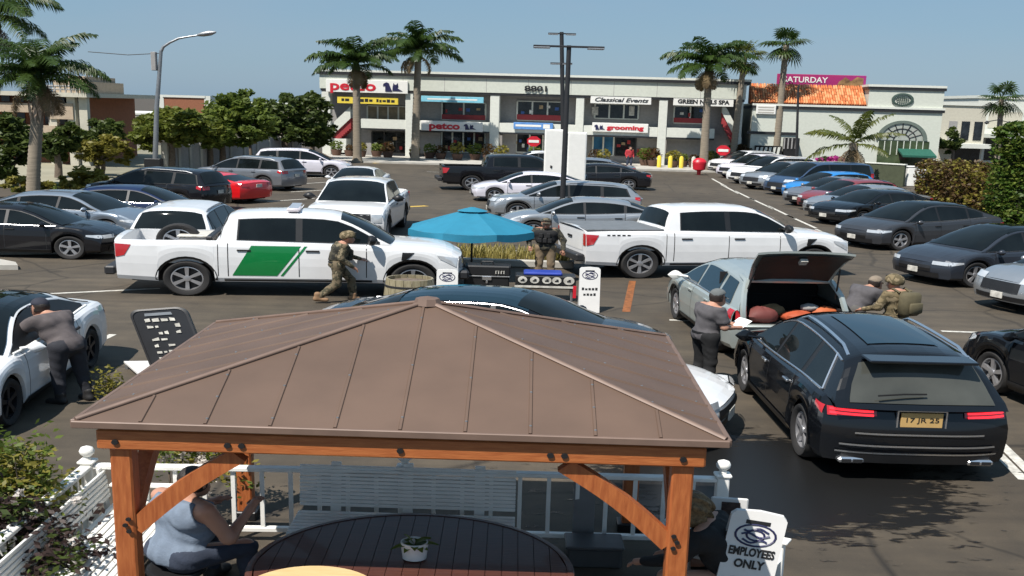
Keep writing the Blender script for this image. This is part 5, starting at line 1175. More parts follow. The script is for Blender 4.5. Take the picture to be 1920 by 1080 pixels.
for (k,l,p,px,dg,Lc) in (('suv','white crossover at the far end of the right row',PT['white'],(1340,324),212,4.6),('suv','second white crossover from the far end of the right row',PT['pearl'],(1358,334),212,4.6),
  ('boxy','third white crossover from the far end of the right row',PT['white'],(1383,345),212,4.6),('suv','silver crossover next to the dark blue van',PT['silver'],(1404,355),212,4.6),('van','dark blue van in the right row',PT['darkblue'],(1449,366),210,5.),
  ('compact','bright blue compact just in front of the dark blue van',PT['blue'],(1474,374),211,4.75),('sedan','silver grey sedan between the bright blue compact and the wine red hatchback',PT['greysilver'],(1490,387),211,4.75),('compact','wine red hatchback in the right row',PT['wine'],(1506,396),210,4.75),
  ('sedan','pale silver sedan between the wine red and black ones',PT['silver'],(1527,408),209,4.75),('sedan','glossy black sedan with bright wheel in the right row',PT['glossblack'],(1541,421),208,4.75),('ev','dark grey hatchback left of the tall hedge foot',PT['darkgrey'],(1594,464),204,4.72),
  ('ev','dark slate electric crossover with bright five spoke wheel at right',PT['slate'],(1708,530),200,4.72),('suv','silver crossover nose cut off by the right edge',PT['silver'],(1864,583),200,4.6)):
    n_=G(*px); dg+=random.uniform(-2.5,2.5); C(k,'parked_car',l,p,None,dg,RG,at=(n_.x-cos(R(dg))*Lc/2,n_.y-sin(R(dg))*Lc/2))
C('suv','parked_car','black crossover cut off by the right edge beside the black luxury one',PT['glossblack'],None,100,None,at=(7.32,13.84))
# ---- pickups
pk=C('pickup','pickup_truck','white patrol pickup with a slanted green door stripe',PT['white'],None,6.5,None,at=(-4.02,22.15)); c=pickup()
GREEN=mat('green_vinyl_stripe',(.0,.16,.035),.35,coat=.6,var=.04)
def stripe_on(root,c):
    for sg in (1,-1):
        q=MB()
        c.side_patch(q,[(-1.06,.52),(-.28,.52),(.15,1.23),(-.72,1.23)],sg,off=.008,nx=10,nz=8); part('door_stripe',q,GREEN,root,40)
        q=MB(); c.side_patch(q,[(-.22,.52),(-.17,.52),(.26,1.23),(.21,1.23)],sg,off=.008,nx=2,nz=8); part('edge_stripe',q,GREEN,root,40)
        q=MB(); 
        for x in (-1.13,.11,1.3): c.side_patch(q,[(x-.008,.5),(x+.008,.5),(x+.008,1.28),(x-.008,1.28)],sg,off=.004,nx=1,nz=8)
        c.side_patch(q,[(-1.31,.5),(-1.296,.5),(-1.296,1.3),(-1.31,1.3)],sg,off=.004,nx=1,nz=8); part('door_gap',q,M['dark'],root)
base_pk=copy_tree(pk,'plain')     # plain copy kept for the other pickups
stripe_on(pk,c)
q=MB(); q.bbox(-.12,.12,-.62,.62,2.0,2.09,.03); lb=part('light_bar',q,mat('clear_beacon_lens',(.6,.55,.58),.15,coat=1),pk,40)
q=MB(); q.box(-.06,.06,-.5,-.44,1.94,2.0); q.box(-.06,.06,.44,.5,1.94,2.0); part('foot',q,M['black'],lb)
q=MB(); q.bbox(-1.52,-1.4,-.9,.9,1.34,1.42,.02); q.bbox(-1.52,-1.42,-.8,-.7,.8,1.34,.01); q.bbox(-1.52,-1.42,.7,.8,.8,1.34,.01); part('bed_rack',q,M['dmetal'],pk)
tm_,rm_=wheel_meshes(.4,.26,'six'); p=Vector(pk.location)
r=thing('spare_tyre','spare tyre standing upright in the bed of the striped truck','tyre',None,(pk.location.x/K-2.1,pk.location.y-.25,.8),R(6)); a=part('tyre',tm_,M['rubber'],r); a.location=(0,0,.4); part('rim',rm_,M['rim'],a); a.rotation_euler=(0,0,PI)
r=thing('equipment_crate','grey gear crate lying in the striped truck bed','crate',None,(pk.location.x/K-1.78,pk.location.y-.1,.8),R(6)); q=MB(); q.bbox(-.3,.3,-.4,.4,0,.5,.03); part('body',q,M['grey'],r); q=MB(); q.bbox(-.32,.32,-.42,.42,.5,.56,.02); part('lid',q,M['line'],r)
def pick_copy(label,pm,px,deg,at=None,group=None):
    r=copy_tree(base_pk,label)
    if group: r['group']=group
    for c_ in CH(r):
        if c_.material_slots and c_.material_slots[0].link=='OBJECT' and c_.material_slots[0].material.name.startswith('paint_'): c_.material_slots[0].material=pm
    if at is None: p=G(*px); at=(p.x,p.y)
    place(r,at[0],at[1],0,R(deg)); return r
sd=pick_copy('big plain white crew cab pickup with grey bed cover',PT['white'],None,15,at=(4.2,26.3))
q=MB(); q.bbox(-3.05,-1.34,-.93,.93,1.335,1.38,.01); part('bed_cover',q,M['cover'],sd)
q=MB()
for sg in (1,-1):
    for i in range(5): c.side_patch(q,[(-2.62+i*.11,1.2),(-2.55+i*.11,1.2),(-2.55+i*.11,1.235),(-2.62+i*.11,1.235)],sg,off=.006,nx=1,nz=1)
    for x in (-1.13,.11,1.3): c.side_patch(q,[(x-.008,.5),(x+.008,.5),(x+.008,1.28),(x-.008,1.28)],sg,off=.004,nx=1,nz=8)
    c.side_patch(q,[(-1.31,.5),(-1.296,.5),(-1.296,1.3),(-1.31,1.3)],sg,off=.004,nx=1,nz=8)
part('door_gap',q,M['dark'],sd)
pick_copy('white pickup facing the camera behind the striped patrol pickup',PT['white'],(678,436),269,None,CG)
pick_copy('black pickup with tailgate to the left in the middle rows',PT['black'],(962,356),8,None,CG)
def wipe(r):
    for c_ in list(CH(r)): wipe(c_)
    bpy.data.objects.remove(r)
wipe(base_pk)
# ---- black luxury crossover, rear towards the camera
g=suv(L=4.66,W=1.88,H=1.66,wb=2.87,fo=.85,wr=.37,belt=1.06,tum=.27,seams=[-.95,.1,1.0],leanr=[(.2,.06),(.45,0),(.75,.0),(.95,.08),(1.1,.16)],bow_r=.2,
   deck=[(-2.33,1.0),(-2.1,1.08),(-1.2,1.08),(0,1.04),(.9,1.02),(1.3,1.02),(1.8,.97),(2.15,.86),(2.33,.74)],roof=[(-2.3,1.0),(-2.12,1.22),(-1.95,1.47),(-1.8,1.57),(-1.2,1.63),(-.3,1.66),(.2,1.63),(.65,1.45),(1.3,1.02)],crown=.06)
gl_=thing('parked_car','glossy black luxury crossover with lit tail lamps and chrome trim','car',None,(3.88,13.25,0),R(91)); pm=PT['glossblack']
g.build(gl_,pm); g.pane(gl_,-1.84,1.24,.01,.008,'window_surround',mt=M['black'],slant0=.25,off=.004); g.pane(gl_,-1.82,-1.1,slant0=.25,slant1=.0); g.pane(gl_,-.98,.02); g.pane(gl_,.1,1.2); g.screen(gl_,.28,1.26,'windshield')
g.screen(gl_,-1.93,-2.25,'rear_window',mat('painted_olive_reflection',(.055,.057,.05),.1,var=.3,scale=1.5),inset=.13)  # olive reflection painted into the rear glass's base colour
g.screen(gl_,-1.55,-.1,'sunroof',M['glassb'],inset=.28); g.beltline(gl_,-1.8,1.25,M['chrome'],r_=.016); g.beltline(gl_,-1.8,.5,M['chrome'],r_=.014,up=True)
for sg in (1,-1):
    q=MB(); pts=[]
    for i in range(7):
        x=-1.83+.24*i/6; zd,zr,h,e=g.gh(x); z=zd+.02+(zr-e-.02-zd)*i/6; p=g.gD(x,g.gy(x,z)+.006,z); pts.append((p.x,p.y*sg,p.z))
    q.tube(pts,.015,5); part('window_trim',q,M['chrome'],gl_,50)
    q=MB(); g.side_patch(q,[(-2.32,.86),(-1.98,.93),(-1.96,.99),(-2.32,.97)],sg,off=.012); g.end_patch(q,-1,sg*.86,sg*.42,.86,.97,off=.014,z0b=.89,z1b=.955); tl_=part('taillight',q,M['tail'],gl_,40)
    for z in (.885,.93):
        q=MB(); g.end_patch(q,-1,sg*.84,sg*.45,z,z+.025,off=.022); part('lamp_bar',q,M['taillit'],tl_,40)
    q=MB(); p=g.Dm(-g.L/2,sg*.62,.3); 
    q.bbox(p.x-.05,p.x+.1,sg*.62-.13,sg*.62+.13,.255,.335,.025); ex=part('exhaust_tip',q,M['chrome'],gl_); q=MB(); q.box(p.x-.054,p.x-.05,sg*.62-.1,sg*.62-.01,.275,.318); q.box(p.x-.054,p.x-.05,sg*.62+.01,sg*.62+.1,.275,.318); part('pipe',q,M['dark'],ex)
    q=MB(); g.side_patch(q,[(2.0,.8),(2.31,.72),(2.31,.86),(1.95,.9)],sg); g.end_patch(q,1,sg*.85,sg*.45,.72,.86); part('headlight',q,M['head'],gl_,40)
g.rails(gl_,-1.75,.15,M['chrome'],yo=.06,zz=.05); g.mirrors(gl_,.85,1.12,pm,1.2); g.handles(gl_,(-.75,.3),.9,M['chrome']); g.sill(gl_,.12); g.arches(gl_,pm,.05)
MP=mat('dark_yellow_plate',(.5,.32,.12),.5,var=.05); g.plate(gl_,-1,.86,MP,'17 JR 25',None,.4,.19)
q=MB(); p=g.Dm(-g.L/2,0,.86); q.bbox(p.x-.03,p.x-.0,-.24,.24,.735,.75,.003); q.bbox(p.x-.03,p.x,-.24,.24,.97,.985,.003); q.box(p.x-.03,p.x,-.24,-.225,.751,.969); q.box(p.x-.03,p.x,.225,.24,.751,.969); part('plate_frame',q,M['chrome'],gl_)
for z,w_ in ((.66,.62),(.5,.75),(.4,.78)):
    q=MB(); g.end_patch(q,-1,-w_,w_,z,z+.022,off=.016,ny=14); part('chrome_strip',q,M['chrome'],gl_)
q=MB(); g.end_patch(q,-1,-.72,.72,.27,.39,off=.012,ny=12); part('diffuser',q,M['black'],gl_)
x=-2.2; q=MB(); q.bbox(x-.02,x+.3,-.52,.52,1.565,1.6,.012); part('roof_spoiler',q,pm,gl_)
q=MB(); q.tube([(g.Dm(-2.33,0,1.0).x-.02+.05*0,.068*cos(t),1.06+.068*sin(t)) for t in [2*PI*k/16 for k in range(17)]],.009,5)
for k in range(3): a=PI/2+k*2*PI/3; q.tube([(g.Dm(-2.33,0,1.0).x-.02,0,1.06),(g.Dm(-2.33,0,1.0).x-.02,.066*cos(a),1.06+.066*sin(a))],.007,4)
part('emblem',q,M['chrome'],gl_)
q=MB(); q.tube([(-2.3,-.02,1.2),(-2.32,.2,1.2),(-2.34,.45,1.18)],.012,5); part('wiper',q,M['black'],gl_)
for i in range(5):
    q=MB(); p=g.Dm(-g.L/2,-.62-.045*i,.99); q.box(p.x-.012,p.x,-.62-.045*i-.028,-.62-.045*i,1.0,1.035); part('badge_letter',q,M['chrome'],gl_)
# ---- pale green hatch car with the tailgate up
hc=suv(L=4.55,W=1.86,H=1.6,wb=2.7,belt=1.02,open_rear=True,open_x=-1.82,sill_z=.72,seams=[-.9,.15,1.0],leanr=[(.2,.05),(.5,0),(1.1,.04)],bow_r=.1,
   deck=[(-2.27,1.02),(0,1.02),(.9,1.0),(1.3,1.0),(1.8,.94),(2.1,.84),(2.27,.72)],roof=[(-2.25,1.02),(-2.05,1.3),(-1.85,1.5),(-1.3,1.57),(-.3,1.6),(.2,1.56),(.65,1.4),(1.3,1.0)])
hr=thing('parked_car','pale green hatchback with its tailgate raised and cargo showing','car',None,(3.78,18.75,0),R(95)); pm=PT['palegreen']
hc.build(hr,pm); hc.pane(hr,-1.8,-1.1,slant0=.15,mt=M['glassb']); hc.pane(hr,-.98,.08,mt=M['glassb']); hc.pane(hr,.17,1.2,mt=M['glassb']); hc.screen(hr,.28,1.26,'windshield')
hc.mirrors(hr,.85,1.1,M['white'],1.2); hc.handles(hr,(-.75,.3),.9,pm); hc.sill(hr); hc.arches(hr,M['black'],.04); hc.beltline(hr,-1.8,1.2,M['chrome'])
q=MB(); q.box(-2.15,-.9,-.68,.68,.64,.7); q.box(-.9,-.85,-.75,.75,.3,1.5); q.box(-2.1,-.9,.68,.72,.7,1.02); q.box(-2.1,-.9,-.72,-.68,.7,1.02); part('cargo_bay',q,M['dark'],hr)
q=MB(); 
for sg in (1,-1):
    q.tube([(-2.2,sg*.72,.74),(-2.2,sg*.74,1.0),(-2.06,sg*.7,1.28),(-1.86,sg*.62,1.5),(-1.5,sg*.6,1.55)],[.05,.05,.045,.05,.04],6)
q.tube([(-1.83,-.62,1.51),(-1.83,.62,1.51)],.045,6); q.bbox(-2.27,-2.1,-.74,.74,.68,.735,.02); part('hatch_frame',q,pm,hr,50)
for sg in (1,-1):
    q=MB(); hc.side_patch(q,[(-2.26,.82),(-1.98,.88),(-2.0,1.0),(-2.26,1.0)],sg,off=.012); hc.end_patch(q,-1,sg*.84,sg*.72,.8,1.0,off=.014); part('taillight',q,M['tail'],hr,40)
    q=MB(); hc.side_patch(q,[(1.9,.78),(2.25,.7),(2.25,.84),(1.9,.88)],sg); part('headlight',q,M['head'],hr,40)
q=MB(); hc.end_patch(q,-1,-.7,.7,.34,.5,off=.012); part('rear_bumper_trim',q,M['white'],hr)
ta=R(42); Mx=Matrix.Translation((-1.8,0,1.55))@Matrix.Rotation(ta,4,'Y')   # raised tailgate, pointing back and up
def hatch(q,x0,x1,hw0,hw1,z0,z1,n=6):
    rows=[]
    for i in range(n+1):
        f=i/n; x=x0+(x1-x0)*f; hw=hw0+(hw1-hw0)*f; zz=z0+(z1-z0)*f+.07*sin(PI*f); rows.append([Mx@Vector((x,y*hw,zz-.05*abs(y)**3)) for y in (-1,-.8,-.4,0,.4,.8,1)])
    q.grid(rows); q.grid([[p+Vector((0,0,-.04)) for p in r] for r in rows],flip=True)
    for r in (rows[0],rows[-1]): q.grid([r,[p+Vector((0,0,-.04)) for p in r]])
    for k in (0,-1): q.grid([[r[k] for r in rows],[r[k]+Vector((0,0,-.04)) for r in rows]])
q=MB(); hatch(q,0,-.92,.6,.68,0,.02); hd_=part('tailgate',q,pm,hr,40)
q=MB()
rows=[[Mx@Vector((x,y*hw,-.053+.07*sin(PI*f)-.05*abs(y)**3)) for y in (-1,-.5,0,.5,1)] for x,hw,f in ((-.06,.54,.06),(-.35,.57,.38),(-.65,.6,.7),(-.87,.62,.95))]; q.grid(rows); part('inner_lining',q,M['black'],hd_,40)
q=MB(); q.box(-.06,.06,-.05,.05,0,.06,0,Mx@Matrix.Translation((-.7,0,-.1))); part('latch',q,M['line'],hd_)
for sg in (1,-1): q=MB(); q.tube([(-1.95,sg*.66,1.2),Mx@Vector((-.45,sg*.6,-.06))],.014,5); part('strut',q,M['dmetal'],hd_)
CT=Matrix.Translation(hr.location)@shear(hr)
def in_cargo(name,label,cat,q,m,x,y,z,rz=0):
    a=R(95); return solo(name,q,m,label,cat,None,None,(3.78+x*cos(a)-y*sin(a),18.75+x*sin(a)+y*cos(a),z),a+rz,50)
in_cargo('bag','dark red bag at the left of the open cargo bay','bag',bag_mesh(.2,.24,.16,1),mat('maroon_bag',(.14,.035,.03),.7),-1.95,.4,.705)
in_cargo('bag','rusty orange bag in the middle of the open cargo bay','bag',bag_mesh(.2,.28,.13,2),mat('orange_red_bag',(.38,.07,.025),.7),-1.95,-.15,.705)
in_cargo('bag','orange bundle at the right of the open cargo bay','bag',bag_mesh(.18,.2,.17,3),mat('rust_orange_bundle',(.42,.1,.03),.7),-1.93,-.52,.705)
in_cargo('bag','small grey pouch lying on the orange bags in the cargo bay','bag',bag_mesh(.12,.13,.07,4),M['grey'],-1.9,-.3,.95)
in_cargo('bag','tan parcel at the back of the open cargo bay','bag',bag_mesh(.16,.2,.14,5),mat('tan_parcel',(.3,.2,.1),.8),-1.5,.1,.705)
# ---- white saloon at the left whose window a man leans through
ws=sedan(L=4.8,W=1.86,H=1.44,wb=2.9,wr=.34,style='dark',holes=[(-.45,1.02)],seams=[-.85,.14,1.0],roofmat=M['glass'],roof_x=(-.85,.5),bow_r=.3)
wr_=thing('parked_car','white sedan at the left edge with an open driver window','car',None,(-6.22,13.62,0),R(273)); pm=PT['white']
finish(ws,wr_,'sedan',pm)
for c_ in list(CH(wr_)):
    if c_.name.startswith('side_window') and c_.data.vertices[0].co.y>0: _ch[wr_.name].remove(c_); bpy.data.objects.remove(c_)
q=MB(); q.box(-.5,1.2,-.7,.72,.35,.9); q.bbox(-.55,-.35,.1,.65,.4,1.2,.05); q.bbox(-.55,-.35,-.65,-.1,.4,1.2,.05); part('seat',q,M['dark'],wr_)
ws.beltline(wr_,-1.6,1.2,M['white'],r_=.02); 
# ---- white sedan with black glass roof behind the pavilion
bs=sedan(L=4.7,W=1.88,H=1.47,wb=2.8,wr=.34,style='dark',roofmat=M['glassb'],roof_x=(-1.2,.55),seams=[-.85,.14,1.0])
br_=thing('parked_car','black sedan with blue black glass roof mostly hidden behind the pavilion','car',None,(-.22,15.45,0),R(-13)); finish(bs,br_,'sedan',PT['glossblack'])
bs.beltline(br_,-1.9,1.3,M['chrome'],r_=.011,up=True)
a_=R(-20); C('sport','parked_car','white sports car whose nose pokes out right of the pavilion roof',PT['white'],None,-20,None,at=(2.38-2.25*cos(a_),12.35-2.25*sin(a_)))
# ------------------------------------------------------------------ timber pavilion with hipped metal roof
WX=wood('orange_stained_timber_beam',(.3,.08,.02),(.43,.14,.04),(1.2,9,9)); WZ=wood('orange_stained_timber_post',(.28,.07,.018),(.42,.13,.037),(9,9,1.0)); WY=wood('orange_stained_timber_side',(.3,.075,.016),(.42,.125,.03),(9,1.2,9))
M['roof']=mat('brown_standing_seam_metal',(.118,.074,.052),.55,.1,var=.12,scale=1.8,stretch=(1,1,1),bump=.05,bscale=4); M['rooftrim']=mat('brown_roof_trim',(.16,.105,.08),.55,.1)
GC=(-.59,8.02); GW,GD=3.66,3.15; EZ,AZ=2.2,2.84; GRZ=R(-.6)
gz=thing('pavilion','timber pavilion with brown hipped metal roof and orange stained posts','pavilion',None,(GC[0],GC[1],0),GRZ)
def slope(P0,P1,apex,n):
    """standing seam panels over one triangular slope: P0->P1 is the eave"""
    P0,P1,A=Vector(P0),Vector(P1),Vector(apex); e=(P1-P0); W=e.length; e.normalize(); m=A-P0; ax=m.dot(e); up=(m-e*ax); Hs=up.length; up.normalize(); nrm=e.cross(up).normalized()
    if nrm.z<0: nrm=-nrm
    def hgt(u): return Hs*(u/ax if u<=ax else (W-u)/(W-ax))
    for i in range(n):
        u0,u1=W*i/n+.002,W*(i+1)/n-.002; us=[u0,u1]
        if u0<ax<u1: us=[u0,ax,u1]
        poly=[(u0,0),(u1,0)]+[(u,max(.0,hgt(u)-.0)) for u in reversed(us)]
        poly=[p for k,p in enumerate(poly) if k==0 or (abs(p[0]-poly[k-1][0])+abs(p[1]-poly[k-1][1]))>1e-3]
        q=MB(); top=[P0+e*u+up*v+nrm*.012 for u,v in poly]; bot=[P0+e*u+up*v for u,v in poly]; k=len(poly)
        q.add(top+bot,[tuple(range(k)),tuple(range(k,2*k))[::-1]]+[(j,(j+1)%k,k+(j+1)%k,k+j) for j in range(k)])
        if i>0:
            hh=hgt(W*i/n)-.03; b=P0+e*(W*i/n)+nrm*.012; 
            if hh>.05: q.add([b-e*.012,b+e*.012,b+e*.012+up*hh,b-e*.012+up*hh]+[v+nrm*.011 for v in (b-e*.007,b+e*.007,b+e*.007+up*hh,b-e*.007+up*hh)],[(4,5,6,7),(0,1,5,4),(1,2,6,5),(2,3,7,6),(3,0,4,7)])
        part('roof_panel',q,M['roof'],gz)
        if i>0 and hgt(W*i/n)>.35:
            for f in (.08,.46,.86):
                sq=MB(); c_=P0+e*(W*i/n+.001)+up*(hgt(W*i/n)*f)+nrm*.024; sq.lathe([(.009,-.006),(.008,.003),(.001,.005)],6,c=c_); part('roof_screw',sq,M['metal'],gz)
c4=[(-GW/2,-GD/2,EZ),(GW/2,-GD/2,EZ),(GW/2,GD/2,EZ),(-GW/2,GD/2,EZ)]; ap=(0.02,0,AZ)
for i,n in ((0,10),(1,8),(2,10),(3,8)): slope(c4[i],c4[(i+1)%4],ap,n)
for c in c4:
    q=MB(); a=Vector(c); b_=Vector(ap); q.tube([a+Vector((0,0,.018)),b_+Vector((0,0,.022))],.02,6); part('hip_cap',q,M['rooftrim'],gz,60)
q=MB(); q.lathe([(.1,-.03),(.08,.03),(.0005,.05)],8,c=(ap[0],0,AZ+.02)); part('peak_cap',q,M['rooftrim'],gz)
for (x0,x1,y0,y1) in ((-GW/2-.02,GW/2+.02,-GD/2-.035,-GD/2-.003),(-GW/2-.02,GW/2+.02,GD/2+.003,GD/2+.035),(-GW/2-.035,-GW/2-.003,-GD/2,GD/2),(GW/2+.003,GW/2+.035,-GD/2,GD/2)):
    q=MB(); q.bbox(x0,x1,y0,y1,EZ-.042,EZ+.014,.006); part('eave_trim',q,M['rooftrim'],gz)
bw=.07; px_,py_=GW/2-.22,GD/2-.125
for s in (-1,1):
    q=MB(); q.bbox(-GW/2+.1,GW/2-.1,s*py_-bw-.035,s*py_+bw-.035,EZ-.225,EZ-.065,.012); bm=part('beam',q,WX,gz)
    for x in (-1.62,-.98,-.9,.0,.85,.93,1.6): q=MB(); q.lathe([(.02,-.012),(.022,0),(.001,.006)],8,c=(x,s*py_-bw-.038 if s<0 else s*py_+bw-.02,EZ-.16),axis='y'); part('bolt',q,M['black'],bm)
    q=MB(); q.bbox(s*px_-bw,s*px_+bw,-py_+bw,py_-bw,EZ-.225,EZ-.065,.012); part('beam',q,WY,gz)
for sx in (-1,1):
    for sy in (-1,1):
        q=MB(); q.bbox(sx*px_-.063,sx*px_+.063,sy*py_-.065,sy*py_+.065,.03,EZ-.226,.012); po=part('post',q,WZ,gz)
        q=MB(); q.bbox(sx*px_-.1,sx*px_+.1,sy*py_-.1,sy*py_+.1,0,.1,.01); part('post_foot',q,M['black'],po)
        for ax in (0,1):
            q=MB(); rows=[]; N=8; L_=.62; sgn=-sx if ax==0 else -sy
            for i in range(N+1):
                t=i/N; f=L_*t; o=.03*sin(PI*t); cx=.05+f+o*.7; cz=EZ-.27-L_*(1-t)+o*.0; d=Vector((sgn,0,1)) if ax==0 else Vector((0,sgn,1)); d.normalize(); n_=Vector((-d.z*sgn,0,abs(d.x))) if ax==0 else Vector((0,-d.z*sgn,abs(d.y)))
                base=Vector((sx*px_,sy*py_,cz+o*.7-.0)); base[ax]+=sgn*(cx-o*.7); base+=n_*o*.5
                s_=Vector((0,1,0)) if ax==0 else Vector((1,0,0)); rows.append([base+n_*a*.06+s_*b_*.045 for a,b_ in ((-1,-1),(1,-1),(1,1),(-1,1),(-1,-1))])
            q.grid(rows); q.add(rows[0][:4],[(0,1,2,3)]); q.add(rows[-1][:4],[(3,2,1,0)]); br=part('brace',q,WZ,gz,30)
            if ax==0 and sy<0:
                q=MB()
                for k in range(3): q.lathe([(.016,-.01),(.017,0),(.001,.006)],8,c=(sx*px_-sx*(.03-.02*(k==1)),sy*py_-.078,EZ-.82-k*.05+.02),axis='y')
                part('bolt',q,M['black'],br)
q=MB(); q.bbox(-.03,.03,-py_,py_,EZ-.2,EZ-.1,.01); part('tie_beam',q,WY,gz)
# ---- round slatted table, nearer tan table, pot plant
TW=wood('dark_brown_table_wood',(.055,.017,.011),(.09,.03,.018),(1,9,9)); TT=wood('tan_table_wood',(.58,.41,.19),(.66,.48,.25),(1,6,6))
tl=G(465,1056,.74); tr_=G(1075,1056,.74); tp=G(770,962,.74); R_=(tr_.x-tl.x)/2; ty=tp.y-R_
tb=thing('round_table','large round dark slatted table under the pavilion roof','table',None,((tl.x+tr_.x)/2,ty,0))
ns=19
for i in range(ns):
    x0=-R_*.955+2*R_*.955*i/ns+.002; x1=-R_*.955+2*R_*.955*(i+1)/ns-.002; h0=math.sqrt(max(.001,(R_*.955)**2-x0*x0)); h1=math.sqrt(max(.001,(R_*.955)**2-x1*x1)); xm=(x0+x1)/2; hm=math.sqrt((R_*.955)**2-xm*xm)
    q=MB(); q.prism([(x0,-h0),(xm,-hm),(x1,-h1),(x1,h1),(xm,hm),(x0,h0)],.715,.74,axis='z'); part('slat',q,TW,tb)
q=MB(); q.lathe([(R_*.955,.7),(R_,.702),(R_,.738),(R_*.99,.746),(R_*.957,.746),(R_*.957,.7)],56); part('rim',q,TW,tb,40)
q=MB(); q.lathe([(.3,0),(.3,.03),(.06,.08),(.06,.64),(.25,.7)],16); part('pedestal',q,TW,tb,40)
y2=G(600,1060,.76); R2=.42; t2=thing('round_table','tan wood round table nearest the camera at the bottom edge','table',None,(y2.x,y2.y-R2,0)); q=MB(); q.lathe([(.001,.72),(R2-.01,.72),(R2,.73),(R2,.752),(R2-.008,.76),(.001,.76)],48); part('tabletop',q,TT,t2,40); q=MB(); q.lathe([(.2,0),(.2,.03),(.04,.06),(.04,.68),(.15,.719)],14); part('pedestal',q,M['black'],t2,40)
pp=G(777,1046,.747); r=thing('potted_plant','small white pot with leafy plant on the dark round table','potted plant',None,(pp.x,pp.y,.747))
q=MB(); q.lathe([(.065,0),(.078,.005),(.09,.13),(.09,.155),(.08,.155),(.078,.13),(.001,.125)],20); part('pot',q,mat('white_glazed_pot',(.62,.6,.57),.35),r,40)
for i in range(15):
    a=i*2.4; ln=random.uniform(.1,.2); el=R(random.uniform(15,75)); q=MB(); rows=[]; d=Vector((cos(a)*cos(el),sin(a)*cos(el),sin(el))); s=Vector((-sin(a),cos(a),0))
    for k in range(5): t=k/4; w_=.035*sin(PI*min(.96,.1+t*.9)); p=Vector((0,0,.13))+d*ln*t-Vector((0,0,.07*t*t)); rows.append([p-s*w_,p+Vector((0,0,-.006)),p+s*w_])
    q.grid(rows); part('leaf',q,LF['whitef'] if i in (3,9) else LF['green'],r,40,fix=False)
# ---- white slatted benches and railing
WH=M['white']
def bench(label,at,rz,W,nback,nseat,sup=3,zs=.43,zb0=.5,zb1=.96):
    r=thing('bench',label,'bench',None,at,rz)
    for i in range(nback):
        z=zb0+(zb1-zb0)*i/nback; y=.02+.12*(z-zb0); q=MB(); q.bbox(-W/2,W/2,y,y+.02,z,z+(zb1-zb0)/nback*.82,.004); part('slat',q,WH,r)
    for i in range(nseat):
        y=-.5+.5*i/nseat; q=MB(); q.bbox(-W/2,W/2,y,y+.5/nseat*.78,zs,zs+.025,.004); part('seat_slat',q,WH,r)
    for i in range(sup):
        x=-W/2+W*(i+.5)/sup if sup>2 else -W/2+.04+(W-.08)*i; q=MB(); q.bbox(x-.04,x+.04,-.012,.012,.05,zb1+.03,.004,0,Matrix.Rotation(-.11,4,'X')@Matrix.Translation((0,-.005,.0))); part('back_support',q,WH,r)
    for s in (-1,1):
        for y in (-.47,-.03): q=MB(); q.bbox(s*(W/2-.05)-.03,s*(W/2-.05)+.03,y-.03,y+.03,0,zs-.002,.006); part('leg',q,WH,r)
        q=MB(); q.bbox(s*(W/2-.05)-.035,s*(W/2-.05)+.035,-.5,0,.64,.67,.006); q.bbox(s*(W/2-.05)-.025,s*(W/2-.05)+.025,-.47,-.42,zs+.026,.639,.005); part('armrest',q,WH,r) if sup<3 else None
    q=MB(); q.bbox(-W/2,W/2,-.53,-.505,zs-.07,zs+.02,.005); part('apron',q,WH,r)
    return r
bl=G(560,873,.9); bR=G(968,882,.9); bench('white slatted bench facing the camera behind the round table',((bl.x+bR.x)/2,bl.y-.03,0),GRZ,bR.x-bl.x,11,7,zs=.4,zb0=.46,zb1=.9)
bench('long white slatted bench along the left railing beside the dark bush',(-3.08,7.55,0),R(90),2.6,6,9,sup=2,zb1=.8)
fr_=thing('railing','white turned railing with ball finials around the seating area','railing',None,(0,0,0))
fL=G(155,862,.93); fC=G(757,872,.93); fR=G(1360,888,.93)
for v_ in (fL,fC,fR): v_.y+=.1; fl2=Vector((fL.x,fL.y-2.4,0)); fr2=Vector((fR.x+.0,fR.y-.25,0))
def rpost(p,h=.86):
    q=MB(); q.bbox(p.x-.05,p.x+.05,p.y-.05,p.y+.05,0,h,.008); q.bbox(p.x-.065,p.x+.065,p.y-.065,p.y+.065,h,h+.03,.008); po=part('post',q,WH,fr_)
    q=MB(); q.lathe([(.03,0),(.035,.02),(.025,.035),(.055,.07),(.06,.1),(.045,.135),(.001,.155)],14,c=(p.x,p.y,h+.03)); part('finial',q,WH,po,60)
def rail(a,b_,gap,bwid=.032):
    d=(b_-a); L_=Vector((d.x,d.y,0)).length; an=math.atan2(d.y,d.x); Mx=Matrix.Translation((a.x,a.y,0))@Matrix.Rotation(an,4,'Z')
    q=MB(); q.bbox(.05,L_-.05,-.045,.045,.8,.845,.008,0,Mx); part('top_rail',q,WH,fr_); q=MB(); q.bbox(.05,L_-.05,-.03,.03,.12,.17,.006,0,Mx); part('bottom_rail',q,WH,fr_)
    n=int(L_/gap)
    for i in range(1,n):
        q=MB(); x=L_*i/n; q.box(x-bwid/2,x+bwid/2,-.016,.016,.171,.799,0,Mx); part('baluster',q,WH,fr_)
for p in (fL,fC,fR,fl2): rpost(p)
rail(fL,fC,.21); rail(fC,fR,.21); rail(fl2,fL,.13)
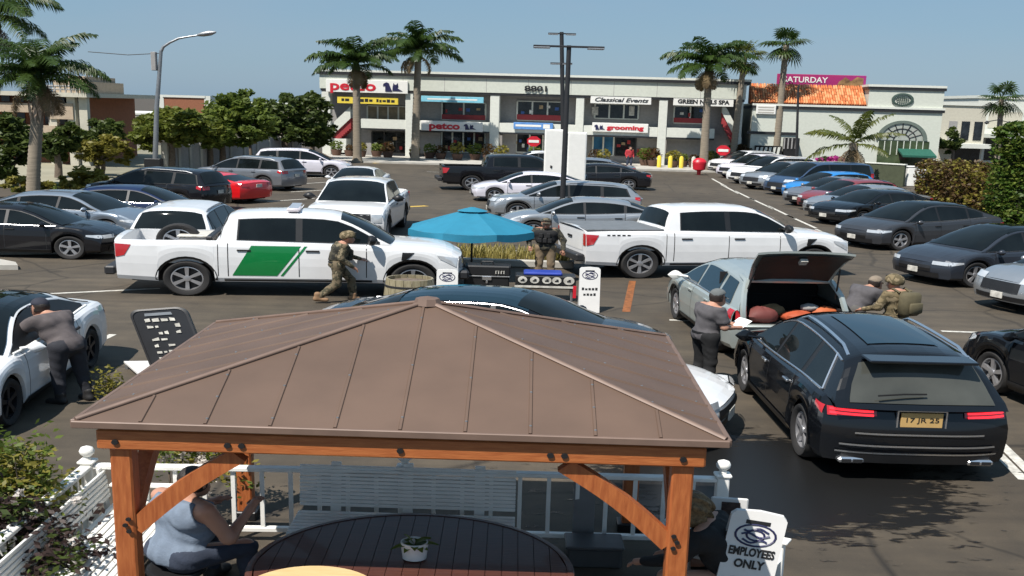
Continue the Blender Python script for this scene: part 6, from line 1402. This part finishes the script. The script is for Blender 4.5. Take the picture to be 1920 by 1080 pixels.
# things by the railing
p=G(1092,1022,.05); r=thing('grey_board','plain grey upright board leaning by the railing right of the bench','board',None,(p.x,p.y,0),GRZ); q=MB(); q.bbox(-.085,.085,-.02,.02,.02,.82,.005,0,Matrix.Rotation(-.06,4,'X')); part('panel',q,mat('mid_grey_board',(.17,.17,.17),.6),r); q=MB(); q.bbox(-.1,.1,-.05,.05,0,.03,.005); part('foot',q,M['white'],r)
p=G(1112,1052,0); r=thing('grey_crate','low dark grey crate on the floor right of the round table','crate',None,(p.x,p.y,0)); q=MB(); q.bbox(-.21,.21,-.15,.15,0,.2,.015); part('body',q,mat('dark_grey_crate',(.06,.06,.06),.6),r); q=MB(); q.bbox(-.225,.225,-.165,.165,.2,.235,.01); part('lid',q,mat('dark_grey_lid',(.08,.08,.082),.5),r)
ch=G(1368,1060,.45); r=thing('chair','white slatted garden chair at the right behind the employees sign','chair',None,(ch.x,ch.y+.12,0),R(62))
for i in range(6): q=MB(); x=-.27+.094*i; q.bbox(x,x+.075,.2,.22,.36,.92-.05*abs(i-2.5)/2.5,.006,0,Matrix.Translation((0,.0,0))@Matrix.Rotation(-.25,4,'X')); part('back_slat',q,WH,r)
for i in range(6): q=MB(); y=-.32+.088*i; q.bbox(-.28,.28,y,y+.07,.38,.405,.004); part('seat_slat',q,WH,r)
for s in (-1,1):
    for y in (-.3,.2): q=MB(); q.bbox(s*.3-.03,s*.3+.03,y-.03,y+.03,0,.58,.006); part('leg',q,WH,r)
    q=MB(); q.bbox(s*.3-.06,s*.3+.06,-.36,.28,.581,.606,.006); part('armrest',q,WH,r)
def crest(par,x,y,z,s,rot):
    q=MB(); Mx=Matrix.Translation((x,y,z))@rot.to_4x4()
    pts=[(s*cos(t),0,s*.72*sin(t)) for t in [2*PI*k/20 for k in range(21)]]; q.tube([Mx@Vector(p) for p in pts],s*.06,4)
    for k in (-.45,0,.4): q.tube([Mx@Vector((s*(-.7+.2*abs(k)+1.4*t*(1-.3*abs(k))),0,s*(k*.9+.12*sin(7*t+k*9)))) for t in [i/8 for i in range(9)]],s*.07,4)
    q.tube([Mx@Vector((s*.45*cos(t),0,s*.34*sin(t))) for t in [2*PI*k/12 for k in range(13)]],s*.06,4)
    part('crest',q,SG['navy'],par)
SF=mat('white_sandwich_board',(.66,.65,.63),.45,var=.04)
def aboard(label,at,rz,w_,h,lines,tilt=.16,sz=.1,roll=0.):
    r=thing('sandwich_board',label,'sign',None,at,rz)
    for s in (-1,1):
        Mx=Matrix.Rotation(-s*tilt,4,'X')@Matrix.Translation((0,0,0)); o=-s*h*sin(tilt)*1.02; q=MB(); T=Matrix.Rotation(roll,4,'Y')@Matrix.Translation((0,o,0))@Matrix.Rotation(-s*tilt,4,'X')
        pl=[(-w_/2,.0),(w_/2,.0),(w_/2,h*.95),(w_*.42,h*.985),(0,h),(-w_*.42,h*.985),(-w_/2,h*.95)]; q2=MB(); q2.prism(pl,-.015,.015); q2.v=[tuple(T@Vector(p)) for p in q2.v]; pn=part('panel',q2,SF,r)
        if s>0:
            q=MB(); q.bbox(-w_*.22,w_*.22,-.019,-.012,h*.9,h*.93,.002,0,T); part('handle_slot',q,M['black'],pn)
            rot=Matrix.Rotation(roll,3,'Y')@Matrix.Rotation(-tilt,3,'X'); P=T@Vector((0,-.018,h*.82)); crest(pn,P.x,P.y,P.z,w_*.36,rot)
            if not lines:
                q=MB()
                for z,n_ in ((.52,5),(.4,4)):
                    for k in range(n_): x=(k-(n_-1)/2)*.058; q.box(x-.02,x+.02,-.019,-.016,h*z-.03,h*z+.03*random.uniform(.4,1),0,T)
                part('lettering',q,SG['ink'],pn)
            for k,(t_,z) in enumerate(lines): P=T@Vector((0,-.02,h*z)); text(t_,sz,SG['ink'],pn,P.x,P.y,P.z,'lettering',.002,width=w_*(.82 if len(t_)>5 else .55),rot=(rot@Matrix.Rotation(PI/2,3,'X')),bold=.004)
    return r
sp=G(1425,965,1.18); aboard('large white EMPLOYEES ONLY sandwich board at the lower right',(sp.x-.13,sp.y+.1,0),R(-6),.37,1.2,[('EMPLOYEES',.69),('ONLY',.6),('PLEASE',.45),('U',.36)],sz=.1,roll=.13)
s1=G(838,585,0); aboard('small white sandwich board left of the black tool box',(s1.x,s1.y,0),R(0),.36,1.0,[],sz=.1)
s1=G(1103,583,0); aboard('small white sandwich board right of the blue topped cart',(s1.x,s1.y,0),R(0),.36,1.05,[],sz=.1)
p=G(1378,985,.9); r=thing('notice_board','white framed card with a dark print beside the man in black','sign',None,(p.x,p.y+.25,0),R(-8)); q=MB(); q.bbox(-.13,.13,-.012,.012,.78,1.06,.01); part('frame',q,SF,r); q=MB(); q.bbox(-.055,.075,-.017,-.0125,.83,1.02,.002); part('print',q,mat('dark_printed_card',(.05,.03,.025),.6,var=.8,scale=25),r); q=MB(); q.tube([(0,.03,0),(0,.02,.8)],.02,6); part('post',q,WH,r)
# black rounded board with white marks, flat white panel beside it
BB=mat('black_plastic_board',(.014,.014,.016),.4); p=G(338,706,0); r=thing('sandwich_board','black rounded plastic board with white marks leaning in the lot','sign',None,(p.x+.02,p.y+.1,0),R(4)); T=Matrix.Rotation(.42,4,'Y')@Matrix.Rotation(-.3,4,'X') if False else Matrix.Rotation(-.3,4,'X')
def rr_poly(w_,h,c,n=5):
    o=[]
    for cx,cy,a0 in ((w_/2-c,c,-PI/2),(w_/2-c,h-c,0),(-w_/2+c,h-c,PI/2),(-w_/2+c,c,PI)):
        for k in range(n): a=a0+PI/2*k/(n-1); o.append((cx+c*cos(a),cy+c*sin(a)))
    return o
LN=Matrix.Shear('XZ',4,(0,0)) if False else Matrix.Identity(4); LN[0][2]=-.34; LN[2][0]=.12
TT_=LN@T
q=MB(); q.prism(rr_poly(.72,1.12,.12),-.04,.04); q.v=[tuple(TT_@Vector(v)) for v in q.v]; bd=part('panel',q,BB,r,40)
q=MB(); 
outer=rr_poly(.72,1.12,.12); ins=rr_poly(.6,1.0,.08)
q.grid([[TT_@Vector((a,-.043,b_)) for a,b_ in outer+outer[:1]],[TT_@Vector((a*.92,-.055,(b_-.56)*.95+.56)) for a,b_ in outer+outer[:1]]]); part('edge_frame',q,M['dmetal'],bd,40)
q=MB(); rn=random.Random(5)
for row in range(7):
    x=-.2
    z=.9-row*.105
    while x<.2:
        w_=rn.uniform(.03,.09); 
        if rn.random()<.75: q=MB(); q.add([TT_@Vector(v) for v in ((x,-.058,z),(x+w_,-.058,z+rn.uniform(-.01,.01)),(x+w_,-.058,z+rn.uniform(.03,.06)),(x,-.058,z+rn.uniform(.03,.06)))],[(0,1,2,3)]); part('white_mark',q,M['line'],bd)
        x+=w_+.025
q=MB(); q.add([TT_@Vector(v) for v in ((-.18,-.058,1.0),(.17,-.058,1.0),(.16,-.058,1.045),(-.17,-.058,1.045))],[(0,1,2,3)]); part('handle',q,M['metal'],bd)
q=MB(); q.bbox(-.33,.33,.25,.6,0,.06,.02); part('foot',q,BB,r)
a=[G(*t,.12) for t in ((232,678),(262,704),(330,694),(318,677))]; q=MB(); q.prism([(v.x-a[0].x,v.y-a[0].y) for v in a],0,.03,axis='z'); r=thing('white_board','flat white panel lying low beside the black marked board','panel',None,(a[0].x,a[0].y,.1)); part('panel',q,SF,r)
q=MB(); 
for v in a: q.bbox(v.x-a[0].x-.02+(.05 if v is a[0] else -.04 if v is a[3] else 0),v.x-a[0].x+.02+(.05 if v is a[0] else -.04 if v is a[3] else 0),v.y-a[0].y-.06,v.y-a[0].y-.02,-.1,-.001,.004)
part('support',q,M['metal'],r)
# ---- umbrella, barrel, tool box, cart
uY=24.5; ut=atY(886,391,uY); uL=atY(770,424,uY); uR=atY(1006,428,uY); ub=atY(886,445,uY); UR_=(uR.x-uL.x)/2
UM=mat('blue_umbrella_canvas',(.012,.17,.27),.75,var=.05); um=thing('umbrella','teal blue patio umbrella with scalloped valance behind the trucks','umbrella',None,(ut.x,uY,0))
ez=uL.z; n=8
def pt(k,f):
    a=2*PI*(k+.5)/n; rad=UR_*1.06*f; return Vector((rad*cos(a),rad*sin(a),ut.z-(ut.z-ez)*(f**1.08)))
for k in range(n):
    q=MB(); rows=[]
    for i in range(7):
        f=.16+.84*i/6; A_,B_=pt(k,f),pt(k+1,f); rows.append([A_.lerp(B_,t)-Vector((0,0,.035*sin(PI*t)*f)) for t in (0,.25,.5,.75,1)])
    q.grid(rows); A_,B_=pt(k,1.),pt(k+1,1.); vr=[]
    for t in range(9): t/=8; P_=A_.lerp(B_,t)-Vector((0,0,.035*sin(PI*t))); vr.append([P_,P_*1.0+Vector((0,0,-.17-.03*sin(PI*t)))])
    pn=part('canopy_panel',q,UM,um,40,fix=False); q=MB(); q.grid(vr); q.v=[(x*1.004,y*1.004,z) for x,y,z in q.v]; part('valance',q,UM,pn,40,fix=False)
    q=MB(); q.tube([pt(k,.1)-Vector((0,0,.02)),pt(k,1)-Vector((0,0,.02))],.01,4); part('rib',q,M['metal'],um)
q=MB(); q.grid([[pt(k,f)*1.0+Vector((0,0,.05)) for k in range(n+1)] for f in (.02,.12,.24)]); part('vent_cap',q,UM,um,40,fix=False)
q=MB(); q.tube([(0,0,.06),(0,0,ut.z-.01)],.022,8); part('pole',q,M['dmetal'],um); q=MB(); q.lathe([(.25,0),(.25,.05),(.05,.09),(.04,.3)],16); part('base',q,M['black'],um,40)
bp=G(765,590,0); r=thing('barrel_planter','weathered half barrel with hoops beside the small white board','planter',None,(bp.x,bp.y+.3,0)); BW=wood('weathered_barrel_wood',(.2,.17,.1),(.3,.26,.17),(6,6,1))
for k in range(18):
    q=MB(); a0=2*PI*k/18+.012; a1=2*PI*(k+1)/18-.012; rows=[]
    for z,rad in ((0,.36),(.38,.44),(.78,.4)): rows.append([(rad*cos(a0),rad*sin(a0),z),(rad*cos(a1),rad*sin(a1),z),((rad-.03)*cos(a1),(rad-.03)*sin(a1),z),((rad-.03)*cos(a0),(rad-.03)*sin(a0),z),(rad*cos(a0),rad*sin(a0),z)])
    q.grid(rows); q.add(rows[-1][:4],[(0,1,2,3)]); part('stave',q,BW,r)
for z,rad in ((.14,.395),(.62,.416)): q=MB(); q.lathe([(rad+.004,z-.02),(rad+.012,z-.018),(rad+.012,z+.018),(rad+.004,z+.02)],24); part('hoop',q,M['dmetal'],r,40)
q=MB(); q.lathe([(.38,.7),(.001,.72)],18); part('soil',q,M['bark'],r)
p=G(912,552,0); r=thing('tool_chest','black rolling tool chest with chrome latch and two small cups','chest',None,(p.x,p.y+.25,0)); q=MB(); q.bbox(-.42,.42,-.22,.22,.08,.44,.02); part('body',q,M['black'],r); q=MB(); q.bbox(-.44,.44,-.24,.24,.47,.72,.03); lid=part('lid',q,M['black'],r)
q=MB(); q.bbox(-.43,.43,-.245,.23,.44,.469,.004); part('chrome_band',q,M['metal'],r); q=MB(); q.bbox(-.09,.09,-.255,-.225,.36,.46,.008); q.bbox(-.02,.02,-.25,-.225,.28,.355,.005); part('latch',q,M['chrome'],r)
q=MB(); q.tube([(-.12,0,.72),(-.1,0,.79),(.1,0,.79),(.12,0,.72)],.02,6); part('handle',q,M['black'],lid)
for x in (.2,.3): q=MB(); q.tube([(x-.03,-.255,.53),(x-.03,-.255,.6),(x+.02,-.255,.6),(x+.02,-.255,.53)],.012,4); part('white_mark',q,M['line'],lid)
for s in (-1,1):
    for y in (-.15,.15): q=MB(); q.lathe([(.001,-.02),(.05,-.02),(.05,.02),(.001,.02)],10,c=(s*.34,y,.05),axis='y'); part('wheel',q,M['rubber'],r)
p=G(1022,566,0); r=thing('serving_cart','blue topped cart with a row of round white emblems','cart',None,(p.x,p.y+.3,0)); q=MB(); q.bbox(-.55,.55,-.24,.24,.3,.62,.02); part('body',q,M['black'],r); q=MB(); q.bbox(-.4,.3,-.22,.22,.625,.7,.025); part('top',q,mat('royal_blue_lid',(.02,.045,.3),.4),r)
for i,x in enumerate((-.42,-.2,.02,.2,.42)):
    q=MB(); q.lathe([(.001,-.012),(.085 if i!=4 else .1,-.01),(.085 if i!=4 else .1,0)],14,c=(x,-.243,.52),axis='y'); em=part('emblem',q,M['line'],r)
    q=MB(); q.bbox(x-.035,x+.035,-.262,-.2555,.49,.52,.001); q.bbox(x-.01,x+.03,-.262,-.2555,.525,.55,.001); part('emblem_mark',q,M['black'],em)
q=MB(); q.bbox(-.56,.56,-.25,-.235,.33,.38,.003); part('white_band',q,M['line'],r); q=MB(); q.bbox(.5,.56,-.255,-.242,.1,.4,.003); part('red_corner',q,SG['red'],r)
for s in (-1,1):
    for y in (-.18,.18): q=MB(); q.tube([(s*.48,y,0),(s*.48,y,.3)],.025,6); part('leg',q,M['metal'],r)
p=G(1180,588,0); q=MB(); A=G(1186,527); B=G(1174,585); d=(B-A); s_=Vector((.07,0,0)); q.add([A-s_+Vector((0,0,.005)),A+s_+Vector((0,0,.005)),B+s_+Vector((0,0,.005)),B-s_+Vector((0,0,.005))],[(0,1,2,3)]); solo('orange_streak',q,mat('orange_brown_streak',(.22,.075,.02),.7,var=.4,scale=8),kind='structure')  # narrow orange-brown streak laid flat on the asphalt
# ---- bushes near the camera
def bush(label,base,blobs,n,ls,mts,fl=None,stems=6):
    r=thing('bush',label,'bush',None,(base[0],base[1],0)); q=MB()
    for b_ in blobs:
        for k in range(stems): q.tube([(random.uniform(-.06,.06),random.uniform(-.06,.06),0),(b_[0]*.6+random.uniform(-.1,.1),b_[1]*.6,b_[2]*.6),(b_[0]+random.uniform(-.6,.6)*b_[3],b_[1]+random.uniform(-.6,.6)*b_[4],b_[2]+random.uniform(-.2,.8)*b_[5])],[.014,.009,.004],5)
    part('stems',q,M['bark'],r); qs=[MB() for _ in mts]
    for b_ in blobs:
        for _ in range(n//len(blobs)//12):
            u=Vector((random.gauss(0,.5),random.gauss(0,.5),random.gauss(0,.5))); shrub_leaves(random.choice(qs),(b_[0]+u.x*b_[3],b_[1]+u.y*b_[4],b_[2]+u.z*b_[5]),.12,.12,.12,12,ls)
    for q,m in zip(qs,mts): part('foliage',q,LF[m],r,fix=False)
    if fl:
        for b_ in blobs:
            for _ in range(fl[1]//len(blobs)):
                c=(b_[0]+random.gauss(0,.55)*b_[3],b_[1]-abs(random.gauss(0,.5))*b_[4],b_[2]+random.gauss(0,.6)*b_[5]); q=MB(); shrub_leaves(q,c,.035,.035,.035,16,.03); part('flower',q,LF[fl[0]],r,fix=False)
    return r
a=G(30,905,1.0); b_=G(60,1040,.5); bush('olive green bush in the lower left corner by the white railing',(a.x-.1,a.y+.1,0),[(0,0,1.05,.3,.3,.3),(.12,0,.75,.25,.3,.25)],2800,.034,('olive','green'))
a=G(40,1010,.6); bush('purple leaved bush with white flowers in the bottom left corner',(a.x,a.y-.1,0),[(-.08,0,.75,.32,.3,.3),(.12,-.1,.5,.4,.35,.28),(.0,-.25,.3,.45,.35,.25)],7000,.036,('purple','dark','purple'),('whitef',16))
a=G(210,752,0); bush('small olive shrub standing alone in the lot by the pavilion roof',(a.x,a.y+.1,0),[(-.08,-.05,.28,.13,.13,.2)],330,.03,('olive',))
a=G(275,905,.8); bush('flowering bush behind the left front post of the pavilion',(a.x,a.y+.9,0),[(0,0,.8,.35,.3,.35),(.3,.1,.7,.3,.3,.3)],1300,.032,('olive','green'),('whitef',14))
# ------------------------------------------------------------------ people
g1=G(636,562); g1b=(g1.x,g1.y-.24)
person('officer in camouflage with helmet walking past the striped truck door',g1b,-72,hip=.9,lean=.2,h=.02,
  arms={-1:((-.07,.1,-.27),(-.02,.36,-.36)),1:((.07,-.06,-.28),(.03,.15,-.48))},legs={-1:((-.02,.27,-.36),(.02,.3,-.78)),1:((.02,-.02,-.42),(.0,-.36,-.74))},
  look=(0,1,-.25),shirt=M['camo'],sleeve=1,pants=M['camo'],shoe=M['boot'],head='helmet',headm=M['camot'],vest=M['camod'])
g2=G(1022,535); person('officer in dark camouflage vest standing at the right pickup tailgate',(g2.x,g2.y+.5),172,hip=.95,h=.02,build=1.06,
  arms={-1:((-.15,-.02,-.26),(-.17,.1,-.5)),1:((.15,.02,-.26),(.1,.22,-.42))},look=(-.1,1,-.3),shirt=M['camod'],sleeve=1,pants=M['khaki'],shoe=M['boot'],head='cap',headm=M['camod'],vest=M['blackc'],skin=SKIND)
g3=G(1668,684); person('officer in tan helmet and backpack seen from behind',(g3.x,g3.y),28,hip=.93,h=.022,arms={-1:((-.1,.06,-.26),(-.12,.3,-.34)),1:((.08,.02,-.27),(.06,.2,-.42))},shirt=M['camot'],sleeve=1,pants=M['khaki'],shoe=M['boot'],head='helmet',headm=M['camot'],pack=M['olive'],look=(-.2,1,-.15))
g4=G(1566,662); person('man in charcoal top and tan cap bending beside the hatchback',(g4.x+.2,g4.y+.1),-62,hip=.88,lean=.62,h=.022,build=1.12,arms={-1:((-.05,.16,-.24),(.0,.42,-.3)),1:((.06,.12,-.26),(.05,.36,-.38))},shirt=M['greyt'],sleeve=.6,pants=M['greypants'],shoe=M['bootd'],head='cap',headm=M['tancap'],look=(.2,1,-.6),belly=.04)
g5=G(1372,765); r5,j5=person('man in charcoal shirt and grey cap reading a paper by the black crossover',(2.45,14.78),-68,hip=.95,lean=.1,h=.02,build=1.1,arms={-1:((-.05,.08,-.27),(.1,.34,-.3)),1:((.06,.06,-.28),(-.05,.34,-.32))},shirt=M['greyt'],sleeve=.6,pants=M['blackc'],shoe=M['bootd'],head='cap',headm=M['greycap'],look=(.1,1,-.75),belly=.03)
a=(j5['hands'][-1][0]+j5['hands'][1][0])/2+Vector((0,.1,.0)); rm=Matrix.Rotation(R(-68),3,'Z'); w_=rm@a; q=MB(); q.grid([[(x,y,.02*cos(x*9)) for x in (-.15,-.07,0,.07,.15)] for y in (-.1,0,.1)]); q.v=[tuple(Matrix.Rotation(.7,3,'X')@Vector(v)) for v in q.v]; solo('paper','x' and q,M['paper'],'white sheet of paper held by the man in the grey cap','paper',at=(r5.location.x/K+w_.x,r5.location.y+w_.y,w_.z+.03),rz=R(-68),fix=False)
g6=G(138,758); person('man in brown grey top leaning through the white sedan window',(g6.x-.07,g6.y+.12),62,hip=.9,lean=.55,h=.018,build=1.14,arms={-1:((-.05,.2,-.2),(-.1,.44,-.12)),1:((.1,.16,-.24),(.06,.4,-.2))},
  shirt=cloth('brown_grey_jersey',(.09,.075,.075)),sleeve=.6,pants=M['darkpants'],shoe=M['bootd'],head='cap',headm=M['navytop'],look=(-.3,1,-.25),legs={-1:((0,.06,-.42),(-.02,.02,-.8)),1:((.05,-.02,-.42),(.06,-.1,-.8))},belly=.03)
u=F.u(1182,292); x,y=F.pt(u,-2.5); person('small figure in red outside the blue shop window',(x,y),200,h=.03,shirt=M['redc'],sleeve=1,pants=M['jean'],shoe=M['bootd'],head='hair',fingers=False,z=0)
# seated man in blue grey tank top
m1=G(350,935,1.08); 
person('heavy man in a blue grey tank top seated at the table holding a phone',(m1.x-.1,m1.y+.05),-38,hip=.54,lean=.16,h=.013,build=1.22,sh_w=.2,belly=.06,arms={-1:((-.06,.12,-.27),(.14,.3,-.13)),1:((.08,.12,-.28),(.02,.36,-.1))},
  legs={-1:((-.1,.42,.0),(-.1,.46,-.42)),1:((.1,.42,.0),(.1,.46,-.42))},shirt=M['tank'],sleeve=0,pants=M['jean'],shoe=M['bootd'],head='hair',headm=M['hair'],look=(.1,1,-.6),skin=SKIN)
# man in black bending forward at the right
m2=G(1330,960,1.1)
person('person in black with curly brown hair bending over at the right post',(m2.x+.2,m2.y-.02),68,hip=.52,lean=.45,h=.015,build=1.08,arms={-1:((-.05,.16,-.24),(.02,.38,-.34)),1:((.06,.12,-.26),(.0,.32,-.4))},legs={-1:((-.1,.42,.0),(-.1,.42,-.43)),1:((.1,.42,.0),(.1,.44,-.43))},
  shirt=M['blackc'],sleeve=1,pants=M['blackc'],shoe=M['bootd'],head='curly',look=(.1,1,-.9))
for (at,lab,a) in (((m1.x-.1,m1.y+.03),'dark stool under the man in the tank top',0),((m2.x+.2,m2.y-.04),'dark stool under the person in black',0)):
    r=thing('stool',lab,'stool',None,(at[0],at[1],0)); q=MB(); q.lathe([(.001,.36),(.2,.36),(.21,.375),(.2,.4),(.001,.4)],18); part('seat',q,M['black'],r,40)
    for k in range(4): q=MB(); a_=PI/4+k*PI/2; q.tube([(.14*cos(a_),.14*sin(a_),.36),(.2*cos(a_),.2*sin(a_),0)],.018,6); part('leg',q,M['dmetal'],r)
